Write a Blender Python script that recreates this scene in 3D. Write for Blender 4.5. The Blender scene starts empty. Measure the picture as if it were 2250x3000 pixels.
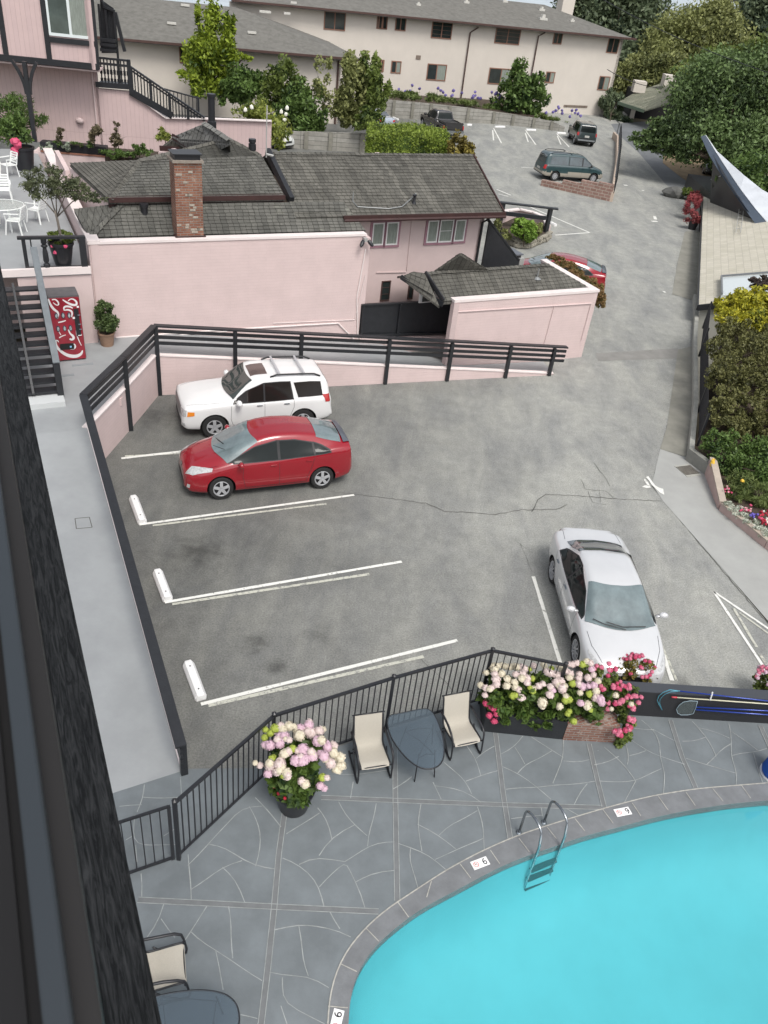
import bpy, bmesh, math, random
import numpy as np
from mathutils import Vector, Matrix
from mathutils.geometry import tessellate_polygon
from mathutils.bvhtree import BVHTree
random.seed(7); np.random.seed(7)
rad = math.radians
scene = bpy.context.scene
C = scene.collection
# ---------------------------------------------------------------- camera (a guest leaning over a balcony rail, 12 m up)
FOC = 2333.0; NAD = (710.0, 4830.0); CAMH = 12.0
_d = Vector((NAD[0]-1125, NAD[1]-1500, FOC)).normalized(); _up = -_d
_f = Vector((0, 0, 1)) - _up*_up.z; _f.normalize(); _x = _f.cross(_up)
R = Matrix((_x, _f, _up))                       # camera (x right, y down, z forward) -> world
cam_d = bpy.data.cameras.new('camera'); cam = bpy.data.objects.new('camera', cam_d); C.objects.link(cam)
M4 = Matrix.Identity(4)
for r_ in range(3):
    M4[r_][0] = R[r_][0]; M4[r_][1] = -R[r_][1]; M4[r_][2] = -R[r_][2]
M4[2][3] = CAMH
cam.matrix_world = M4
cam_d.sensor_fit = 'VERTICAL'; cam_d.sensor_height = 36; cam_d.sensor_width = 27
cam_d.lens = FOC/3000*36; cam_d.clip_start = 0.05; cam_d.clip_end = 20000
cam_d.dof.use_dof = True; cam_d.dof.focus_distance = 18; cam_d.dof.aperture_fstop = 18
scene.camera = cam
# ---------------------------------------------------------------- light: overcast coastal morning
SUN_EL, SUN_AZ = rad(58), rad(150)
w = bpy.data.worlds.new('World'); scene.world = w; w.use_nodes = True
nt = w.node_tree; nt.nodes.clear()
sky = nt.nodes.new('ShaderNodeTexSky'); sky.sky_type = 'NISHITA'; sky.sun_disc = False
sky.sun_elevation = SUN_EL; sky.sun_rotation = SUN_AZ; sky.dust_density = 4; sky.air_density = 1.0; sky.ozone_density = 1
hs = nt.nodes.new('ShaderNodeHueSaturation'); hs.inputs['Saturation'].default_value = 0.30
bg = nt.nodes.new('ShaderNodeBackground'); bg.inputs[1].default_value = 0.135
ow = nt.nodes.new('ShaderNodeOutputWorld')
nt.links.new(sky.outputs[0], hs.inputs['Color']); nt.links.new(hs.outputs[0], bg.inputs[0]); nt.links.new(bg.outputs[0], ow.inputs[0])
sl = bpy.data.lights.new('sun', 'SUN'); sl.energy = 1.35; sl.angle = rad(22); sl.color = (1.0, 0.96, 0.9)
so = bpy.data.objects.new('sun', sl); C.objects.link(so)
sd = Vector((math.sin(SUN_AZ)*math.cos(SUN_EL), math.cos(SUN_AZ)*math.cos(SUN_EL), math.sin(SUN_EL)))
so.rotation_euler = (-sd).to_track_quat('-Z', 'Y').to_euler(); so.location = (0, 0, 40)
scene.view_settings.view_transform = 'Standard'; scene.view_settings.look = 'None'
scene.view_settings.exposure = 0.45; scene.view_settings.gamma = 1
# ---------------------------------------------------------------- surveying helpers: a sight line from the balcony to a known level, distance or wall
S = 2250/1659.0
def ray(x, y):
    return R @ Vector((x*S-1125, y*S-1500, FOC))
def W(x, y, z=0.0):
    r = ray(x, y); t = (z-CAMH)/r.z
    return Vector((r.x*t, r.y*t, z))
def WY(x, y, Y):
    r = ray(x, y); t = Y/r.y
    return Vector((r.x*t, Y, CAMH+r.z*t))
def ZA(p, x, y):                                # height at which sight line passes above plan point p
    r = ray(x, y); t = (r.x*p[0]+r.y*p[1])/(r.x**2+r.y**2)
    return CAMH+r.z*t
def WP(x, y, p, n):                             # sight line meets vertical plane through p with plan normal n
    r = ray(x, y); t = (p[0]*n[0]+p[1]*n[1])/(r.x*n[0]+r.y*n[1])
    return Vector((r.x*t, r.y*t, CAMH+r.z*t))
def cr(x0, y0, w):                              # survey sheet coordinates
    k = w/1659.0
    return lambda u, v: ((x0+k*u)/S, (y0+k*v)/S)
AX = Vector((0.876, 0.483, 0)).normalized(); UX = Vector((-0.483, 0.876, 0)).normalized(); ZX = Vector((0, 0, 1))
CAMP = Vector((0, 0, CAMH))
# ---------------------------------------------------------------- materials
MATS = {}
def mat(name, col, rough=0.6, metal=0.0, var=0.0, vscale=3.0, bump=0.0, bscale=20.0, col2=None, coat=0.0, alpha=1.0, spec=0.5, detail=6.0, stretch=None, uv=False):
    if name in MATS: return MATS[name]
    m = bpy.data.materials.new(name); m.use_nodes = True; n = m.node_tree.nodes; l = m.node_tree.links
    b = n['Principled BSDF']; b.inputs['Base Color'].default_value = (*col, 1); b.inputs['Roughness'].default_value = rough
    b.inputs['Metallic'].default_value = metal; b.inputs['Specular IOR Level'].default_value = spec
    if coat: b.inputs['Coat Weight'].default_value = coat; b.inputs['Coat Roughness'].default_value = 0.04
    if alpha < 1: b.inputs['Alpha'].default_value = alpha
    if var or bump:
        tc = n.new('ShaderNodeTexCoord'); src = tc.outputs['UV' if uv else 'Object']
        if stretch:
            mp = n.new('ShaderNodeMapping'); mp.inputs['Scale'].default_value = stretch; l.new(src, mp.inputs[0]); src = mp.outputs[0]
    if var:
        t = n.new('ShaderNodeTexNoise'); t.inputs['Scale'].default_value = vscale; t.inputs['Detail'].default_value = detail; t.inputs['Roughness'].default_value = 0.65
        l.new(src, t.inputs['Vector'])
        cr_ = n.new('ShaderNodeValToRGB'); c2 = col2 or tuple(c*(1-var) for c in col)
        cr_.color_ramp.elements[0].position = 0.35; cr_.color_ramp.elements[1].position = 0.65
        cr_.color_ramp.elements[0].color = (*c2, 1); cr_.color_ramp.elements[1].color = (*col, 1)
        l.new(t.outputs['Fac'], cr_.inputs[0]); l.new(cr_.outputs[0], b.inputs['Base Color'])
    if bump:
        t = n.new('ShaderNodeTexNoise'); t.inputs['Scale'].default_value = bscale; t.inputs['Detail'].default_value = 5
        l.new(src, t.inputs['Vector']); bp = n.new('ShaderNodeBump'); bp.inputs['Strength'].default_value = bump; bp.inputs['Distance'].default_value = 0.02
        l.new(t.outputs['Fac'], bp.inputs['Height']); l.new(bp.outputs[0], b.inputs['Normal'])
    MATS[name] = m; return m
def leafmat(name, c1, c2, c3=None, rough=0.55, big=0.6):
    if name in MATS: return MATS[name]
    m = bpy.data.materials.new(name); m.use_nodes = True; n = m.node_tree.nodes; l = m.node_tree.links
    b = n['Principled BSDF']; b.inputs['Roughness'].default_value = rough; b.inputs['Specular IOR Level'].default_value = 0.35
    g = n.new('ShaderNodeNewGeometry'); r = n.new('ShaderNodeValToRGB')
    tc = n.new('ShaderNodeTexCoord'); t = n.new('ShaderNodeTexNoise'); t.inputs['Scale'].default_value = big; t.inputs['Detail'].default_value = 3
    l.new(tc.outputs['Object'], t.inputs['Vector'])
    mx = n.new('ShaderNodeMath'); mx.operation = 'MULTIPLY_ADD'; mx.inputs[1].default_value = 0.5
    m2 = n.new('ShaderNodeMath'); m2.operation = 'MULTIPLY_ADD'; m2.inputs[1].default_value = 1.6; m2.inputs[2].default_value = -0.55
    l.new(t.outputs['Fac'], m2.inputs[0]); l.new(g.outputs['Random Per Island'], mx.inputs[0]); l.new(m2.outputs[0], mx.inputs[2])
    r.color_ramp.elements[0].color = (*c1, 1); r.color_ramp.elements[1].color = (*c2, 1); r.color_ramp.elements[0].position = 0.15
    if c3: e = r.color_ramp.elements.new(0.92); e.color = (*c3, 1); r.color_ramp.elements[1].position = 0.6
    l.new(mx.outputs[0], r.inputs[0]); l.new(r.outputs[0], b.inputs['Base Color'])
    tr = n.new('ShaderNodeBsdfTranslucent'); l.new(r.outputs[0], tr.inputs[0]); ms = n.new('ShaderNodeMixShader'); ms.inputs[0].default_value = 0.22
    l.new(b.outputs[0], ms.inputs[1]); l.new(tr.outputs[0], ms.inputs[2]); l.new(ms.outputs[0], n['Material Output'].inputs[0])
    MATS[name] = m; return m
def brickmat(name, c1, c2, mortar, bw, bh, msize=0.012, rough=0.85, bump=0.6, offset=0.5, var=0.25, squash=1.0, extra=None):
    if name in MATS: return MATS[name]
    m = bpy.data.materials.new(name); m.use_nodes = True; n = m.node_tree.nodes; l = m.node_tree.links
    b = n['Principled BSDF']; b.inputs['Roughness'].default_value = rough; b.inputs['Specular IOR Level'].default_value = 0.25
    tc = n.new('ShaderNodeTexCoord'); br = n.new('ShaderNodeTexBrick')
    nz = n.new('ShaderNodeTexNoise'); nz.inputs['Scale'].default_value = 3.0; nz.inputs['Detail'].default_value = 4
    vm = n.new('ShaderNodeVectorMath'); vm.operation = 'MULTIPLY_ADD'; vm.inputs[1].default_value = (0.03, 0.03, 0)
    l.new(tc.outputs['UV'], nz.inputs['Vector']); l.new(nz.outputs['Color'], vm.inputs[0]); l.new(tc.outputs['UV'], vm.inputs[2])
    l.new(vm.outputs[0], br.inputs['Vector'])
    br.inputs['Scale'].default_value = 1; br.inputs['Brick Width'].default_value = bw; br.inputs['Row Height'].default_value = bh
    br.inputs['Mortar Size'].default_value = msize; br.inputs['Mortar Smooth'].default_value = 0.2; br.offset = offset
    br.inputs['Color1'].default_value = (*c1, 1); br.inputs['Color2'].default_value = (*c2, 1); br.inputs['Mortar'].default_value = (*mortar, 1)
    n2 = n.new('ShaderNodeTexNoise'); n2.inputs['Scale'].default_value = 1.3; n2.inputs['Detail'].default_value = 8; n2.inputs['Roughness'].default_value = 0.7
    l.new(tc.outputs['UV'], n2.inputs['Vector'])
    mr = n.new('ShaderNodeMapRange'); mr.inputs['From Min'].default_value = 0.3; mr.inputs['From Max'].default_value = 0.7
    mr.inputs['To Min'].default_value = 1-var; mr.inputs['To Max'].default_value = 1+var*0.6
    l.new(n2.outputs['Fac'], mr.inputs['Value'])
    mu = n.new('ShaderNodeVectorMath'); mu.operation = 'MULTIPLY'; l.new(br.outputs['Color'], mu.inputs[0])
    cb = n.new('ShaderNodeCombineXYZ')
    for i in range(3): l.new(mr.outputs[0], cb.inputs[i])
    l.new(cb.outputs[0], mu.inputs[1]); last = mu.outputs[0]
    if extra:                                   # (colour, scale, threshold): lichen, soot or bare patches
        ec, es, et = extra
        n3 = n.new('ShaderNodeTexNoise'); n3.inputs['Scale'].default_value = es; n3.inputs['Detail'].default_value = 6; n3.inputs['Roughness'].default_value = 0.7
        l.new(tc.outputs['UV'], n3.inputs['Vector']); r3 = n.new('ShaderNodeMapRange'); r3.inputs['From Min'].default_value = et; r3.inputs['From Max'].default_value = et+0.12; r3.inputs['To Max'].default_value = 0.75
        l.new(n3.outputs['Fac'], r3.inputs['Value']); mi = n.new('ShaderNodeMix'); mi.data_type = 'RGBA'
        l.new(r3.outputs[0], mi.inputs['Factor']); l.new(last, mi.inputs[6]); mi.inputs[7].default_value = (*ec, 1); last = mi.outputs[2]
    l.new(last, b.inputs['Base Color'])
    bp = n.new('ShaderNodeBump'); bp.inputs['Strength'].default_value = bump; bp.inputs['Distance'].default_value = 0.02; bp.invert = True
    l.new(br.outputs['Fac'], bp.inputs['Height'])
    b2 = n.new('ShaderNodeBump'); b2.inputs['Strength'].default_value = 0.35; b2.inputs['Distance'].default_value = 0.02
    n4 = n.new('ShaderNodeTexNoise'); n4.inputs['Scale'].default_value = 30; l.new(tc.outputs['UV'], n4.inputs['Vector'])
    l.new(n4.outputs['Fac'], b2.inputs['Height']); l.new(bp.outputs[0], b2.inputs['Normal']); l.new(b2.outputs[0], b.inputs['Normal'])
    MATS[name] = m; return m
# ---------------------------------------------------------------- mesh building
def V3(p): return Vector(p)
class MB:
    def __init__(s): s.v = []; s.f = []; s.m = []; s.big = []
    def add(s, vs, fs, mi=0):
        o = len(s.v); s.v += [tuple(p) for p in vs]; s.f += [tuple(i+o for i in f) for f in fs]; s.m += [mi]*len(fs); return s
    def quad(s, a, b, c, d, mi=0): return s.add([a, b, c, d], [(0, 1, 2, 3)], mi)
    def poly(s, pts, mi=0):                     # planar polygon, may be concave
        pts = [V3(p) for p in pts]; t = tessellate_polygon([pts]); nrm = Vector((0, 0, 0))
        for i, p in enumerate(pts): nrm += p.cross(pts[(i+1) % len(pts)])
        fs = []
        for a, b, c in t:
            k = (pts[b]-pts[a]).cross(pts[c]-pts[a])
            fs.append((a, b, c) if k.dot(nrm) > 0 else (a, c, b))
        return s.add(pts, fs, mi)
    def obox(s, o, ax, ay, az, mi=0):           # box: corner o and three edge vectors
        o, ax, ay, az = V3(o), V3(ax), V3(ay), V3(az)
        if ax.cross(ay).dot(az) < 0: ax, ay = ay, ax
        vs = [o, o+ax, o+ax+ay, o+ay, o+az, o+ax+az, o+ax+ay+az, o+ay+az]
        return s.add(vs, [(0, 3, 2, 1), (4, 5, 6, 7), (0, 1, 5, 4), (1, 2, 6, 5), (2, 3, 7, 6), (3, 0, 4, 7)], mi)
    def box(s, c, sz, mi=0, ax=Vector((1, 0, 0)), ay=Vector((0, 1, 0)), az=Vector((0, 0, 1)), bev=0.0):
        c = V3(c); ax, ay, az = V3(ax)*sz[0], V3(ay)*sz[1], V3(az)*sz[2]
        return s.obox(c-ax/2-ay/2-az/2, ax, ay, az, mi)
    def beam(s, p, q, wd, h, mi=0, up=ZX):      # rectangular bar from p to q; top of the bar centred on the line
        p, q = V3(p), V3(q); d = (q-p); L = d.length; d.normalize(); sd_ = d.cross(V3(up))
        if sd_.length < 1e-4: sd_ = Vector((1, 0, 0))
        sd_.normalize(); u = sd_.cross(d).normalized()
        return s.obox(p-sd_*wd/2-u*h/2, d*L, sd_*wd, u*h, mi)
    def ngon(s, pts, mi=0): return s.add(pts, [tuple(range(len(pts)))], mi)
    def prism(s, pts, z0, z1, mi=0, mtop=None):
        n = len(pts); a = sum(pts[i][0]*pts[(i+1) % n][1]-pts[(i+1) % n][0]*pts[i][1] for i in range(n))
        if a < 0: pts = pts[::-1]
        s.poly([(p[0], p[1], z1) for p in pts], mi if mtop is None else mtop)
        s.poly([(p[0], p[1], z0) for p in pts[::-1]], mi)
        for i in range(n):
            p, q = pts[i], pts[(i+1) % n]
            s.quad((p[0], p[1], z0), (q[0], q[1], z0), (q[0], q[1], z1), (p[0], p[1], z1), mi)
        return s
    def slab(s, pts, th, mi=0, mside=None):     # sloping slab: top polygon pushed down by th
        pts = [V3(p) for p in pts]; nrm = Vector((0, 0, 0))
        for i, p in enumerate(pts): nrm += p.cross(pts[(i+1) % len(pts)])
        if nrm.z < 0: pts = pts[::-1]
        s.poly(pts, mi); lo = [p-Vector((0, 0, th)) for p in pts]; s.poly(lo[::-1], mi if mside is None else mside)
        for i in range(len(pts)):
            j = (i+1) % len(pts); s.quad(lo[i], lo[j], pts[j], pts[i], mi if mside is None else mside)
        return s
    def tube(s, pts, r, mi=0, n=8, r2=None, cap=True):
        pts = [V3(p) for p in pts]; N = len(pts); vs = []; pu = None
        for i, p in enumerate(pts):
            d = (pts[min(i+1, N-1)]-pts[max(i-1, 0)]).normalized()
            if pu is None: pu = d.orthogonal().normalized()
            pu = (pu-d*pu.dot(d)).normalized(); b = d.cross(pu)
            if isinstance(r, (list, tuple)): rr = r[i]
            else: rr = r if r2 is None else r+(r2-r)*i/(N-1)
            for k in range(n):
                a = 2*math.pi*k/n; vs.append(p+(pu*math.cos(a)+b*math.sin(a))*rr)
        fs = [(i*n+k, i*n+(k+1) % n, (i+1)*n+(k+1) % n, (i+1)*n+k) for i in range(N-1) for k in range(n)]
        if cap: fs += [tuple(range(n-1, -1, -1)), tuple((N-1)*n+k for k in range(n))]
        return s.add(vs, fs, mi)
    def lathe(s, c, prof, mi=0, n=20, axis=ZX, ref=None):  # prof: (radius, height) list
        c = V3(c); axis = V3(axis).normalized(); a = (V3(ref) if ref else axis.orthogonal()).normalized(); b = axis.cross(a); vs = []
        for r_, h in prof:
            for k in range(n):
                t = 2*math.pi*k/n; vs.append(c+axis*h+(a*math.cos(t)+b*math.sin(t))*r_)
        fs = [(i*n+k, i*n+(k+1) % n, (i+1)*n+(k+1) % n, (i+1)*n+k) for i in range(len(prof)-1) for k in range(n)]
        fs += [tuple(range(n-1, -1, -1)), tuple((len(prof)-1)*n+k for k in range(n))]
        return s.add(vs, fs, mi)
    def grid(s, P, mi=0, flip=False):           # P[i][j] points
        a = len(P); b = len(P[0]); vs = [p for row in P for p in row]
        fs = [(i*b+j, (i+1)*b+j, (i+1)*b+j+1, i*b+j+1) for i in range(a-1) for j in range(b-1)]
        if flip: fs = [f[::-1] for f in fs]
        return s.add(vs, fs, mi)
    def ribbon(s, pts, wd, mi=0, up=ZX, taper=False):
        pts = [V3(p) for p in pts]; N = len(pts); L = []; Rr = []
        for i, p in enumerate(pts):
            d = (pts[min(i+1, N-1)]-pts[max(i-1, 0)]).normalized(); sd_ = d.cross(V3(up)).normalized()
            ww = wd[i] if isinstance(wd, (list, tuple)) else wd
            L.append(p-sd_*ww/2); Rr.append(p+sd_*ww/2)
        for i in range(N-1): s.quad(Rr[i], Rr[i+1], L[i+1], L[i], mi)
        return s
    def blob(s, c, r, mi=0, sub=2, jit=0.12, rng=random):
        bm = bmesh.new(); bmesh.ops.create_icosphere(bm, subdivisions=sub, radius=1)
        rx, ry, rz = r if isinstance(r, (tuple, list)) else (r, r, r); c = V3(c)
        vs = [Vector((v.co.x*rx, v.co.y*ry, v.co.z*rz))*(1+rng.uniform(-jit, jit))+c for v in bm.verts]
        fs = [tuple(v.index for v in f.verts) for f in bm.faces]; bm.free()
        return s.add(vs, fs, mi)
    def build(s, name, mats, parent=None, smooth=False, uv=False, local=False, bevel=0.0, label=None, kind=None, cat=None, group=None, recalc=False):
        me = bpy.data.meshes.new(name); off = Vector((0, 0, 0))
        if parent is not None and not local:
            q = parent
            while q is not None: off += q.location; q = q.parent
        nv = len(s.v); vs = np.array(s.v, dtype=np.float64).reshape(-1, 3)-np.array(off)
        me.from_pydata([tuple(p) for p in vs] if nv < 1 else vs.tolist(), [], s.f)
        if not isinstance(mats, (list, tuple)): mats = [mats]
        for m in mats: me.materials.append(m)
        if any(s.m): me.polygons.foreach_set('material_index', s.m)
        if recalc or bevel:
            bm = bmesh.new(); bm.from_mesh(me)
            if recalc: bmesh.ops.remove_doubles(bm, verts=bm.verts, dist=1e-5); bmesh.ops.recalc_face_normals(bm, faces=bm.faces)
            if bevel:
                bmesh.ops.remove_doubles(bm, verts=bm.verts, dist=1e-5)
                ed = [e for e in bm.edges if len(e.link_faces) == 2 and e.calc_face_angle(0) > 0.6]
                bmesh.ops.bevel(bm, geom=ed, offset=bevel, segments=2, affect='EDGES', clamp_overlap=True)
            bm.to_mesh(me); bm.free()
        if uv: set_uv(me)
        if smooth:
            me.polygons.foreach_set('use_smooth', [True]*len(me.polygons))
            if smooth != 'all': me.set_sharp_from_angle(angle=rad(40))
        me.update()
        o = bpy.data.objects.new(name, me); C.objects.link(o)
        if parent is not None: o.parent = parent
        tagit(o, label, cat, group, kind)
        return o
def set_uv(me):
    uvl = me.uv_layers.new(name='UVMap'); co = [v.co for v in me.vertices]
    for p in me.polygons:
        nrm = p.normal
        t = ZX.cross(nrm)
        if t.length < 0.05: t = AX.copy()
        t.normalize(); b = nrm.cross(t)
        for li, vi in zip(p.loop_indices, p.vertices):
            c = co[vi]; uvl.data[li].uv = (c.dot(t), c.dot(b))
def tagit(o, label=None, cat=None, group=None, kind=None):
    if label: o['label'] = label
    if cat: o['category'] = cat
    if group: o['group'] = group
    if kind: o['kind'] = kind
def thing(name, label, cat, loc=(0, 0, 0), group=None, rz=0.0):
    o = bpy.data.objects.new(name, None); C.objects.link(o); o.location = loc; o.rotation_euler = (0, 0, rz); o.empty_display_size = 0.2
    tagit(o, label, cat, group); return o
def copy_tree(o, parent=None):
    c = o.copy(); C.objects.link(c)
    if parent is not None: c.parent = parent
    for ch in list(o.children): copy_tree(ch, c)
    return c
def struct(name, mb, m, **k): return mb.build(name, m, kind='structure', **k)
# leaves: one object of many small leaf faces spread through ellipsoids, gathered in clumps
def leaf_arrays(blobs, n, size, clump=0.34, shell=0.55, asp=0.5, droop=0.0, rng=np.random):
    vol = np.array([b[1][0]*b[1][1]*b[1][2] for b in blobs])**(2/3.0); vol /= vol.sum(); out = []
    for (c, r), k in zip(blobs, vol):
        m = max(4, int(n*k)); r = np.array(r); c = np.array(c); nc = max(5, int(m/70))
        d = rng.normal(size=(nc, 3)); d /= np.linalg.norm(d, axis=1)[:, None]; rr = (shell+(1-shell)*rng.rand(nc, 1))
        cc = d*rr*0.92; cr2 = clump*(0.6+0.8*rng.rand(nc, 1))
        idx = rng.randint(0, nc, m); e = rng.normal(size=(m, 3)); e /= np.linalg.norm(e, axis=1)[:, None]
        p = cc[idx]+e*cr2[idx]*rng.rand(m, 1)**0.4
        out.append(c+p*r)
    P = np.concatenate(out); m = len(P)
    a = rng.normal(size=(m, 3)); a[:, 2] -= droop; a /= np.linalg.norm(a, axis=1)[:, None]
    b = rng.normal(size=(m, 3)); b = np.cross(a, b); b /= np.linalg.norm(b, axis=1)[:, None]
    s = size*(0.6+0.8*rng.rand(m, 1))
    q = np.stack([P-a*s, P-b*s*asp, P+a*s, P+b*s*asp], axis=1)
    return q.reshape(-1, 3)
def leaf_obj(name, verts, m, parent=None, kind=None, label=None, cat=None, group=None, local=False, mi=None, mats=None):
    off = np.zeros(3)
    if parent is not None and not local:
        q = parent
        while q is not None: off = off+np.array(q.location); q = q.parent
    verts = verts-off; nv = len(verts); nf = nv//4
    me = bpy.data.meshes.new(name); me.vertices.add(nv); me.vertices.foreach_set('co', verts.astype(np.float32).ravel())
    me.loops.add(nv); me.loops.foreach_set('vertex_index', np.arange(nv, dtype=np.int32)); me.polygons.add(nf)
    me.polygons.foreach_set('loop_start', np.arange(0, nv, 4, dtype=np.int32)); me.polygons.foreach_set('loop_total', np.full(nf, 4, dtype=np.int32))
    for mm in (mats or [m]): me.materials.append(mm)
    if mi is not None: me.polygons.foreach_set('material_index', mi)
    me.update(calc_edges=True); me.validate()
    o = bpy.data.objects.new(name, me); C.objects.link(o)
    if parent is not None: o.parent = parent
    tagit(o, label, cat, group, kind); return o
def eb(x, y, rx, ry, Y, dz=None):               # crown lobe: centre on a sight line at depth Y, radii as they look
    c = WY(x, y, Y); k = (c-CAMP).length/(FOC/S)
    return (tuple(c), (rx*k, (dz if dz else (rx+ry)/2)*k, ry*k*1.08))
def ez(x, y, z, rx, ry, dz=None):               # same with a known height
    c = W(x, y, z); k = (c-CAMP).length/(FOC/S)
    return (tuple(c), (rx*k, (dz if dz else (rx+ry)/2)*k, ry*k))
def tree(name, label, cat, base, blobs, n, size, lm, bark, tr=0.18, group=None, asp=0.5, droop=0.0, limbs=True, crown='crown', shell=0.55, clump=0.34):
    t = thing(name, label, cat, base, group); mb = MB(); base = V3(base); rng = random.Random(int(abs(base.x*100)+abs(base.y*31)))
    top = V3(blobs[0][0]); mid = base.lerp(top, 0.45)+Vector((rng.uniform(-.2, .2), rng.uniform(-.2, .2), 0))*tr*4
    mb.tube([base-Vector((0, 0, .1)), base.lerp(mid, .5), mid, mid.lerp(top, .6), top], [tr, tr*.85, tr*.7, tr*.5, tr*.2], n=9)
    if limbs:
        for (c, r) in blobs:
            c = V3(c)
            for k in range(3):
                e = c+Vector((rng.uniform(-.6, .6)*r[0], rng.uniform(-.6, .6)*r[1], rng.uniform(-.2, .6)*r[2])); s0 = base.lerp(mid, rng.uniform(.7, 1))
                m_ = s0.lerp(e, .5)+Vector((0, 0, rng.uniform(0, .15)*r[2])); mb.tube([s0, m_, e], [tr*.45, tr*.3, tr*.08], n=6)
    mb.build('trunk', bark, t, smooth='all')
    leaf_obj(crown, leaf_arrays(blobs, n, size, asp=asp, droop=droop, shell=shell, clump=clump), lm, t)
    return t
# ---------------------------------------------------------------- palette
PINK = brickmat('pink_painted_block', (.63, .505, .49), (.64, .515, .50), (.58, .46, .445), 1.2, .10, .005, bump=.25, var=.07)
PINKS = mat('pink_stucco', (.63, .505, .49), .85, var=.08, vscale=1.2, bump=.15, bscale=40)
PINKV = brickmat('pink_board_siding', (.59, .455, .445), (.61, .47, .455), (.47, .35, .34), .20, 8.0, .006, bump=.5, var=.06, offset=0)
WCAP = mat('white_painted_cap', (.78, .70, .68), .6, var=.08, vscale=2, bump=.1)
BLACK = mat('black_painted_timber', (.022, .024, .028), .42, var=.25, vscale=6, bump=.25, bscale=30)
BLACKM = mat('black_metal', (.02, .021, .025), .38, var=.2, vscale=20)
CREAM = mat('cream_stucco', (.64, .59, .53), .9, var=.07, vscale=.5, bump=.2, bscale=25, detail=8)
BARK = mat('bark', (.10, .075, .055), .9, var=.4, vscale=6, bump=.8, bscale=14, stretch=(1, 1, .25))
BARKG = mat('grey_bark', (.20, .175, .15), .9, var=.4, vscale=6, bump=.8, bscale=12, stretch=(1, 1, .25))
WHITE = mat('white_paint', (.80, .80, .80), .5, var=.05, vscale=3)
WPLA = mat('white_plastic', (.80, .82, .80), .35)
GLASSD = mat('window_glass', (.035, .045, .045), .06, spec=.8, var=.4, vscale=1.2)
BROWN = mat('brown_trim', (.085, .045, .038), .6, var=.2, vscale=4)
MAROON = mat('dark_red_fascia', (.05, .02, .018), .6, var=.3, vscale=3)
CHROME = mat('chrome', (.36, .39, .41), .18, metal=1.0)
SOIL = mat('soil', (.07, .05, .035), .95, var=.4, vscale=10, bump=.6)
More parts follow.
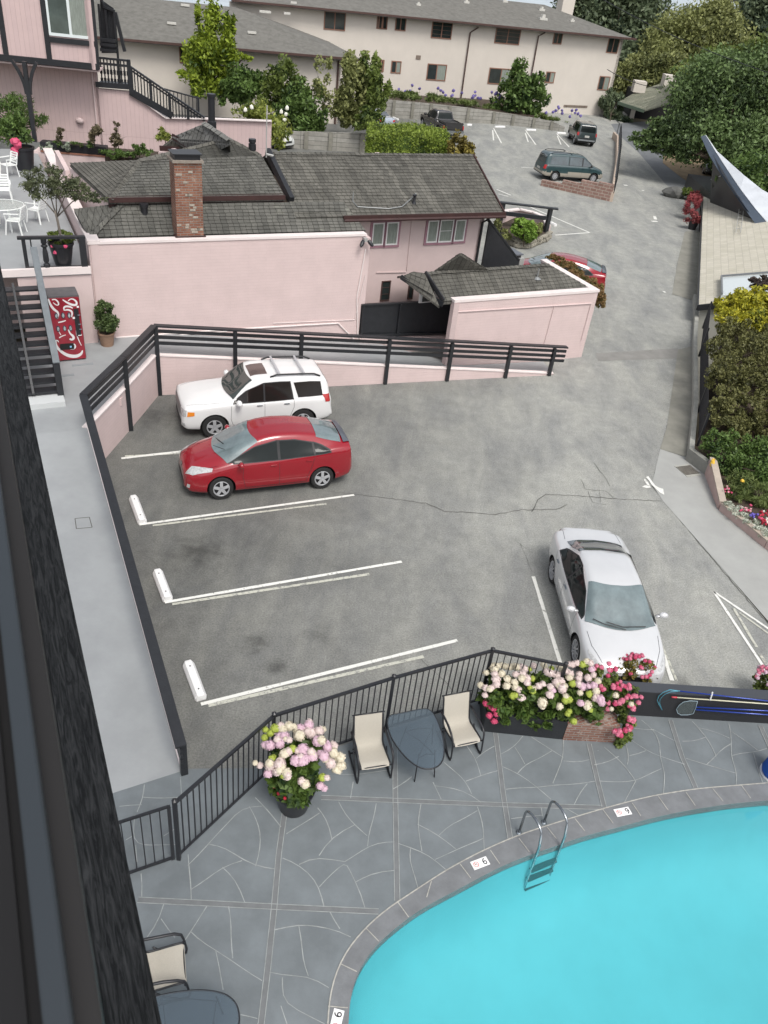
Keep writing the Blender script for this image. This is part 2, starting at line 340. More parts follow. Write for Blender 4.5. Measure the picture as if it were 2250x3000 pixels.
# ================================================================ GROUND, LOT, DECK, POOL
def D2(pts, z=0.0): return [W(x, y, z) for x, y in pts]
def asphalt_material():
    m = bpy.data.materials.new('old_asphalt'); m.use_nodes = True; n = m.node_tree.nodes; l = m.node_tree.links
    b = n['Principled BSDF']; b.inputs['Roughness'].default_value = .82; b.inputs['Specular IOR Level'].default_value = .35
    tc = n.new('ShaderNodeTexCoord')
    def noise(sc, det, ro=.6, st=None, dist=0):
        t = n.new('ShaderNodeTexNoise'); t.inputs['Scale'].default_value = sc; t.inputs['Detail'].default_value = det; t.inputs['Roughness'].default_value = ro; t.inputs['Distortion'].default_value = dist
        if st:
            mp = n.new('ShaderNodeMapping'); mp.inputs['Scale'].default_value = st; mp.inputs['Rotation'].default_value = (0, 0, rad(35)); l.new(tc.outputs['Object'], mp.inputs[0]); l.new(mp.outputs[0], t.inputs['Vector'])
        else: l.new(tc.outputs['Object'], t.inputs['Vector'])
        return t
    def ramp(src, p0, p1, c0, c1):
        r = n.new('ShaderNodeValToRGB'); r.color_ramp.elements[0].position = p0; r.color_ramp.elements[1].position = p1
        r.color_ramp.elements[0].color = (*c0, 1); r.color_ramp.elements[1].color = (*c1, 1); l.new(src, r.inputs[0]); return r.outputs[0]
    def mul(a, bq, f=1.0):
        x = n.new('ShaderNodeMix'); x.data_type = 'RGBA'; x.blend_type = 'MULTIPLY'; x.inputs['Factor'].default_value = f
        l.new(a, x.inputs[6]); l.new(bq, x.inputs[7]); return x.outputs[2]
    # older dark surface towards the stalls, paler worn surface towards the drive
    sx = n.new('ShaderNodeSeparateXYZ'); l.new(tc.outputs['Object'], sx.inputs[0])
    big = noise(.16, 4, .6, None, .6)
    ad = n.new('ShaderNodeMath'); ad.operation = 'MULTIPLY_ADD'; ad.inputs[1].default_value = .085; ad.inputs[2].default_value = .38; l.new(sx.outputs[0], ad.inputs[0])
    a2 = n.new('ShaderNodeMath'); a2.operation = 'MULTIPLY_ADD'; a2.inputs[1].default_value = .8; l.new(big.outputs['Fac'], a2.inputs[0])
    a3 = n.new('ShaderNodeMath'); a3.operation = 'SUBTRACT'; a3.inputs[1].default_value = .33; l.new(ad.outputs[0], a3.inputs[0]); l.new(a3.outputs[0], a2.inputs[2])
    a2.use_clamp = True
    r = ramp(a2.outputs[0], .15, .85, (.150, .151, .146), (.31, .313, .303))
    c = r
    pt = noise(.9, 9, .68, (1.0, .35, 1), .4)
    c = mul(c, ramp(pt.outputs['Fac'], .36, .62, (.77, .78, .80), (1.10, 1.10, 1.07)))
    md = noise(2.6, 8, .7)
    c = mul(c, ramp(md.outputs['Fac'], .30, .70, (.84, .84, .83), (1.10, 1.10, 1.09)))
    st = noise(.42, 6, .7, (1, .5, 1), 1.2)
    c = mul(c, ramp(st.outputs['Fac'], .27, .40, (.80, .80, .81), (1, 1, 1)))
    fg = noise(26, 6, .8); c = mul(c, ramp(fg.outputs['Fac'], .34, .66, (.64, .64, .63), (1.30, 1.30, 1.28)))
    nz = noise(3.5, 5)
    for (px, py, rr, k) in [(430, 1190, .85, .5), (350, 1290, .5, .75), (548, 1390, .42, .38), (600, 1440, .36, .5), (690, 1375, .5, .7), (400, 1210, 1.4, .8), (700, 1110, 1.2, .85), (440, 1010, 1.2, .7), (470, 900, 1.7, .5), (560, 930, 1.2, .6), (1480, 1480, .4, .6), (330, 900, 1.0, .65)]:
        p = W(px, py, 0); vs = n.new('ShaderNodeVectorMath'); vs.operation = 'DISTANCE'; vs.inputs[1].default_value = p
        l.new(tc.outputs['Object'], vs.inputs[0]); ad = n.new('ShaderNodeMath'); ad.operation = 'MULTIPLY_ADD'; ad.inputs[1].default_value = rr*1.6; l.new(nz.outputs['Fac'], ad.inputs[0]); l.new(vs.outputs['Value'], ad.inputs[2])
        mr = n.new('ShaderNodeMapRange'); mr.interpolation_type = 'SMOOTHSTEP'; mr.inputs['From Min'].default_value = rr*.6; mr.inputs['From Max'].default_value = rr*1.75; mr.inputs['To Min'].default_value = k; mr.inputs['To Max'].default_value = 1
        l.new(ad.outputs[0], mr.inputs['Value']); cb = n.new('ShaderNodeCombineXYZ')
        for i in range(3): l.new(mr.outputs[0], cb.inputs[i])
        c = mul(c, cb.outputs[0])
    l.new(c, b.inputs['Base Color'])
    bp = n.new('ShaderNodeBump'); bp.inputs['Strength'].default_value = .35; bp.inputs['Distance'].default_value = .01; l.new(fg.outputs['Fac'], bp.inputs['Height']); l.new(bp.outputs[0], b.inputs['Normal'])
    return m
ASPH = asphalt_material()
CONC = mat('smooth_concrete', (.36, .365, .35), .8, var=.14, vscale=.9, bump=.12, bscale=60)
CONCT = mat('tan_concrete', (.26, .255, .22), .85, var=.25, vscale=1.6, bump=.2, bscale=50)
CONCB = mat('patched_asphalt_band', (.255, .25, .235), .85, var=.2, vscale=2, bump=.2, bscale=50)
ROADB = mat('blue_grey_road', (.17, .18, .19), .8, var=.25, vscale=.35, bump=.2, bscale=30)
TAN = mat('dry_needle_litter', (.34, .25, .15), .95, var=.35, vscale=1.2, bump=.5, bscale=9)
EARTH = mat('brown_earth', (.13, .11, .07), .95, var=.4, vscale=.6, bump=.6, bscale=4)
CRACK = mat('dark_crack', (.10, .10, .092), .95)
# terrain: level shelf round the lot, dropping to the right beyond the drive and away to the sea
def terr_z(x, y):
    e = (x*AX.x+y*AX.y)
    z = -.08
    edge = 8.9+max(0, (y-24))*.16 if y < 60 else 14.6+(y-60)*.9
    if x > edge+.6: z -= min(4.5, (x-edge-.6)*1.3)
    if y < 12.2 and x > -6: z = -5.0
    if y > 112: z -= (y-112)*.30
    if y > 58 and x < 14 and y < 112: z = -.08
    return z
gx = [-400, -200, -100, -60, -40, -30, -22]+[-18+i*1.5 for i in range(36)]+[38, 44, 52, 62, 75, 100, 150, 250, 400]
gy = [-60, -20, -6, 2, 6, 9, 12, 12.5, 14]+[16+i*2 for i in range(50)]+[118, 124, 132, 142, 155, 175, 200, 260, 400]
struct('ground', MB().grid([[Vector((x, y, terr_z(x, y))) for y in gy] for x in gx], flip=False), EARTH, recalc=True)
SEA = mat('sea_water', (.46, .52, .56), .6, var=.2, vscale=.01, bump=.2, bscale=.3)
struct('sea', MB().quad((-9000, 230, -42), (9000, 230, -42), (9000, 16000, -42), (-9000, 16000, -42)), SEA)
# asphalt of the lower lot, the drive and the upper lot, as one sheet
lot = D2([(-60, 1800), (240, 1730), (400, 1690), (600, 1680), (740, 1640), (1045, 1545), (1120, 1540), (1385, 1550), (1900, 1570), (1740, 1420), (1659, 1345), (1551, 1217), (1432, 1082), (1408, 1046), (1500, 985), (1500, 747), (1508, 560), (1512, 430), (1440, 395)])
lot += [W(1445, 385), W(1500, 375), W(1530, 330), W(1480, 290), W(1390, 285), W(1340, 262), Vector((24, 108, 0)), Vector((-60, 108, 0)), Vector((-60, 30, 0)), Vector((-12, 27, 0)), Vector((-12, 10, 0))]
struct('parking_lot', MB().poly([(p.x, p.y, 0) for p in lot]), ASPH)
rd = D2([(1512, 432), (1440, 400), (1380, 330), (1330, 285), (1320, 268), (1392, 262), (1460, 290), (1530, 322), (1600, 340), (1600, 352), (1500, 342), (1432, 332), (1432, 352), (1470, 380), (1516, 412)], .004)
struct('side_road', MB().poly(rd), ROADB)
struct('litter_bank', MB().poly(D2([(1432, 332), (1500, 333), (1540, 345), (1560, 380), (1520, 415), (1470, 382), (1432, 352)], .02)), TAN)
struct('gutter', MB().poly(D2([(1426, 970), (1408.6, 1046), (1432, 1082), (1551, 1217), (1659, 1341), (1760, 1430), (1900, 1500), (1900, 1300), (1659, 1184), (1564, 1105), (1534, 1030), (1494, 992)], .008)), CONC)
struct('gutter', MB().poly(D2([(1464.5, 755), (1440.5, 922), (1426, 970), (1494.5, 990), (1500, 900), (1500, 747)], .012)), CONCT)
struct('gutter', MB().poly(D2([(1479.5, 500), (1464.5, 562), (1452, 635), (1503, 650), (1512, 560), (1514, 500)], .012)), CONCT)
struct('pavement_patch', MB().poly(D2([(1287, 763), (1465, 752), (1464, 774), (1292, 780)], .006)), CONCB)
# cracks in the asphalt
g2 = cr(1125, 1200, 1125)
rng = random.Random(3)
def crack(pts, wd=.02):
    q = []
    for a, b in zip(pts[:-1], pts[1:]):
        a, b = Vector((*a, 0)), Vector((*b, 0)); k = max(2, int((b-a).length/9))
        for i in range(k): q.append(a.lerp(b, i/k)+Vector((rng.uniform(-1, 1), rng.uniform(-1, 1), 0)))
    q.append(Vector((*pts[-1], 0))); P = [W(p.x, p.y, .007) for p in q]
    return P, [wd*rng.uniform(.4, 1.2) for _ in P]
cks = [([g2(0, 380), g2(180, 405), g2(260, 438), g2(480, 452), g2(600, 432), g2(740, 432), g2(790, 410)], .03), ([g2(640, 440), g2(665, 390), g2(700, 366), g2(860, 373), g2(1000, 385), g2(1200, 395)], .028),
       ([g2(905, 230), g2(960, 300), g2(975, 330)], .02), ([g2(850, 300), g2(870, 345), g2(960, 352), g2(990, 380)], .018), ([(765, 1067), g2(0, 380)], .02), ([g2(590, 580), g2(640, 700)], .012),
       ([g2(1235, 20), g2(1200, 160), g2(1158, 330), g2(1215, 400), g2(1450, 680), g2(1659, 925)], .035), ([g2(1205, 165), g2(1320, 215)], .02),
       ([(1500, 560), (1464, 562), (1452, 636), (1500, 650)], .02), ([(650, 990), (700, 1060), (765, 1067)], .012), ([(280, 1180), (330, 1210), (350, 1240)], .012), ([(905, 1420), (960, 1470), (1000, 1520)], .014),
       ([g2(880, 350), g2(900, 400), g2(960, 410)], .014), ([g2(930, 330), g2(935, 400)], .012), ([g2(640, 620), g2(560, 560)], .01)]
for pts, wd in cks:
    P, ws = crack(pts, wd); struct('pavement_crack', MB().ribbon(P, ws), CRACK)
# painted lines
PAINT = bpy.data.materials.new('worn_white_paint'); PAINT.use_nodes = True
def paint_setup(m, amt, cc=(.70, .70, .66)):
    n = m.node_tree.nodes; l = m.node_tree.links; b = n['Principled BSDF']; b.inputs['Roughness'].default_value = .7; tc = n.new('ShaderNodeTexCoord')
    t = n.new('ShaderNodeTexNoise'); t.inputs['Scale'].default_value = 9; t.inputs['Detail'].default_value = 8; t.inputs['Roughness'].default_value = .8; l.new(tc.outputs['Object'], t.inputs['Vector'])
    r = n.new('ShaderNodeValToRGB'); r.color_ramp.elements[0].position = amt; r.color_ramp.elements[1].position = amt+.06
    r.color_ramp.elements[0].color = (.26, .26, .24, 1); r.color_ramp.elements[1].color = (*cc, 1); l.new(t.outputs['Fac'], r.inputs[0]); l.new(r.outputs[0], b.inputs['Base Color'])
paint_setup(PAINT, .38)
PAINTW = bpy.data.materials.new('flaking_paint'); PAINTW.use_nodes = True; paint_setup(PAINTW, .43, (.50, .50, .43))
def stripe(a, b, wd=.10, m=PAINT, z=.012, seg=10):
    A, B = W(*a, z), W(*b, z); rr = random.Random(int(a[0]*7+a[1])); pts = [A.lerp(B, i/seg) for i in range(seg+1)]
    mb = MB().ribbon(pts, [wd*rr.uniform(.88, 1.08) for _ in pts]); struct('painted_line', mb, m)
stripe((301, 1133), (765, 1069), .085); stripe((330, 1135), (705, 1088), .07, PAINTW, .010)
stripe((356, 1301), (868, 1213), .085); stripe((372, 1305), (798, 1240), .08, PAINTW, .010)
stripe((434, 1521), (988, 1383), .085); stripe((450, 1524), (915, 1418), .08, PAINTW, .010)
stripe((262, 990), (400, 974), .10); stripe((270, 985), (395, 979), .07, PAINTW, .010)
stripe((1152, 1245), (1213, 1440), .09); stripe((1409, 1345), (1452, 1470), .09); stripe((1420, 1372), (1462, 1470), .06, PAINTW, .010)
g3 = cr(2050, 1700, 200*1659/1475)
g3 = lambda u, v: ((2050+u*200/1475)/S, (1700+v*200/1475)/S)
stripe(g3(300, 240), g3(1600, 2200), .075, seg=16); stripe(g3(300, 240), g3(2600, 1800), .075, seg=16); stripe(g3(730, 600), g3(1230, 1440), .07, PAINTW); stripe(g3(1300, 1590), g3(1800, 2350), .07, PAINTW)
stripe(g3(860, 700), g3(1600, 1230), .05, PAINTW)
g4 = cr(1400, 550, 400)
for a, b, q, wd in [((590, 215), (1360, 545), 0, .12), ((1360, 545), (940, 575), 0, .12), ((230, 20), (400, 90), 0, .12), ((250, 75), (370, 105), 0, .1)]: stripe(g4(*a), g4(*b), wd)
g5 = cr(1500, 280, 350)
for a, b in [((185, 480), (330, 680)), ((185, 520), (225, 645)), ((620, 530), (795, 715)), ((630, 560), (680, 680)), ((130, 995), (300, 1005))]: stripe(g5(*a), g5(*b), .11)
g6 = cr(1050, 240, 450)
for a, b in [((1460, 500), (1545, 660)), ((1450, 520), (1460, 630))]: stripe(g6(*a), g6(*b), .11)
stripe((1408, 478), (1420, 478), .25, z=.011); stripe((1414, 467), (1416, 474), .2, z=.011); stripe((1350, 399), (1353, 401), .3, z=.011); stripe((1387, 411), (1391, 412), .2, z=.011)
# turn arrow
g7 = cr(1850, 1250, 400)
mb = MB(); mb.poly([W(*g7(*p), .014) for p in [(205, 600), (255, 670), (290, 715), (335, 740), (385, 755), (400, 828), (345, 800), (240, 700), (215, 655), (175, 612)]])
mb.poly([W(*g7(*p), .014) for p in [(160, 630), (205, 680), (235, 740), (185, 745), (128, 730), (165, 710), (190, 705), (152, 650)]])
struct('painted_arrow', mb, PAINT)
# drain
g = thing('drain_grate', 'rectangular iron drain grate in the concrete gutter beside the pink planter wall', 'drain grate', W(*g7(690, 540), 0))
q = [W(*g7(*p), .02) for p in [(520, 475), (690, 455), (850, 585), (680, 610)]]
MB().slab(q, .015).build('rim', mat('light_concrete', (.42, .42, .38), .85, var=.2, vscale=5), g)
mb = MB()
for i in range(9):
    t = (i+.7)/9.4; mb.beam(q[0].lerp(q[3], .1+.8*t)+Vector((0, 0, .012)), q[1].lerp(q[2], .1+.8*t)+Vector((0, 0, .012)), .022, .012)
mb.build('bars', mat('rusty_iron', (.10, .085, .07), .7, var=.4, vscale=20), g)
# manhole-like white spot on tan strip is paint
stripe((1433, 629), (1437, 632), .12, z=.02)
# ---------------------------------------------------------------- parking stops
def stop(a, b, label, grp, wd=.23):
    A, B = W(*a, 0), W(*b, 0); L = (B-A).length; d = (B-A)/L; t = thing('wheel_stop', label, 'parking stop', (A+B)/2, grp, math.atan2(d.y, d.x)); t.location.z = .0
    h = .14; mb = MB(); sec = [(-wd/2, 0), (wd/2, 0), (wd/2, h*.45), (wd*.30, h), (-wd*.30, h), (-wd/2, h*.45)]
    P = [[Vector((x, y*k, z*(1 if k == 1 else .92))) for y, z in sec+[sec[0]]] for x, k in ((-L/2, .8), (-L/2+.05, 1), (L/2-.05, 1), (L/2, .8))]
    mb.grid(P); mb.add([p for p in P[0][:6]], [(0, 1, 2, 3, 4, 5)]); mb.add([p for p in P[-1][:6]], [(5, 4, 3, 2, 1, 0)])
    mb.build('block', mat('white_concrete_stop', (.80, .80, .79), .6, var=.1, vscale=14, bump=.2), t, local=True, recalc=True)
    mb = MB()
    for x in (-L*.32, L*.32): mb.lathe((x, 0, h), [(.016, 0), (.016, .006)], n=8)
    mb.build('spike_head', BLACKM, t, local=True)
G1 = 'short white wheel stops at the head of the lower stalls'
stop((288, 1078), (308, 1132), 'white wheel stop beside the front of the near red hatchback', G1)
stop((340, 1238), (363, 1299), 'white wheel stop in the middle of the lower lot beside the walkway', G1)
stop((406, 1436), (435, 1513), 'white wheel stop nearest the pool fence', G1)
G2 = 'white wheel stops along the plank wall of the upper lot'
stop(g6(1473, 492), g6(1580, 492), 'white wheel stop to the right of the black pickup, past the half hidden one', G2, .2)
stop(g6(1170, 470), g6(1222, 472), 'white wheel stop half hidden behind the black pickup tail', G2, .2)
stop(g5(195, 483), g5(328, 488), 'white wheel stop in front of the leafy shrub by the plank wall', G2, .2)
stop(g5(622, 530), g5(740, 533), 'white wheel stop just left of the dark boxy car', G2, .2)
stop(g6(310, 370), g6(430, 415), 'white wheel stop beside the silver blue car behind the round hedge', G2, .2)
stop(g4(875, 435), g4(945, 470), 'white wheel stop behind the black sign frame', G2, .2)
# ================================================================ pool deck
deckp = [(-300, 1820), (240, 1708), (372, 1664), (385, 1661), (560, 1659), (592, 1653), (735, 1612), (830, 1580), (1040, 1512), (1120, 1506), (1300, 1506), (1385, 1520), (1800, 1530), (2300, 1600)]
DK = mat('blue_grey_deck', (.172, .195, .207), .6, var=.24, vscale=1.4, bump=.15, bscale=25, detail=9)
DKE = mat('coping_grey', (.19, .20, .21), .6, var=.25, vscale=3, bump=.2, bscale=30)
gB = cr(1150, 2000, 1100); gA = cr(350, 2200, 900); gC = cr(1125, 1850, 1125); gE = cr(0, 2250, 1125)
inner = [gC(1659, 730), gC(1500, 744), gC(1300, 775), gC(1150, 808), gC(1000, 850), gC(870, 882), gC(750, 925), gC(620, 968), gC(500, 1018), gC(420, 1060), gC(340, 1105), gA(1659, 835), gA(1560, 900), gA(1470, 975), gA(1400, 1030), gA(1340, 1100), gA(1285, 1190), gA(1255, 1270), gA(1237, 1360), gA(1237, 1475)]
outer = [gC(1659, 655), gC(1500, 668), gC(1350, 680), gC(1150, 712), gC(950, 765), gC(760, 822), gC(580, 880), gC(420, 950), gC(270, 1030), gA(1520, 805), gA(1420, 868), gA(1330, 955), gA(1240, 1050), gA(1188, 1145), gA(1145, 1250), gA(1127, 1360), gA(1125, 1475)]
def smooth_curve(P, n=70):
    P = [V3(p) for p in P]; L = [0]
    for a, b in zip(P[:-1], P[1:]): L.append(L[-1]+(b-a).length)
    out = []
    for i in range(n):
        s_ = L[-1]*i/(n-1); k = 0
        while k < len(L)-2 and L[k+1] < s_: k += 1
        out.append(P[k].lerp(P[k+1], (s_-L[k])/(L[k+1]-L[k])))
    for _ in range(6): out = [out[0]]+[(out[i-1]+out[i]*2+out[i+1])/4 for i in range(1, n-1)]+[out[-1]]
    return out
DZ = .02; WZ = -.13
inw = smooth_curve([W(*p, DZ) for p in inner]); ouw = smooth_curve([W(*p, DZ) for p in outer])
# carry the pool shell on outside the frame
def ext(c, e1, e2):
    a = c[0]+(c[0]-c[4]).normalized()*.6; return [Vector(e2)]+[Vector(e1)]+[a]+c
lastI, lastO = inw[-1], ouw[-1]
tailI = [lastI+Vector((.05, -.5, 0)), lastI+Vector((.6, -1.5, 0)), lastI+Vector((2.2, -2.6, 0)), lastI+Vector((6, -3.2, 0)), lastI+Vector((12, -1, 0)), Vector((16, 6, DZ)), Vector((13.5, 8.6, DZ)), Vector((10.5, 9.45, DZ))]
tailO = [lastO+Vector((.0, -.6, 0)), lastO+Vector((.5, -1.8, 0)), lastO+Vector((2.2, -3.0, 0)), lastO+Vector((6, -3.6, 0)), lastO+Vector((12.7, -1.3, 0)), Vector((16.5, 6.2, DZ)), Vector((13.7, 9.0, DZ)), Vector((10.6, 9.85, DZ))]
poolI = inw+tailI; poolO = ouw+tailO
# deck = outer polygon with the pool cut out
o1 = D2(deckp, DZ)
outerp = o1+[Vector((30, 12, DZ)), Vector((30, -6, DZ)), Vector((-8, -6, DZ)), Vector((-8, 7, DZ))]
allp = o1+[Vector((30, 12, DZ)), Vector((30, 6.3, DZ))]+tailO[5:]+ouw+tailO[:5]+[Vector((16.5, 6.0, DZ)), Vector((30, 6.0, DZ)), Vector((30, -6, DZ)), Vector((-8, -6, DZ)), Vector((-8, 7, DZ))]
mb = MB(); mb.ngon([(p.x, p.y, DZ) for p in allp])
for i in range(len(o1)-1): a, b = o1[i], o1[i+1]; mb.quad((a.x, a.y, -.07), (b.x, b.y, -.07), (b.x, b.y, DZ), (a.x, a.y, DZ))
struct('pool_deck', mb, DK, recalc=False)
# coping ring and pool shell
mb = MB(); n1 = 78
cI = smooth_curve(poolI, 160); cO = smooth_curve(poolO, 160)
def ring(mb, A, B, za, zb, mi=0):
    n = len(A)
    for i in range(n-1):
        a, b, c, d = A[i], A[i+1], B[i+1], B[i]; mb.quad((a.x, a.y, za), (b.x, b.y, za), (c.x, c.y, zb), (d.x, d.y, zb), mi)
# pair the curves point by point along nearest positions
def nearest_pair(A, B):
    out = []
    for p in A: out.append(min(B, key=lambda q: (q-p).length))
    return out
inn2 = poolI; out2 = []
for i, p in enumerate(poolI):
    if i < len(inw): out2.append(min(ouw, key=lambda q: (q-p).length))
    else: out2.append(tailO[i-len(inw)])
out2[0] = ouw[0]; ring(mb, inn2+inn2[:1], out2+out2[:1], DZ+.012, DZ+.006); inn2 = inn2+inn2[:1]
for i in range(len(inn2)-1): a, b = inn2[i], inn2[i+1]; mb.quad((a.x, a.y, WZ-.02), (b.x, b.y, WZ-.02), (b.x, b.y, DZ+.012), (a.x, a.y, DZ+.012))
struct('pool_coping', mb, DKE, recalc=True)
JN = mat('pale_grout', (.46, .45, .41), .85, var=.35, vscale=12)
# coping joints
jts = [(gC(1545, 665), gC(1585, 720)), (gC(1420, 678), gC(1465, 733)), (gC(1305, 695), gC(1345, 752)), (gC(1185, 712), gC(1228, 772)), (gC(1072, 740), gC(1110, 797)), (gC(945, 768), gC(990, 828)), (gC(825, 808), gC(868, 862)), (gC(705, 845), gC(745, 895)),
       (gC(583, 893), gC(628, 952)), (gC(460, 945), gC(500, 1003)), (gC(328, 1003), gC(375, 1065)), (gC(205, 1078), gA(1659, 790)), (gA(1505, 818), gA(1562, 897)), (gA(1332, 957), gA(1400, 1027)), (gA(1190, 1147), gA(1283, 1192)), (gA(1127, 1378), gA(1233, 1387))]
mb = MB()
for a, b in jts: mb.ribbon([W(*a, DZ+.016), W(*b, DZ+.018)], .014)
mb.ribbon([p+Vector((0, 0, .012)) for p in ouw], .02)
struct('coping_joints', mb, JN)
PP = mat('pool_plaster', (.25, .55, .59), .6, var=.15, vscale=.4)
mb = MB(); DEP = -1.9; pc = Vector((7.6, 4.2, 0)); lp = poolI+poolI[:1]
mb.grid([[Vector((pc.x+(p.x-pc.x)*k, pc.y+(p.y-pc.y)*k, z)) for p in lp] for k, z in ((1, DZ), (1, -.15), (.995, -.7), (.975, -1.05), (.94, -1.30), (.88, -1.5), (.75, -1.7), (.5, -1.84), (.25, -1.89), (.01, DEP))])
struct('pool_basin', mb, PP, smooth='all', recalc=True)
# water: tinted clear sheet with a faint ripple
m = bpy.data.materials.new('pool_water'); m.use_nodes = True; n = m.node_tree.nodes; l = m.node_tree.links; n.remove(n['Principled BSDF'])
tb = n.new('ShaderNodeBsdfTransparent'); tb.inputs[0].default_value = (.60, .92, .95, 1)
df = n.new('ShaderNodeBsdfDiffuse'); df.inputs[0].default_value = (.12, .55, .61, 1)
gl = n.new('ShaderNodeBsdfGlossy'); gl.inputs['Roughness'].default_value = .06; fr = n.new('ShaderNodeFresnel'); fr.inputs[0].default_value = 1.33
tc = n.new('ShaderNodeTexCoord'); t = n.new('ShaderNodeTexNoise'); t.inputs['Scale'].default_value = 1.6; t.inputs['Detail'].default_value = 3; bp = n.new('ShaderNodeBump'); bp.inputs['Strength'].default_value = .10; bp.inputs['Distance'].default_value = .05
l.new(tc.outputs['Object'], t.inputs['Vector']); l.new(t.outputs['Fac'], bp.inputs['Height']); l.new(bp.outputs[0], gl.inputs['Normal']); l.new(bp.outputs[0], fr.inputs['Normal'])
m1 = n.new('ShaderNodeMixShader'); m1.inputs[0].default_value = .17; l.new(tb.outputs[0], m1.inputs[1]); l.new(df.outputs[0], m1.inputs[2])
m2 = n.new('ShaderNodeMixShader'); l.new(fr.outputs[0], m2.inputs[0]); l.new(m1.outputs[0], m2.inputs[1]); l.new(gl.outputs[0], m2.inputs[2]); l.new(m2.outputs[0], n['Material Output'].inputs[0])
struct('pool_water', MB().ngon([(p.x, p.y, WZ) for p in poolI][::-1]), m)
# control joints (double grooves) and hand-drawn flagstone lines in the deck
LN = mat('deck_groove_line', (.35, .37, .365), .8, var=.32, vscale=7)
GRV = mat('deck_joint_strip', (.17, .18, .185), .8, var=.2, vscale=5)
dbl = [[gA(892, 330), gA(860, 560), gA(835, 850), gA(800, 1180), gA(765, 1475), (440, 2500)], [gA(1487, -60), gA(1490, 265), gA(1500, 810)], [gA(100, 805), gA(450, 822), gA(840, 842), gA(1120, 855), gA(1400, 868)],
       [gA(1090, 252), gA(1490, 268), gB(490, 540), gB(930, 552)], [gB(455, 222), gB(490, 500), gB(520, 690)], [gB(868, 270), gB(905, 430), gB(935, 550)], [gB(1228, 165), gB(1280, 330), gB(1340, 465)], [gB(1625, 190), gB(1720, 400)]]
for di, L_ in enumerate(dbl):
    P = [W(x, y, DZ+.002+.0006*di) for x, y in L_]; struct('deck_joint', MB().ribbon(P, .075), GRV)
    for s_ in (-1, 1):
        Q = []
        for i, p in enumerate(P):
            d = (P[min(i+1, len(P)-1)]-P[max(i-1, 0)]).normalized().cross(ZX); Q.append(p+d*s_*.042+Vector((0, 0, .006+.0003*s_)))
        struct('deck_joint', MB().ribbon(Q, .011), LN)
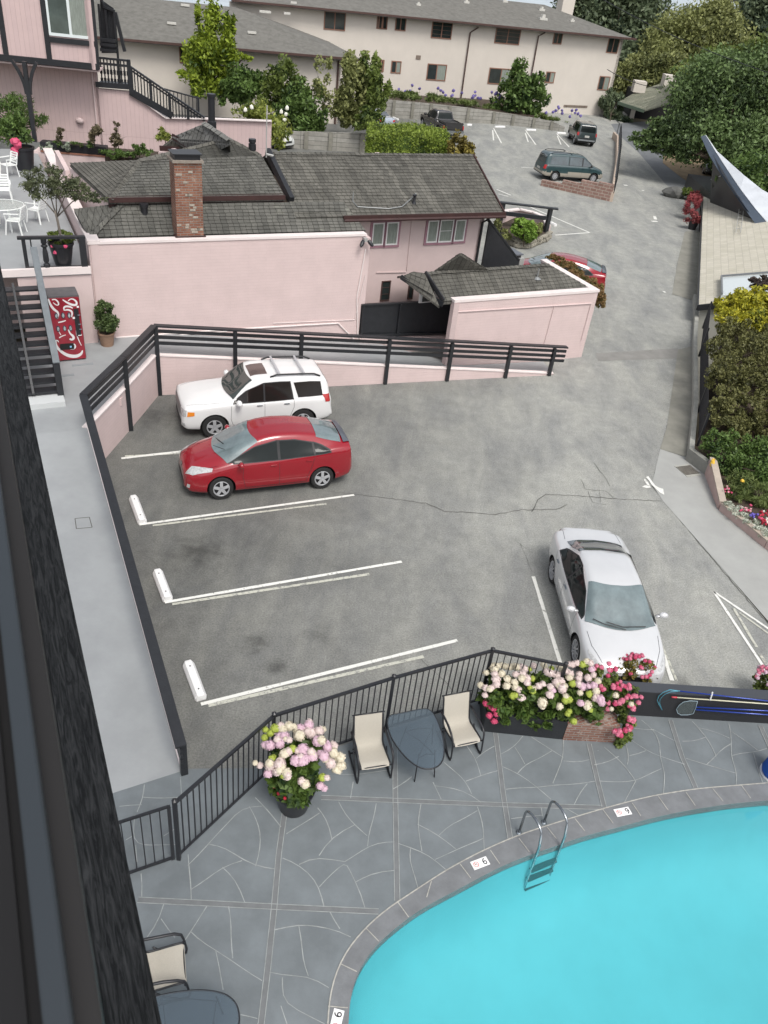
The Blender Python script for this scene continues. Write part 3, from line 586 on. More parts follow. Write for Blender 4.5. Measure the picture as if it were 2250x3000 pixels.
fl = [(gA, [(700, 300), (740, 370), (762, 440), (757, 560), (735, 622)]), (gA, [(735, 250), (800, 320), (872, 410)]), (gA, [(370, 618), (430, 560), (485, 503), (515, 455), (590, 390), (655, 303), (770, 298)]), (gA, [(485, 503), (570, 520), (620, 550), (662, 592), (735, 622), (838, 637)]),
      (gA, [(388, 747), (470, 695), (555, 625), (662, 592)]), (gA, [(558, 628), (625, 690), (655, 755), (678, 820)]), (gA, [(370, 560), (372, 620), (385, 700), (388, 803)]), (gA, [(118, 660), (130, 720), (120, 790)]),
      (gA, [(900, 448), (960, 410), (1040, 365), (1080, 335)]), (gA, [(1070, 305), (1115, 360), (1140, 420), (1147, 475)]), (gA, [(1270, 400), (1200, 425), (1147, 475), (1105, 505), (1078, 565)]), (gA, [(1183, 275), (1220, 345), (1270, 400), (1338, 458)]),
      (gA, [(1387, 282), (1375, 370), (1338, 458), (1340, 515)]), (gA, [(882, 578), (970, 612), (1030, 660), (1078, 735), (1105, 842)]), (gA, [(970, 612), (1020, 580), (1078, 565), (1140, 590), (1220, 598)]), (gA, [(1220, 598), (1275, 565), (1340, 515), (1400, 493), (1485, 491)]),
      (gA, [(1078, 735), (1150, 660), (1220, 598), (1228, 598), (1240, 650), (1275, 708), (1310, 770), (1325, 845)]), (gA, [(1275, 708), (1350, 668), (1410, 645), (1485, 645)]),
      (gA, [(238, 825), (225, 905), (150, 1005)]), (gA, [(225, 905), (260, 970), (300, 1008)]), (gA, [(472, 838), (420, 920), (385, 978), (345, 1035)]), (gA, [(385, 978), (450, 1040), (525, 1080), (600, 1120), (660, 1175), (770, 1240)]), (gA, [(588, 840), (607, 900), (600, 1000), (612, 1120)]),
      (gA, [(520, 1080), (545, 1160), (545, 1240), (560, 1290)]), (gA, [(655, 1425), (700, 1428), (745, 1445)]), (gA, [(835, 965), (900, 950), (970, 938), (1060, 942), (1120, 962), (1190, 960), (1250, 1005)]), (gA, [(1137, 870), (1160, 920), (1190, 960)]),
      (gA, [(968, 940), (985, 1020), (988, 1120), (1020, 1215)]), (gA, [(808, 1195), (880, 1220), (950, 1208), (1020, 1215), (1070, 1235), (1130, 1278)]), (gA, [(880, 1220), (878, 1370), (960, 1392), (1030, 1435), (1110, 1475)]), (gA, [(872, 1378), (905, 1475)]),
      (gA, [(1262, 165), (1248, 255)]), (gA, [(1180, 125), (1290, 128), (1400, 108), (1475, 100)]), (gA, [(133, 180), (130, 250), (95, 330)]), (gA, [(130, 250), (200, 258), (320, 250)]), (gA, [(330, 140), (335, 245)]), (gA, [(0, 298), (60, 290), (120, 290)]),
      (gA, [(85, 345), (70, 440), (85, 510), (180, 510), (310, 505)]), (gA, [(35, 480), (70, 460)]), (gA, [(85, 510), (95, 600)]), (gA, [(240, 460), (300, 420)]),
      (gB, [(180, 440), (215, 515)]), (gB, [(185, 455), (270, 465), (350, 492), (390, 528)]), (gB, [(225, 350), (280, 395), (325, 435), (350, 492)]), (gB, [(330, 280), (365, 330), (390, 410)]), (gB, [(325, 435), (390, 410), (468, 388)]), (gB, [(370, 335), (400, 305), (450, 280)]),
      (gB, [(0, 470), (40, 450), (85, 415)]), (gB, [(125, 538), (110, 625), (130, 745)]), (gB, [(110, 625), (160, 645), (205, 675), (280, 735)]), (gB, [(205, 675), (235, 635), (300, 610), (375, 565)]), (gB, [(375, 548), (400, 620), (405, 740)]), (gB, [(190, 780), (290, 735), (400, 688)]),
      (gB, [(25, 710), (80, 728), (130, 745), (190, 785), (235, 825)]), (gB, [(80, 728), (72, 790), (100, 850), (112, 905)]), (gB, [(575, 235), (540, 285), (480, 315)]), (gB, [(540, 285), (570, 320), (585, 360)]), (gB, [(555, 398), (585, 360), (640, 340), (705, 300)]), (gB, [(612, 240), (660, 270), (705, 300), (755, 330)]),
      (gB, [(485, 372), (555, 398), (600, 430), (645, 465), (700, 515)]), (gB, [(500, 470), (570, 462), (645, 465), (720, 450), (800, 450), (895, 435)]), (gB, [(755, 240), (755, 330), (735, 380), (708, 445)]), (gB, [(755, 345), (810, 357), (870, 340)]), (gB, [(862, 445), (830, 480), (803, 538)]),
      (gB, [(905, 300), (910, 300)]), (gB, [(935, 285), (985, 325), (1030, 370), (1075, 435)]), (gB, [(890, 362), (940, 357), (1000, 325)]), (gB, [(915, 435), (1000, 440), (1075, 435), (1130, 405), (1188, 380)]), (gB, [(1075, 435), (1050, 480), (1025, 528)]),
      (gB, [(1028, 265), (1045, 320), (1038, 362)]), (gB, [(1045, 322), (1090, 320), (1120, 300)]), (gB, [(1045, 245), (1090, 275), (1120, 300), (1180, 325), (1290, 360)]), (gB, [(1065, 200), (1110, 210), (1155, 208)]), (gB, [(1100, 165), (1155, 208), (1180, 260), (1183, 330), (1203, 400), (1197, 490)]),
      (gB, [(1155, 208), (1200, 235), (1250, 258)]), (gB, [(1280, 258), (1320, 262), (1350, 258), (1385, 240)]), (gB, [(1325, 170), (1360, 205), (1385, 240), (1415, 285), (1430, 325)]), (gB, [(1355, 200), (1400, 208), (1440, 220), (1490, 245)]), (gB, [(1485, 180), (1497, 225), (1495, 320), (1523, 400), (1518, 450)]),
      (gB, [(1298, 335), (1385, 362), (1440, 378), (1518, 400)]), (gB, [(1385, 362), (1430, 325), (1460, 285), (1495, 270)]), (gB, [(1497, 215), (1550, 250), (1612, 297)]), (gB, [(1500, 322), (1540, 308), (1595, 310), (1655, 290)]), (gB, [(1595, 310), (1615, 380), (1635, 440)]),
      (gB, [(525, 600), (590, 592), (665, 585)]), (gB, [(658, 553), (662, 590)]), (gB, [(765, 555), (820, 585)]), (gB, [(670, 440), (670, 440)])]
mb = MB(); rng = random.Random(5)
for fi, (g_, L_) in enumerate(fl):
    if len(L_) < 2 or L_[0] == L_[-1]: continue
    P = [W(*g_(*p), DZ+.004+.00006*fi) for p in L_]; Q = []
    for a, b in zip(P[:-1], P[1:]):
        k = max(1, int((b-a).length/.12))
        for i in range(k): Q.append(a.lerp(b, i/k)+Vector((rng.uniform(-.006, .006), rng.uniform(-.006, .006), 0)))
    Q.append(P[-1])
    for _ in range(2): Q = [Q[0]]+[(Q[i-1]+Q[i]*2+Q[i+1])/4 for i in range(1, len(Q)-1)]+[Q[-1]]
    mb.ribbon(Q, [rng.uniform(.009, .018) for _ in Q])
struct('flagstone_lines', mb, LN)
# depth tiles: white tile, crossed-out diver ring and a 6
RED = mat('red_sign_paint', (.55, .06, .04), .5)
def depth_tile(c, ang, label, flip=False):
    o = thing('depth_marker', label, 'depth marker', W(*c, DZ+.012), 'depth markers on the pool coping', ang)
    MB().box((0, 0, .006), (.30, .15, .012)).build('tile', WHITE, o, local=True, bevel=.002)
    mb = MB(); n_ = 20
    def arc(cx, cy, r, a0, a1, wd, rx=1.0):
        pts = [(cx+rx*r*math.cos(rad(a0+(a1-a0)*i/n_)), cy+r*math.sin(rad(a0+(a1-a0)*i/n_)), .0135) for i in range(n_+1)]
        if flip: pts = [(.17-x, -y, z) for x, y, z in pts]
        mb.ribbon(pts, wd)
    arc(.085, -.018, .026, 0, 360, .016); arc(.104, .002, .048, 100, 205, .016)
    mb.build('numeral', BLACKM, o, local=True)
    mb = MB(); mb.ribbon([(-.075+.042*math.cos(t*math.pi/12), .042*math.sin(t*math.pi/12), .0136) for t in range(25)], .008); mb.ribbon([(-.105, .028, .0142), (-.045, -.028, .0142)], .007)
    mb.build('ring', RED, o, local=True)
    mb = MB(); mb.ribbon([(-.095, -.01, .0136), (-.07, .012, .0136), (-.055, .004, .0136)], .007); mb.lathe((-.088, .012, .0125), [(.007, 0), (.007, .001)], n=8); mb.build('diver', BLACKM, o, local=True)
    return o
depth_tile((1037, 1865), rad(28), 'white tile with a 6 and a red no diving ring, left of the pool ladder')
depth_tile((1345, 1754), rad(19), 'white tile with a 9 and a red no diving ring, right of the pool ladder', True)
depth_tile((727, 2206), rad(82), 'white tile with a 6 on the coping at the bottom edge of the photo')
# ================================================================ VEHICLES
RUB = mat('tyre_rubber', (.018, .018, .018), .85, bump=.2, bscale=60)
ALLOY = mat('alloy_wheel', (.50, .51, .53), .30, metal=.35)
TRIMB = mat('black_plastic_trim', (.02, .02, .022), .55)
CGL = mat('car_glass', (.016, .022, .022), .05, spec=.22, var=.5, vscale=1.1, col2=(.012, .015, .015))
CGLB = mat('car_glass_sky_pale', (.19, .25, .26), .04, spec=1.0, coat=.8, var=.45, vscale=1.3)  # pale base colour stands in for bright sky mirrored in the glass
LAMP = mat('headlamp_lens', (.55, .56, .56), .08, spec=1.0, coat=1, var=.4, vscale=18)
TAIL = mat('tail_lamp_lens', (.42, .02, .02), .12, coat=1)
AMBER = mat('amber_lens', (.75, .25, .03), .2, coat=1)
PLATE = mat('number_plate', (.6, .6, .56), .5, var=.5, vscale=40)
def paint(name, c, rough=.28, metal=0.0): return mat(name, c, rough, metal=metal, coat=1.0, var=.04, vscale=2)
def interp(K, x):                               # monotone cubic through keys sorted by falling x
    K = sorted(K); xs = [k[0] for k in K]; ys = [k[1] for k in K]
    if x <= xs[0]: return ys[0]
    if x >= xs[-1]: return ys[-1]
    n = len(xs); d = [(ys[i+1]-ys[i])/(xs[i+1]-xs[i]) for i in range(n-1)]
    m = [d[0]]+[0 if d[i-1]*d[i] <= 0 else 2*d[i-1]*d[i]/(d[i-1]+d[i]) for i in range(1, n-1)]+[d[-1]]
    i = 0
    while x > xs[i+1]: i += 1
    h = xs[i+1]-xs[i]; t = (x-xs[i])/h
    return (2*t**3-3*t**2+1)*ys[i]+(t**3-2*t**2+t)*h*m[i]+(-2*t**3+3*t**2)*ys[i+1]+(t**3-t**2)*h*m[i+1]
def wheel_mesh(mbT, mbR, c, r, wd, side, spokes, rimr):
    a = Vector((0, side, 0))
    mbT.lathe(V3(c)-a*wd*.5, [(r*.55, 0), (r*.93, 0), (r, wd*.12), (r, wd*.88), (r*.93, wd), (rimr*1.04, wd), (rimr*1.0, wd*.86), (rimr*.9, wd*.55)], n=30, axis=a)
    o = V3(c)+a*wd*.5
    mbR.lathe(o-a*.05, [(rimr*.90, .03), (rimr*1.0, .0), (rimr*1.03, .045), (rimr*.93, .05), (rimr*.88, .03)], n=30, axis=a); mbR.f = mbR.f[:-2]; mbR.m = mbR.m[:-2]
    mbR.lathe(o-a*.05, [(rimr*.22, .0), (rimr*.22, .036), (rimr*.12, .044)], n=14, axis=a)
def car(name, label, P, pos, head, group=None):
    """P: body keys; pos: ground point under mid wheelbase; head: plan heading of the nose"""
    root = thing(name, label, P.get('cat', 'car'), (0, 0, 0), group)
    hw, wb, fo, ro = P['W']/2, P['wb'], P['fo'], P['ro']; xf, xr = wb/2+fo, -wb/2-ro
    top = lambda x: interp(P['top'], x); belt = lambda x: interp(P['belt'], x); wid = lambda x: hw*interp(P['wid'], x); sill = lambda x: interp(P['sill'], x); rw = lambda x: hw*interp(P['roof'], x)
    def section(x):
        w_, zs, zb, zt, r_ = wid(x), sill(x), belt(x), top(x), rw(x); zb = min(zb, zt-.015); dz = zt-zb; c = min(1, max(0, (dz-.10)/.22)); c = c*c*(3-2*c)
        lo = [(0, zs), (w_*.6, zs), (w_*.90, zs+.01), (w_*.965, zs+.07), (w_, zs+.30*(zb-zs)), (w_*1.0, zs+.62*(zb-zs)), (w_*.985, zb-.05), (w_*.955, zb)]
        hd = [(w_*.915, zb+.30*dz), (w_*.83, zb+.55*dz), (w_*.74, zb+.70*dz), (w_*.60, zb+.83*dz), (w_*.42, zb+.93*dz), (w_*.2, zt-.004*1), (0, zt)]
        q = P.get('box', .10)
        cb = [(w_*.935, zb+.03), (r_+(w_*.93-r_)*.55, zb+(dz-q)*.5), (r_+(w_*.93-r_)*.10, zt-q), (r_*.965, zt-q*.55), (r_*.86, zt-q*.22), (r_*.5, zt-.015), (0, zt)]
        up = [(a[0]*(1-c)+b[0]*c, a[1]*(1-c)+b[1]*c) for a, b in zip(hd, cb)]; pts = lo+up
        out = [pts[0]]
        for a, b in zip(pts[:-1], pts[1:]): out.append((a[0]*.75+b[0]*.25, a[1]*.75+b[1]*.25)); out.append((a[0]*.25+b[0]*.75, a[1]*.25+b[1]*.75))
        out.append(pts[-1]); return out
    xs = []
    nn = P.get('n', 84)
    for i in range(nn+1):
        t = i/nn; t = .5-.5*math.cos(math.pi*t)*(.35+.65*1); xs.append(xf+(xr-xf)*t)
    xs[0] = xf; xs[-1] = xr; rows = []
    for x in xs:
        s_ = section(x); rows.append([Vector((x, y, z)) for y, z in s_]+[Vector((x, -y, z)) for y, z in s_[-2:0:-1]])
    bodyv = [p for r_ in rows for p in r_]; m = len(rows[0]); fs = []
    for i in range(len(rows)-1):
        for j in range(m): k = (j+1) % m; fs.append((i*m+j, i*m+k, (i+1)*m+k, (i+1)*m+j))
    fs.append(tuple(range(m-1, -1, -1))); fs.append(tuple((len(rows)-1)*m+j for j in range(m)))
    bvh = BVHTree.FromPolygons([tuple(v) for v in bodyv], fs)
    me = bpy.data.meshes.new('body'); me.from_pydata([tuple(v) for v in bodyv], [], fs)
    bm = bmesh.new(); bm.from_mesh(me); bmesh.ops.remove_doubles(bm, verts=bm.verts, dist=1e-5); bmesh.ops.recalc_face_normals(bm, faces=bm.faces); bm.to_mesh(me); bm.free()
    me.materials.append(P['paint']); me.materials.append(TRIMB)
    body = bpy.data.objects.new('body', me); C.objects.link(body); body.parent = root
    wr = P['wr']; ar = wr+P.get('gap', .055); axf, axr = wb/2, -wb/2; ty = hw-P.get('inset', .03)
    # wheel arches cut out of the shell
    cut = MB()
    for ax_ in (axf, axr):
        for sg in (-1, 1): cut.lathe((ax_, sg*(hw-.34), wr+.01), [(ar, 0), (ar, .6)], n=36, axis=(0, sg, 0))
    cm = bpy.data.meshes.new('arch_cutter'); cm.from_pydata(cut.v, [], cut.f); co = bpy.data.objects.new('arch_cutter', cm); C.objects.link(co)
    md = body.modifiers.new('b', 'BOOLEAN'); md.operation = 'DIFFERENCE'; md.object = co; md.solver = 'EXACT'; md.use_self = False
    dg = bpy.context.evaluated_depsgraph_get(); dg.update(); nm = bpy.data.meshes.new_from_object(body.evaluated_get(dg)); body.modifiers.clear(); body.data = nm; nm.name = 'body'
    bpy.data.objects.remove(co); bpy.data.meshes.remove(cm)
    lowt = P.get('low', 0)
    for p in nm.polygons:
        c = p.center; mi = 0
        for ax_ in (axf, axr):
            d = math.hypot(c.x-ax_, c.z-wr-.01)
            if d < ar+.004 and (abs(p.normal.y) < .3 or d < ar*.9) and abs(c.y) < hw-.012: mi = 1
        if c.z < sill(c.x)+.05: mi = 1
        p.material_index = mi
    if P.get('two'):
        nm.materials.append(P['two'][0])
        for p in nm.polygons:
            if p.material_index == 0 and p.center.z < P['two'][1]: p.material_index = 2
    for p in nm.polygons: p.use_smooth = True
    nm.set_sharp_from_angle(angle=rad(32))
    def hit(o, d):
        h = bvh.ray_cast(V3(o), V3(d)); return (h[0], h[1]) if h[0] else (None, None)
    def patch(A, B, src, d, off=.006, nx=14, ny=8):   # laid on the body between outline curves A and B seen along d
        def at(Lx, t):
            Lx = [V3(p) for p in Lx]; k = t*(len(Lx)-1); i = min(int(k), len(Lx)-2); return Lx[i].lerp(Lx[i+1], k-i)
        G = []; d = V3(d).normalized()
        for i in range(nx+1):
            row = []
            for j in range(ny+1):
                p = at(A, i/nx).lerp(at(B, i/nx), j/ny); o = p-d*6; h, nrm = hit(o, d)
                if h is None: h = p; nrm = -d
                row.append(h-d*off)
            G.append(row)
        return G
    # wheels
    for ax_ in (axf, axr):
        for sg in (-1, 1):
            mt, mr = MB(), MB(); c = Vector((ax_, sg*(ty-.11), wr)); wheel_mesh(mt, mr, c, wr, .215, sg, P['spokes'], wr*P.get('rim', .64))
            wo = mt.build('wheel', RUB, root, smooth=True, local=True); ns = P['spokes']; o = c+Vector((0, sg*(.1075-.012), 0)); rimr = wr*P.get('rim', .64)
            for k in range(ns):
                a = 2*math.pi*k/ns+.3; dv = Vector((math.cos(a), 0, math.sin(a))); sv = Vector((-math.sin(a), 0, math.cos(a))); sw = P.get('sw', .03)
                q0 = o+dv*rimr*.12; q1 = o+dv*rimr*.96-Vector((0, sg*.004, 0)); mr.obox(q0-sv*sw, dv*(rimr*.84), sv*sw*2, Vector((0, sg*.018, 0)))
            ro_ = mr.build('rim', P.get('rimm', ALLOY), wo, smooth=True, local=True, recalc=True)
            mk = MB(); mk.lathe(c+Vector((0, sg*.052, 0)), [(rimr*.9, 0), (rimr*.9, .004)], n=24, axis=(0, sg, 0)); mk.build('brake_backing', TRIMB, wo, local=True)
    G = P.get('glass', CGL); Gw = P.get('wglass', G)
    for sg in (-1, 1):
        for (A, B) in P['wins']:
            MB().grid(patch([(x, 0, z) for x, z in A], [(x, 0, z) for x, z in B], 0, (0, -sg, 0), .007), flip=(sg > 0)).build('side_window', G, root, smooth='all', local=True)
        nd = P.get('dlo', 2); A = [q for w_ in P['wins'][:nd] for q in w_[0]]; B = [q for w_ in P['wins'][:nd] for q in w_[1]]; e = .022
        A = [(x, 0, z-e) for x, z in [(A[0][0]+.05, A[0][1])]+A[1:-1]+[(A[-1][0]-.04, A[-1][1])]]; B = [(x, 0, z+e) for x, z in [(B[0][0]+.03, B[0][1]-.02)]+B[1:-1]+[(B[-1][0]-.03, B[-1][1])]]
        MB().grid(patch(A, B, 0, (0, -sg, 0), .0035, 36, 8), flip=(sg > 0)).build('window_surround', TRIMB, root, smooth='all', local=True)
    xb, xt, yb, yt, bow = P['ws']
    gr = patch([(xb-bow*(v/8)**2, yb*v/8, 1) for v in range(-8, 9)], [(xt-bow*.5*(v/8)**2, yt*v/8, 1) for v in range(-8, 9)], 0, (0, 0, -1), .015, 24, 14)
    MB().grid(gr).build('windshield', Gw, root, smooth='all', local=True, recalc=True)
    if P.get('rg'):
        xb, xt, yb, yt, bow = P['rg']; dd = P.get('rgd', (0, 0, -1))
        if dd[2] == 0: gr = patch([(0, yb*v/8, xb) for v in range(-8, 9)], [(0, yt*v/8, xt) for v in range(-8, 9)], 0, dd, .008, 18, 8)
        else: gr = patch([(xb+bow*(v/8)**2, yb*v/8, 1) for v in range(-8, 9)], [(xt+bow*.5*(v/8)**2, yt*v/8, 1) for v in range(-8, 9)], 0, dd, .008, 18, 10)
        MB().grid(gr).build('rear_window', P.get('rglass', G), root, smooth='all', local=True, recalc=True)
    def pz(A, B, d, m, nm_, off=.005, nx=8, ny=4, both=False, par=None):
        for sg in ((-1, 1) if both else (1,)):
            A2 = [(x, y*sg, z) for x, y, z in A]; B2 = [(x, y*sg, z) for x, y, z in B]; d2 = (d[0], d[1]*sg, d[2])
            MB().grid(patch(A2, B2, 0, d2, off, nx, ny)).build(nm_, m, par or root, smooth='all', local=True, recalc=True)
    for it in P.get('patches', []): pz(*it[:5], **it[5])
    # seams between panels, laid as thin dark strips
    sm = MB()
    for (pts, kind) in P.get('seams', []):
        for sg in (-1, 1):
            L_ = []
            for (a, b), (c, d) in zip(pts[:-1], pts[1:]):
                for k in range(8): L_.append((a+(c-a)*k/8, b+(d-b)*k/8))
            L_.append(pts[-1]); Q = []; N_ = []
            for a, b in L_:
                if kind == 's': h, nr = hit((a, sg*4, b), (0, -sg, 0))
                else: h, nr = hit((a, sg*b, 4), (0, 0, -1))
                if h is not None: Q.append(h+(Vector((0, sg*.0035, 0)) if kind == 's' else Vector((0, 0, .0035))))
            if len(Q) > 1: sm.ribbon(Q, .009, up=(Vector((0, sg, 0)) if kind == 's' else ZX))
    if sm.v: sm.build('panel_gap', TRIMB, root, local=True)
    for sg in (-1, 1):                            # door mirrors
        mx, mz, ms = P['mir']; y0 = sg*(wid(mx)*.955); mb = MB(); mb.blob((mx, y0+sg*.15, mz+.02), (.07*ms, .11*ms, .075*ms), sub=2, jit=0); mb.beam((mx, y0-sg*.01, mz-.02), (mx, y0+sg*.1, mz-.0), .06, .04)
        mb.build('door_mirror', P.get('mirm', P['paint']), root, smooth='all', local=True)
        for hx, hz in P.get('handles', []):
            h, nr = hit((hx, sg*4, hz), (0, -sg, 0))
            if h is not None: MB().box(h+Vector((0, sg*.018, 0)), (.17, .03, .028)).build('door_handle', P.get('hm', P['paint']), root, local=True, bevel=.008)
    if P.get('rack'):
        x0, x1, ry, bars = P['rack']
        for sg in (-1, 1):
            mb = MB(); pts = []
            for k in range(9):
                x = x0+(x1-x0)*k/8; pts.append(Vector((x, sg*ry, top(x)-.01+(.06 if 0 < k < 8 else .0))))
            mb.tube(pts, .026, n=6); mb.build('roof_rail', P.get('railm', TRIMB), root, smooth='all', local=True)
        for x in bars: MB().beam((x, -ry, top(x)+.085), (x, ry, top(x)+.085), .06, .025).build('rack_crossbar', P.get('barm', ALLOY), root, local=True)
    if P.get('extra'): P['extra'](root, dict(top=top, wid=wid, belt=belt, hit=hit, patch=patch, pz=pz, xf=xf, xr=xr, hw=hw))
    root.location = pos; root.rotation_euler = (0, 0, math.atan2(head.y, head.x)); return root
# ---- red hatchback
RP = paint('red_paint', (.27, .005, .014), .22)
def hatch_extra(root, h):
    MB().grid(h['patch']([(-1.93, .62*v/8, 1) for v in range(-8, 9)], [(-2.16, .55*v/8, 1) for v in range(-8, 9)], 0, (0, 0, -1), .03, 16, 4)).build('spoiler', mat('grey_spoiler', (.09, .10, .12), .35, coat=.5), root, smooth='all', local=True, recalc=True)
    mb = MB(); mb.tube([(1.40, -.05, 1.05), (1.2, .3, 1.12), (1.02, .55, 1.15)], .009, n=5); mb.tube([(1.30, -.6, 1.03), (1.25, -.2, 1.12), (1.16, .1, 1.16)], .009, n=5); mb.build('wiper', TRIMB, root, local=True)
    mb = MB(); mb.beam((-2.0, -.35, 1.13), (-1.98, .35, 1.15), .02, .02); mb.build('rear_wiper', TRIMB, root, local=True)
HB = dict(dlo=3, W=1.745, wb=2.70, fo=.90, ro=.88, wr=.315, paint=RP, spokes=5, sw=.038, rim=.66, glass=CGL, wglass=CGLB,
    top=[(2.25, .50), (2.235, .66), (2.15, .755), (1.95, .87), (1.65, .965), (1.42, 1.03), (1.1, 1.16), (.75, 1.31), (.42, 1.44), (.1, 1.51), (-.2, 1.53), (-.6, 1.515), (-1.1, 1.45), (-1.6, 1.34), (-2.0, 1.215), (-2.13, 1.17), (-2.20, .96), (-2.23, .62)],
    belt=[(2.25, .42), (2.15, .62), (1.8, .74), (1.3, .86), (.9, .93), (0, .965), (-1, 1.03), (-1.7, 1.08), (-2.1, 1.08), (-2.23, .55)],
    wid=[(2.25, .62), (2.2, .74), (2.05, .87), (1.75, .96), (1.3, .995), (0, 1.0), (-1.3, 1.0), (-1.8, .965), (-2.1, .90), (-2.2, .80), (-2.23, .72)],
    roof=[(2.25, .5), (1.1, .74), (.3, .655), (-.3, .64), (-1.3, .62), (-2.0, .62), (-2.23, .6)],
    sill=[(2.25, .30), (2.1, .20), (1.5, .18), (-1.5, .19), (-2.1, .28), (-2.23, .36)],
    wins=[([(1.12, .975), (.5, .98), (-.12, .99)], [(1.02, 1.03), (.45, 1.28), (-.12, 1.385)]), ([(-.19, .99), (-.6, 1.01), (-1.08, 1.03)], [(-.19, 1.38), (-.6, 1.365), (-1.05, 1.27)]), ([(-1.13, 1.035), (-1.35, 1.05), (-1.52, 1.07)], [(-1.11, 1.265), (-1.3, 1.20), (-1.52, 1.09)])],
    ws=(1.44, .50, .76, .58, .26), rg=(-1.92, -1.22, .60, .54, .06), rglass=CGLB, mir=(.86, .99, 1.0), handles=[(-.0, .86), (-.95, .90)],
    seams=[([(.78, .93), (.80, .60), (.72, .30)], 's'), ([(-.15, .99), (-.17, .30)], 's'), ([(-1.12, 1.02), (-1.0, .62), (-.92, .45), (-.90, .30)], 's'), ([(.72, .30), (-.90, .30)], 's'), ([(1.40, .74), (1.75, .69), (2.05, .50)], 't')],
    patches=[([(2.18, .46, .60), (2.0, .66, .62), (1.56, .80, .78)], [(2.02, .44, .80), (1.85, .58, .84), (1.54, .76, .86)], (-.45, -.45, -.75), LAMP, 'headlight', dict(both=True, off=.008)),
             ([(2.2, -.42, .24), (2.2, 0, .24), (2.2, .42, .24)], [(2.2, -.46, .44), (2.2, 0, .46), (2.2, .46, .44)], (-1, 0, 0), TRIMB, 'grille', dict(off=.006)),
             ([(2.2, -.07, .61), (2.2, .07, .61)], [(2.2, -.07, .70), (2.2, .07, .70)], (-1, 0, -.3), CHROME, 'badge', dict(off=.01, nx=3, ny=2)),
             ([(2.1, .62, .36), (2.1, .70, .36)], [(2.1, .64, .46), (2.1, .72, .46)], (-1, -.25, 0), LAMP, 'fog_lamp', dict(both=True, off=.006, nx=3, ny=3)),
             ([(-2.1, .60, .74), (-2.08, .72, .78)], [(-2.1, .58, 1.0), (-2.0, .72, 1.02)], (1, -.45, -.1), mat('clear_tail_lens', (.5, .42, .42), .1, coat=1, var=.3, vscale=15), 'taillight', dict(both=True, off=.01, nx=4, ny=4)),
             ([(-2.2, -.25, .56), (-2.2, .25, .56)], [(-2.2, -.25, .70), (-2.2, .25, .70)], (1, 0, 0), PLATE, 'number_plate', dict(off=.01, nx=3, ny=2))],
    extra=hatch_extra)
pf, pr = W(661/S, 1461/S, 0), W(955/S, 1429/S, 0)
hd = (pf-pr).normalized(); nrm = Vector((-hd.y, hd.x, 0)); nrm = nrm if nrm.y > 0 else -nrm
car('hatchback', 'shiny red hatchback with sloping grey rear spoiler, parked beside the white suv', HB, (pf+pr)/2+nrm*.80+hd*.12, hd).scale.z = 1.08
# second one, behind the garage
HB2 = dict(HB)
f2, r2 = W(1128, 586, .35), W(1292, 618, .35)
dd2 = (W(1140, 570, .7)-W(1290, 585, .9)).normalized(); dd2.z = 0
car('hatchback', 'red hatchback half hidden behind the garage parapet and its red green hedge', HB2, Vector((W(1205, 586, .75).x, W(1205, 586, .75).y, 0)), dd2.normalized())
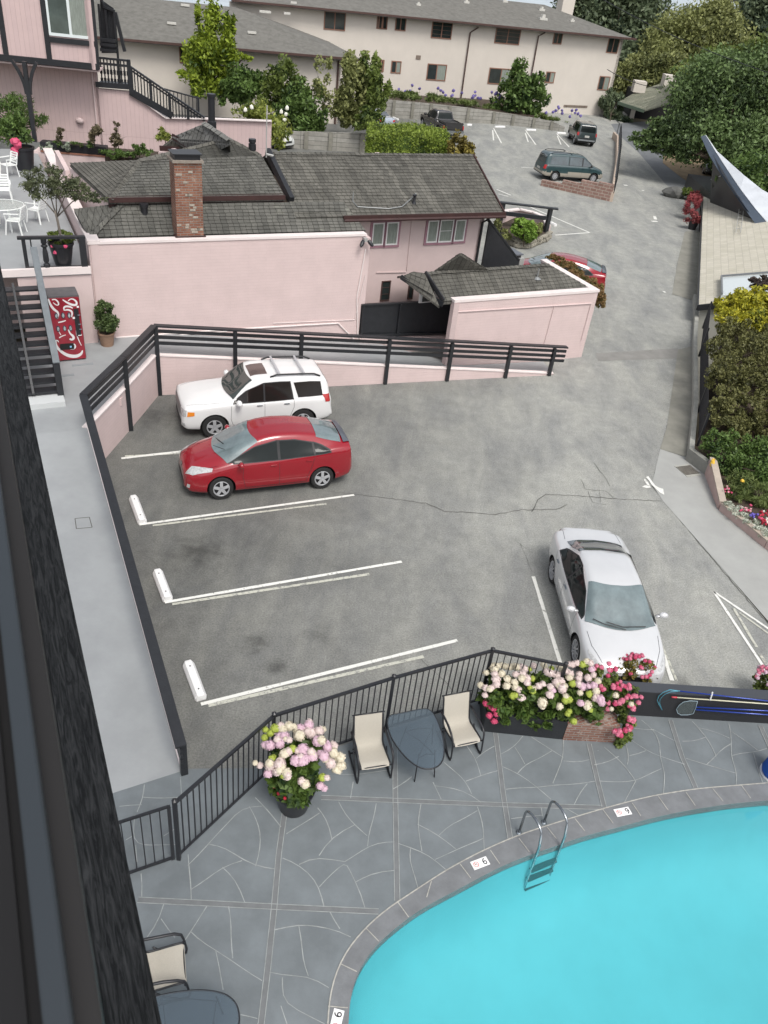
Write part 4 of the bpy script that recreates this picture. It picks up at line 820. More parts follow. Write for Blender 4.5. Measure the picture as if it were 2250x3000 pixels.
# ---- white SUV
WP_ = paint('white_car_paint', (.74, .74, .735), .3)
def suv_extra(root, h):
    MB().grid(h['patch']([(.18, .36*v/4, 1) for v in range(-4, 5)], [(-.32, .36*v/4, 1) for v in range(-4, 5)], 0, (0, 0, -1), .008, 8, 4)).build('sunroof', mat('sunroof_glass', (.045, .025, .022), .08, coat=1, spec=.9), root, smooth='all', local=True, recalc=True)
    mb = MB(); mb.tube([(.86, -.1, 1.17), (.72, .3, 1.27), (.60, .6, 1.32)], .01, n=5); mb.build('wiper', TRIMB, root, local=True)
SUV = dict(W=1.81, wb=2.62, fo=.90, ro=.92, wr=.36, paint=WP_, spokes=5, sw=.045, rim=.62, glass=mat('privacy_glass', (.016, .013, .012), .06, spec=.3), wglass=mat('suv_windshield', (.055, .068, .064), .05, coat=.6, spec=.6, var=.35, vscale=.9), box=.065, gap=.06,
    top=[(2.21, .70), (2.20, .88), (2.13, .98), (1.9, 1.06), (1.5, 1.12), (1.0, 1.17), (.86, 1.20), (.55, 1.42), (.22, 1.655), (0, 1.71), (-.6, 1.725), (-1.5, 1.70), (-1.95, 1.655), (-2.07, 1.50), (-2.16, 1.15), (-2.22, .95), (-2.23, .62)],
    belt=[(2.21, .66), (2.1, .95), (1.6, 1.01), (1.0, 1.04), (0, 1.05), (-1.5, 1.07), (-2.05, 1.08), (-2.23, .6)],
    wid=[(2.21, .80), (2.15, .89), (2.0, .95), (1.7, .985), (1.2, 1.0), (-1.7, 1.0), (-2.0, .97), (-2.15, .92), (-2.23, .86)],
    roof=[(2.21, .6), (.9, .80), (.2, .75), (-1, .745), (-1.9, .72), (-2.23, .74)],
    sill=[(2.21, .36), (2.05, .28), (1.5, .27), (-1.5, .27), (-2.1, .34), (-2.23, .4)],
    wins=[([(.74, 1.075), (.3, 1.075), (-.12, 1.08)], [(.70, 1.13), (.38, 1.38), (-.12, 1.575)]), ([(-.17, 1.08), (-.6, 1.085), (-.98, 1.10)], [(-.17, 1.58), (-.6, 1.59), (-.90, 1.58)]), ([(-1.15, 1.13), (-1.5, 1.13), (-1.90, 1.14)], [(-1.02, 1.56), (-1.5, 1.565), (-1.84, 1.54)])],
    ws=(.92, .26, .76, .62, .16), rg=(1.12, 1.58, .62, .56, 0), rgd=(1, 0, 0), mir=(.62, 1.12, 1.25), handles=[(.0, .98), (-.80, .98)], hm=CHROME,
    seams=[([(.82, 1.02), (.84, .6), (.78, .40)], 's'), ([(-.145, 1.08), (-.15, .40)], 's'), ([(-1.02, 1.10), (-1.02, .85), (-.9, .55), (-.86, .40)], 's'), ([(.78, .40), (-.86, .40)], 's'), ([(.98, .80), (1.6, .76), (2.05, .64)], 't')],
    patches=[([(2.2, .50, .72), (2.12, .68, .72), (2.0, .78, .74)], [(2.2, .50, .90), (2.1, .66, .92), (1.95, .76, .93)], (-1, -.5, -.1), LAMP, 'headlight', dict(both=True, off=.01)),
             ([(2.05, .79, .75), (1.86, .86, .78)], [(2.02, .78, .90), (1.86, .86, .89)], (-.5, -1, 0), AMBER, 'turn_lamp', dict(both=True, off=.01, nx=4)),
             ([(2.2, -.44, .66), (2.2, 0, .66), (2.2, .44, .66)], [(2.2, -.46, .92), (2.2, 0, .93), (2.2, .46, .92)], (-1, 0, 0), mat('chrome_grille', (.32, .32, .33), .3, metal=.8, var=.6, vscale=30), 'grille', dict(off=.012)),
             ([(2.2, -.5, .38), (2.2, .5, .38)], [(2.2, -.55, .52), (2.2, .55, .52)], (-1, 0, 0), TRIMB, 'air_intake', dict(off=.008)),
             ([(2.1, .70, .44), (2.05, .78, .44)], [(2.1, .70, .54), (2.05, .78, .54)], (-1, -.4, 0), LAMP, 'fog_lamp', dict(both=True, off=.01, nx=3, ny=3)),
             ([(-2.12, .72, .92), (-1.98, .88, .94)], [(-2.06, .70, 1.16), (-1.93, .86, 1.17)], (1, -.9, 0), TAIL, 'taillight', dict(both=True, off=.012, nx=5))],
    rack=(-.35, -1.85, .60, [-.62, -1.35]), barm=ALLOY, extra=suv_extra)
fh = W(629/S, 1251.5/S, .36); hd2 = (hd*.96+Vector((-.876, -.483, 0))*.6).normalized(); hd2 = hd
n2_ = Vector((-hd2.y, hd2.x, 0)); n2_ = n2_ if n2_.y > 0 else -n2_
car('suv', 'white suv with sunroof and silver roof rack bars beside the pink retaining wall', SUV, Vector((fh.x, fh.y, 0))-hd2*1.31+n2_*.86, hd2)
# ---- silver sedan
SP = paint('silver_paint', (.66, .67, .68), .2, .25)
def sed_extra(root, h):
    MB().grid(h['patch']([(1.0, .10, 1), (1.0, -.14, 1)], [(.62, .10, 1), (.62, -.14, 1)], 0, (0, 0, -1), .012, 4, 4)).build('dash_papers', mat('paper_behind_glass', (.30, .34, .28), .3, coat=1), root, smooth='all', local=True, recalc=True)
    mb = MB(); mb.tube([(1.22, .5, 1.02), (1.28, 0, 1.02), (1.2, -.35, 1.06)], .01, n=5); mb.tube([(1.34, .05, 1.0), (1.24, -.4, 1.03), (1.12, -.62, 1.05)], .01, n=5); mb.build('wiper', TRIMB, root, local=True)
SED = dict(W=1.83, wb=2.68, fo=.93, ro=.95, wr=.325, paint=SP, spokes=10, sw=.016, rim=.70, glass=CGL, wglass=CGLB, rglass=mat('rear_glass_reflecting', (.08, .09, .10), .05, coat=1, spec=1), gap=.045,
    top=[(2.27, .50), (2.25, .64), (2.14, .72), (1.85, .84), (1.5, .93), (1.25, .99), (.95, 1.13), (.62, 1.29), (.30, 1.405), (-.1, 1.45), (-.6, 1.44), (-.95, 1.36), (-1.35, 1.20), (-1.65, 1.11), (-2.1, 1.08), (-2.22, 1.01), (-2.28, .82), (-2.29, .6)],
    belt=[(2.27, .40), (2.1, .62), (1.7, .74), (1.2, .84), (.6, .91), (-.5, .95), (-1.5, .985), (-2.0, .96), (-2.29, .5)],
    wid=[(2.27, .66), (2.2, .78), (2.05, .88), (1.75, .96), (1.3, .99), (0, 1.0), (-1.3, 1.0), (-1.8, .975), (-2.1, .92), (-2.24, .84), (-2.29, .76)],
    roof=[(2.27, .5), (1.0, .74), (.3, .66), (-.4, .65), (-1.1, .64), (-1.8, .70), (-2.29, .7)],
    sill=[(2.27, .30), (2.1, .19), (1.5, .17), (-1.5, .18), (-2.1, .28), (-2.29, .36)],
    wins=[([(.98, .945), (.4, .95), (-.25, .96)], [(.92, .985), (.42, 1.22), (-.25, 1.345)]), ([(-.31, .96), (-.7, .975), (-1.22, 1.02)], [(-.31, 1.35), (-.65, 1.33), (-1.22, 1.07)])],
    ws=(1.34, .38, .77, .60, .24), rg=(-1.60, -.86, .66, .57, .10), mir=(.80, .98, 1.0), handles=[(-.12, .84), (-1.02, .86)], hm=CHROME,
    seams=[([(.82, .90), (.84, .5), (.76, .28)], 's'), ([(-.28, .95), (-.3, .28)], 's'), ([(-1.30, .98), (-1.1, .6), (-.98, .42), (-.96, .28)], 's'), ([(.76, .28), (-.96, .28)], 's'), ([(1.34, .76), (1.7, .72), (2.08, .56)], 't'), ([(-1.62, .68), (-2.1, .64)], 't')],
    patches=[([(2.2, .40, .56), (2.05, .60, .58), (1.72, .76, .68)], [(2.14, .42, .66), (1.98, .62, .69), (1.70, .76, .74)], (-.7, -.45, -.5), LAMP, 'headlight', dict(both=True, off=.01)),
             ([(2.2, -.36, .44), (2.2, .36, .44)], [(2.2, -.40, .58), (2.2, .40, .58)], (-1, 0, 0), TRIMB, 'grille', dict(off=.01)),
             ([(-2.3, .5, .78), (-2.1, .78, .80)], [(-2.3, .5, .92), (-2.1, .74, .93)], (1, -.6, 0), TAIL, 'taillight', dict(both=True, off=.01))],
    extra=sed_extra)
rh, fh = W(1620.2/S, 1673.6/S, .325), W(1686/S, 1901/S, .325)
hd3 = (fh-rh); hd3.z = 0; hd3.normalize(); n3 = Vector((-hd3.y, hd3.x, 0)); n3 = n3 if n3.x > 0 else -n3
c3 = (rh+fh)/2; c3.z = 0
car('sedan', 'silver sedan nosing up to the flower planter by the pool', SED, c3+n3*.86, hd3)
# ---- green minivan
GP = paint('dark_green_paint', (.022, .055, .06), .3)
VAN = dict(cat='van', W=1.82, wb=3.02, fo=.80, ro=1.0, wr=.33, paint=GP, spokes=8, sw=.03, rim=.6, glass=mat('van_glass', (.06, .09, .10), .06, coat=1, spec=1, var=.6, vscale=1.2), two=(mat('tan_lower_paint', (.34, .31, .26), .4, coat=.5), .62), n=60, box=.10,
    top=[(2.31, .55), (2.28, .80), (2.1, .90), (1.7, 1.02), (1.45, 1.12), (1.0, 1.42), (.65, 1.66), (.4, 1.74), (-1, 1.80), (-2.0, 1.78), (-2.2, 1.70), (-2.42, 1.1), (-2.5, .75), (-2.51, .5)],
    belt=[(2.31, .5), (2.1, .80), (1.5, .96), (.8, 1.02), (-2.2, 1.04), (-2.51, .5)], wid=[(2.31, .75), (2.2, .88), (1.9, .96), (1.4, 1), (-2.2, 1), (-2.45, .95), (-2.51, .9)],
    roof=[(2.31, .6), (1.3, .80), (.5, .74), (-2.2, .76), (-2.51, .8)], sill=[(2.31, .35), (2.1, .26), (-2.2, .28), (-2.51, .40)],
    wins=[([(1.32, 1.08), (.9, 1.08), (.52, 1.08)], [(1.25, 1.16), (.95, 1.36), (.52, 1.58)]), ([(.42, 1.10), (-.55, 1.10)], [(.42, 1.60), (-.55, 1.61)]), ([(-.65, 1.10), (-2.05, 1.10)], [(-.65, 1.61), (-1.95, 1.60)])],
    ws=(1.48, .62, .80, .62, .2), rg=(1.16, 1.64, .66, .60, 0), rgd=(1, 0, 0), mir=(1.1, 1.12, 1.1), mirm=TRIMB, handles=[(.55, .95)], rack=(-.4, -2.0, .6, []),
    seams=[([(.47, 1.7), (.47, .4)], 's'), ([(1.38, 1.0), (1.35, .4)], 's'), ([(-.6, 1.7), (-.6, .4)], 's'), ([(-.6, .98), (-2.2, 1.0)], 's')],
    patches=[([(2.28, .45, .66), (2.1, .82, .70)], [(2.26, .45, .80), (2.1, .8, .84)], (-1, -.4, 0), LAMP, 'headlight', dict(both=True, off=.01)), ([(-2.45, .72, .80), (-2.3, .88, .80)], [(-2.35, .70, 1.06), (-2.25, .85, 1.06)], (1, -.7, 0), TAIL, 'taillight', dict(both=True, off=.012)),
             ([(-2.4, -.25, .66), (-2.4, .25, .66)], [(-2.4, -.25, .80), (-2.4, .25, .80)], (1, 0, 0), PLATE, 'number_plate', dict(off=.012, nx=3, ny=2))])
rh = W((1500+600/4.74)/S, (280+1120/4.74)/S, .33); fh = W((1500+1120/4.74)/S, (280+1150/4.74)/S, .33)
hd4 = fh-rh; hd4.z = 0; hd4.normalize(); n4_ = Vector((-hd4.y, hd4.x, 0)); n4_ = n4_ if n4_.y > 0 else -n4_; c4 = (rh+fh)/2; c4.z = 0
car('minivan', 'dark green minivan with tan lower panels above the low brick wall', VAN, c4+n4_*.85, hd4)
# ---- dark boxy crossover seen from behind
BX = dict(W=1.81, wb=2.57, fo=.85, ro=.87, wr=.34, paint=paint('charcoal_green_paint', (.035, .05, .052), .3), spokes=5, sw=.04, rim=.62, n=56, box=.09, two=(TRIMB, .58),
    top=[(2.13, .6), (2.1, .9), (1.8, 1.02), (1.2, 1.12), (.95, 1.2), (.5, 1.62), (.3, 1.74), (-.6, 1.79), (-1.8, 1.76), (-1.98, 1.66), (-2.08, 1.2), (-2.14, .9), (-2.16, .6)], belt=[(2.13, .5), (2, .88), (1.2, 1.0), (-2.0, 1.08), (-2.16, .5)],
    wid=[(2.13, .78), (2.0, .92), (1.6, 1), (-1.9, 1), (-2.1, .95), (-2.16, .9)], roof=[(2.13, .6), (.9, .82), (.3, .77), (-2.16, .78)], sill=[(2.13, .36), (1.9, .28), (-1.9, .30), (-2.16, .42)],
    wins=[([(.8, 1.1), (-.1, 1.11)], [(.6, 1.4), (-.1, 1.60)]), ([(-.18, 1.11), (-.95, 1.12)], [(-.18, 1.60), (-.9, 1.61)]), ([(-1.05, 1.13), (-1.75, 1.14)], [(-1.0, 1.6), (-1.7, 1.58)])], ws=(1.0, .4, .78, .64, .15), rg=(1.14, 1.62, .66, .6, 0), rgd=(1, 0, 0), mir=(.7, 1.14, 1.1),
    seams=[([(-.14, 1.5), (-.14, .5)], 's')], patches=[([(-2.1, .70, .86), (-1.95, .88, .86)], [(-2.05, .70, 1.12), (-1.9, .86, 1.12)], (1, -.7, 0), TAIL, 'taillight', dict(both=True, off=.012)), ([(-2.1, -.2, .74), (-2.1, .2, .74)], [(-2.1, -.2, .90), (-2.1, .2, .90)], (1, 0, 0), PLATE, 'number_plate', dict(off=.012, nx=3, ny=2)),
             ([(-2.1, -.75, .46), (-2.1, .75, .46)], [(-2.1, -.75, .58), (-2.1, .75, .58)], (1, 0, 0), mat('grey_bumper', (.22, .24, .25), .45), 'bumper', dict(off=.03))])
wl, wf = W(*g5(862, 672), 0), W(*g5(790, 590), 0); hh = (wf-wl); hh.z = 0; hh.normalize()
wr_ = W(*g5(1115, 745), 0); ctr = (wl+wr_)/2
hh = (W(*g5(620, 530), 0)-W(*g5(795, 715), 0)).normalized(); ctr = W(*g5(1010, 712), 0)+hh*.85
car('crossover', 'dark boxy crossover parked nose in at the far right end of the plank wall', BX, ctr+hh*1.28, hh)
# ---- black pickup
def pick_extra(root, h):
    mb = MB(); mb.box((-1.85, 0, 1.10), (1.72, 1.42, .02)); mb.build('bed_floor', mat('bed_liner', (.03, .03, .03), .8), root, local=True)
    for sg in (-1, 1): MB().box((-1.85, sg*.80, 1.15), (1.86, .13, .10)).build('bed_rail', BP, root, local=True, bevel=.02)
    MB().box((-2.74, 0, .98), (.07, 1.62, .52)).build('tailgate', BP, root, local=True, bevel=.02)
    MB().box((-2.86, 0, .56), (.16, 1.8, .18)).build('rear_bumper', CHROME, root, local=True, bevel=.03)
BP = paint('black_truck_paint', (.018, .017, .019), .25)
PU = dict(cat='pickup truck', W=1.9, wb=3.4, fo=.9, ro=1.05, wr=.38, paint=BP, spokes=6, sw=.04, rim=.6, n=60, box=.09, gap=.08,
    top=[(2.6, .7), (2.55, 1.0), (2.2, 1.10), (1.5, 1.18), (1.25, 1.24), (.8, 1.58), (.55, 1.76), (.2, 1.80), (-.5, 1.78), (-.72, 1.7), (-.86, 1.10), (-1.0, 1.06), (-2.7, 1.06), (-2.75, .7)], belt=[(2.6, .6), (2.5, .95), (1.4, 1.06), (-.8, 1.10), (-1, 1.02), (-2.7, 1.03), (-2.75, .6)],
    wid=[(2.6, .8), (2.4, .93), (2, 1), (-2.7, 1), (-2.75, .97)], roof=[(2.6, .6), (1.1, .8), (.4, .72), (-.8, .72), (-1, .8), (-2.75, .85)], sill=[(2.6, .5), (2.3, .42), (-2.4, .44), (-2.75, .5)],
    wins=[([(1.05, 1.14), (.1, 1.15)], [(.85, 1.45), (.1, 1.66)]), ([(.0, 1.15), (-.6, 1.16)], [(0, 1.66), (-.58, 1.64)])], ws=(1.3, .62, .82, .62, .15), rg=(1.2, 1.64, .68, .58, 0), rgd=(1, 0, 0), mir=(.95, 1.2, 1.4), mirm=TRIMB,
    seams=[([(.05, 1.6), (.05, .5)], 's'), ([(-.95, 1.02), (-.95, .5)], 's')], patches=[([(-2.7, .80, .72), (-2.6, .93, .72)], [(-2.7, .80, 1.0), (-2.6, .93, 1.0)], (1, -.9, 0), TAIL, 'taillight', dict(both=True, off=.02))], extra=pick_extra)
tl, tr_ = W(*g6(905, 470), 1.0), W(*g6(1160, 480), 1.0)
hh = Vector((-(tr_-tl).y, (tr_-tl).x, 0)).normalized(); ctr = (tl+tr_)/2; ctr.z = 0
hh = (hh*.8+Vector((-.25, .9, 0))*.2).normalized()
car('pickup', 'black pickup truck parked nose in against the plank wall', PU, ctr+hh*2.75, hh)
# ---- cars glimpsed behind planting
SC = dict(SED); SC['paint'] = paint('pearl_paint', (.62, .64, .62), .25, .1); SC['extra'] = None
pA, pB = W(520, 262, 1.0), W(630, 300, .8); hh = (pA-pB); hh.z = 0; hh.normalize(); ctr = (pA+pB)/2; ctr.z = 0
car('sedan', 'pale car mostly hidden by the blossom shrub behind the shingle roof', SC, ctr, -hh)
SC2 = dict(SED); SC2['paint'] = paint('silver_blue_paint', (.38, .43, .50), .25, .2); SC2['extra'] = None
ctr = W(832, 262, .7); ctr.z = 0
car('sedan', 'silver blue car just showing behind the round green hedge, left of the pickup', SC2, ctr+Vector((-1.0, 1.2, 0)), Vector((-.55, .83, 0)).normalized())
SC3 = dict(HB); SC3['paint'] = paint('dark_grey_paint', (.04, .042, .045), .25); SC3['extra'] = None
ctr = W(1532, 358, .6); ctr.z = 0
car('hatchback', 'dark car in the shade under the spreading oak', SC3, ctr+Vector((.6, .8, 0)), Vector((-.2, -1, 0)).normalized())
# ================================================================ PINK BUILDINGS, WALKWAY AND RAILS
SHG = brickmat('weathered_wood_shakes', (.10, .097, .086), (.14, .135, .118), (.03, .028, .024), .19, 5.0, .008, bump=.8, offset=.0, var=.45, extra=((.21, .205, .18), 2.2, .60))
SHGM = brickmat('mossy_wood_shakes', (.098, .097, .088), (.138, .136, .122), (.035, .034, .03), .19, 5.0, .008, bump=.8, offset=.0, var=.45, extra=((.20, .20, .17), 1.9, .58))
def shake_roof(mb, a, b, c, d, expo=.17, th=.022, mi=0, seed=1):
    """courses of shakes: a-b is the eave (left, right), d-c the ridge; every course laps the one below"""
    rng = random.Random(seed); a, b, c, d = map(V3, (a, b, c, d)); nrm = (b-a).cross(d-a).normalized()
    if nrm.z < 0: nrm = -nrm
    L = max((d-a).length, (c-b).length, 1e-3); n = max(2, int(L/expo))
    for i in range(n):
        t0, t1 = i/n, (i+1.15)/n
        p0, p1 = a.lerp(d, t0), b.lerp(c, t0); q0, q1 = a.lerp(d, min(t1, 1)), b.lerp(c, min(t1, 1)); W_ = (p1-p0).length
        seg = max(1, int(W_/.55)); lift = nrm*th
        for k in range(seg):
            s0, s1 = k/seg, (k+1)/seg; j = rng.uniform(-.012, .012); e = (a-d).normalized()*(.012*rng.random())
            A, B = p0.lerp(p1, s0)+lift*(1+rng.uniform(-.25, .35))+e, p0.lerp(p1, s1)+lift*(1+rng.uniform(-.25, .35))+e; Q0, Q1 = q0.lerp(q1, s0), q0.lerp(q1, s1)
            mb.quad(A, B, Q1, Q0, mi); mb.quad(p0.lerp(p1, s0)-lift*.6+e, p0.lerp(p1, s1)-lift*.6+e, B, A, mi)
def ridge_caps(mb, a, b, mi=0, wd=.16, seed=2):
    a, b = V3(a), V3(b); d = b-a; n = max(1, int(d.length/.22)); rng = random.Random(seed)
    sdv = d.cross(ZX).normalized()
    for i in range(n):
        p, q = a.lerp(b, i/n), a.lerp(b, min(1, (i+1.3)/n)); u0, u1 = Vector((0, 0, .055)), Vector((0, 0, .03)); w1 = wd*rng.uniform(.9, 1.1)
        for s_ in (-1, 1): mb.quad(p+u0, q+u1, q+sdv*s_*w1*.8-Vector((0, 0, .02)), p+sdv*s_*w1*.8-Vector((0, 0, .0)), mi)
FWD = {}
# ---------------------------------------------------------------- walkway: level landing at the back, ramp down to the pool deck, ramp down behind the rail
WKC = mat('grey_walk_coating', (.325, .34, .348), .5, var=.14, vscale=1.1, bump=.06, bscale=50, spec=.5)
zL = 1.35
Pn = W(390, 1664, 0); Pn2 = W(246, 1708, 0); KB = W(180, 857, 2.25); KB = Vector((KB.x, KB.y, zL)); KM = Vector((-7.61, 19.77, zL)); KC = Vector((-7.47, 22.10, zL)); KE = Vector((5.56, 27.39, 0))
Wn = Vector((-2.95, 8.60, 0)); WnL = Wn-AX*1.6-UX*.05; KBL = KB-AX*3.0
mb = MB()
# ramp strip (deck to landing)
N = 14
for i in range(N):
    t0, t1 = i/N, (i+1)/N; a0, a1 = Wn.lerp(KB, t0), Wn.lerp(KB, t1); b0, b1 = WnL.lerp(KBL, t0), WnL.lerp(KBL, t1); f = lambda t: .022+(zL-.022)*t
    mb.quad((b0.x, b0.y, f(t0)), (a0.x, a0.y, f(t0)), (a1.x, a1.y, f(t1)), (b1.x, b1.y, f(t1)))
LWl = W(190, 525, 4.31); LWl = Vector((LWl.x, LWl.y, 0)); LWr = Vector((-1.75, 27.02, 0)); lw = (LWr-LWl).normalized(); lwn = Vector((lw.y, -lw.x, 0))
mb.poly([(KBL.x, KBL.y, zL), (KB.x, KB.y, zL), (KM.x, KM.y, zL), (KC.x, KC.y, zL), (LWl.x+lw.x*2.2, LWl.y+lw.y*2.2, zL), (LWl.x, LWl.y, zL), (LWl.x-lw.x*6, LWl.y-lw.y*6, zL)])
# ramp behind the rail
gl_ = Vector((1.5, 26.4, 0)); gr_ = Vector((6.88, 29.43, 0))
RR = [(KC, LWl+lw*2.2), (KC.lerp(KE, .3), LWl.lerp(LWr, .62)), (KC.lerp(KE, .62), LWr+Vector((.6, .3, 0))), (KC.lerp(KE, .80), Vector((2.2, 26.75, 0))), (KE, Vector((5.3, 28.5, 0)))]
zz = [zL, .88, .42, .22, .01]
for i in range(4):
    (a0, b0), (a1, b1) = RR[i], RR[i+1]; mb.quad((a0.x, a0.y, zz[i]), (a1.x, a1.y, zz[i+1]), (b1.x, b1.y, zz[i+1]), (b0.x, b0.y, zz[i]))
struct('walkway', mb, WKC, recalc=True)
mb = MB(); q = D2([(162, 1120), (193, 1118), (199, 1139), (165, 1142)], 0)
# access cover in the walkway
def onramp(x, y):
    z = .6
    for _ in range(12):
        p = W(x, y, z); t = (p-Wn).dot(KB-Wn)/(Vector((KB.x, KB.y, 0))-Vector((Wn.x, Wn.y, 0))).length_squared; t = (Vector((p.x, p.y, 0))-Vector((Wn.x, Wn.y, 0))).dot(Vector((KB.x-Wn.x, KB.y-Wn.y, 0)))/((KB.x-Wn.x)**2+(KB.y-Wn.y)**2); z = .022+(zL-.022)*max(0, min(1, t))
    return W(x, y, z+.004)
q = [onramp(*p) for p in [(162, 1120), (193, 1117), (199, 1139), (165, 1142)]]
for i in range(4): mb.ribbon([q[i], q[(i+1) % 4]], .018)
struct('access_cover', mb, CRACK)
# low steps down from the landing by the stairs
for a, b in [((212, 1118), (274, 1108)), ((160, 1256-0), (217, 1250))]: pass
g8 = cr(0, 800, 400)
mb = MB()
for a, b in [(g8(880, 1135), g8(1135, 1110)), (g8(665, 1270), g8(905, 1245))]:
    A, B = W(*a, zL), W(*b, zL); d = (B-A).normalized(); mb.obox(A+Vector((0, 0, -.01)), B-A, d.cross(ZX)*-.10, Vector((0, 0, .028)))
struct('walk_threshold', mb, mat('shaded_grey_edge', (.25, .27, .28), .7))
# retaining walls of the walkway, pink, with the black timber rails standing on them
def vwall(mb, A, B, z0a, z0b, z1a, z1b, th, mi=0, cap=None, side=1):
    A, B = Vector((A.x, A.y, 0)), Vector((B.x, B.y, 0)); d = (B-A).normalized(); nn = d.cross(ZX)*side*th
    v = [A+ZX*z0a, B+ZX*z0b, B+ZX*z1b, A+ZX*z1a]; v2 = [p+nn for p in v]; fs = [(0, 1, 2, 3), (7, 6, 5, 4), (3, 2, 6, 7), (0, 4, 5, 1), (1, 5, 6, 2), (0, 3, 7, 4)]
    mb.add(v+v2, fs, mi)
rw_ = thing('retaining_wall', 'pink painted block retaining wall round the corner of the lower lot, under the black rail', 'wall', KC*1.0)
mb = MB(); vwall(mb, KC, KE, -.05, -.05, zL-.03, .03, .15, side=-1); vwall(mb, KB, KM, -.05, -.05, zL-.02, zL-.02, .15, side=-1); vwall(mb, KM, KC, -.05, -.05, zL-.025, zL-.025, .15, side=-1); vwall(mb, Wn, KB, -.05, -.05, .0, zL-.03, .14, side=-1)
mb.build('block_face', PINK, rw_, uv=True, recalc=True)
mb = MB()
for A, B, za, zb in ((KC, KE, zL-.02, .04), (KB, KM, zL-.01, zL-.01), (KM, KC, zL-.015, zL-.015)):
    A, B = Vector((A.x, A.y, za)), Vector((B.x, B.y, zb)); d = (B-A).normalized(); nn = d.cross(ZX).normalized(); mb.beam(A-nn*.06+ZX*.02, B-nn*.06+ZX*.02, .17, .035)
mb.beam(Wn+AX*.02+ZX*.03, KB+AX*.02+ZX*.02, .05, .06); mb.build('coping', WCAP, rw_, recalc=True)
bx = W(256, 868, 1.0)
jb = thing('junction_box', 'small pink junction box on the retaining wall beside the middle rail post', 'junction box', Vector((-7.66, 19.3, 1.1)))
MB().box((-7.66, 19.42, 1.12), (.10, .16, .22)).build('box', PINKS, jb, bevel=.01)
MB().tube([(-7.66, 19.34, 1.12), (-7.74, 18.9, 1.14), (-7.80, 18.5, 1.15)], .02, n=6).build('conduit', PINKS, jb)
rl = thing('timber_rail', 'black painted timber rail with four bars running round the lower lot wall', 'railing', KC)
tops = [(Vector((-2.93, 8.56, .83)), None), (KB+ZX*.93, None), (KM+ZX*.93, None), (KC+ZX*.95, None), (KE+Vector((.25, .1, 1.06)), None)]
posts = [(-2.93, 8.56, 0, .81), (KM.x, KM.y, 0, 2.25), (KC.x, KC.y, 0, 2.27)]
for t in (.17, .32, .533, .696, .858, .985):
    p = KC.lerp(KE, t); posts.append((p.x, p.y, 0, 2.28+(1.05-2.28)*t))
def rz_t(t): return 2.28+(1.07-2.28)*t
for (x, y, z0, z1) in posts:
    dd = UX if x < -7 or y < 10 else (KE-KC).normalized(); dd = Vector((dd.x, dd.y, 0)).normalized(); nn = dd.cross(ZX)
    MB().box((x+nn.x*.04, y+nn.y*.04, (z0+z1)/2), (.12, .12, z1-z0), ax=dd, ay=nn).build('post', BLACK, rl, bevel=.006)
path = [Vector((-2.88, 8.47, .85)), KB+ZX*.95, KM+ZX*.95, KC+ZX*.96, KE+Vector((.28, .11, 1.09))]
for a, b in zip(path[:-1], path[1:]): MB().beam(a, b, .19, .05).build('cap_rail', BLACK, rl, bevel=.006)
for k, dz in enumerate((.17, .36, .55)):
    for a, b in zip(path[:-1], path[1:]):
        f0 = .85 if a.y < 9 else 1.0; a2 = a-ZX*dz*f0*(.9 if a.y < 9 else 1); b2 = b-ZX*dz*(1 if b.x < 0 else .98)
        MB().beam(a2, b2, .045, .10).build('rail', BLACK, rl)
# ---------------------------------------------------------------- long pink wall building
hz = 4.31
B1 = thing('pink_building', 'pink block building with mossy wood shake roofs and a tall brick chimney', 'building', LWl)
mb = MB(); vwall(mb, LWl, LWr, zL-.9, -.1, hz-.04, hz-.04, .25, side=-1)
# end return of the wall on the right and the upper-floor wall with windows
e1 = Vector((W(785, 468, 4.55).x, W(785, 468, 4.55).y, 0)); e2 = Vector((W(1078, 458, 4.55).x, W(1078, 458, 4.55).y, 0)); ew = (e2-e1).normalized(); ewn = Vector((ew.y, -ew.x, 0))
e1w = e1-ewn*.35-ew*.6; e2w = e2-ewn*.35-ew*.35
mb.build('long_wall', PINK, B1, uv=True, recalc=True)
mb = MB(); vwall(mb, LWl-lw*.02-lwn*(-.03), LWr+lw*.04-lwn*(-.03), hz-.04, hz-.04, hz+.03, hz+.03, .31, side=-1); mb.build('wall_cap', WCAP, B1, recalc=True)
mb = MB(); vwall(mb, e1w, e2w, -.1, -.1, 4.62, 4.62, .2, side=-1); vwall(mb, e2w, e2w+Vector((-ewn.x, -ewn.y, 0))*9, -.1, -.1, 4.62, 4.62, .2, side=-1); vwall(mb, LWr, LWr-lwn*1.6, -.1, -.1, 4.2, 4.2, .2, side=1)
mb.build('window_wall', PINKS, B1, uv=True, recalc=True)
FR = mat('white_window_frame', (.76, .75, .74), .5)
PF = mat('mauve_window_trim', (.36, .20, .24), .7, var=.15, vscale=5)
def wall_rect(pts, p, n):
    P = [WP(x, y, p, n) for x, y in pts]; hx = Vector((-n[1], n[0], 0)).normalized(); s_ = [q.dot(hx) for q in P]; z = [q.z for q in P]
    s0, s1 = (min(s_[0], s_[-1])+max(s_[0], s_[-1]))/2, (s_[1]+s_[2])/2; z1, z0 = (z[0]+z[1])/2, (z[2]+z[3])/2
    base = V3((p[0], p[1], 0)); base = base-hx*base.dot(hx); return hx, base, min(s0, s1), max(s0, s1), z0, z1
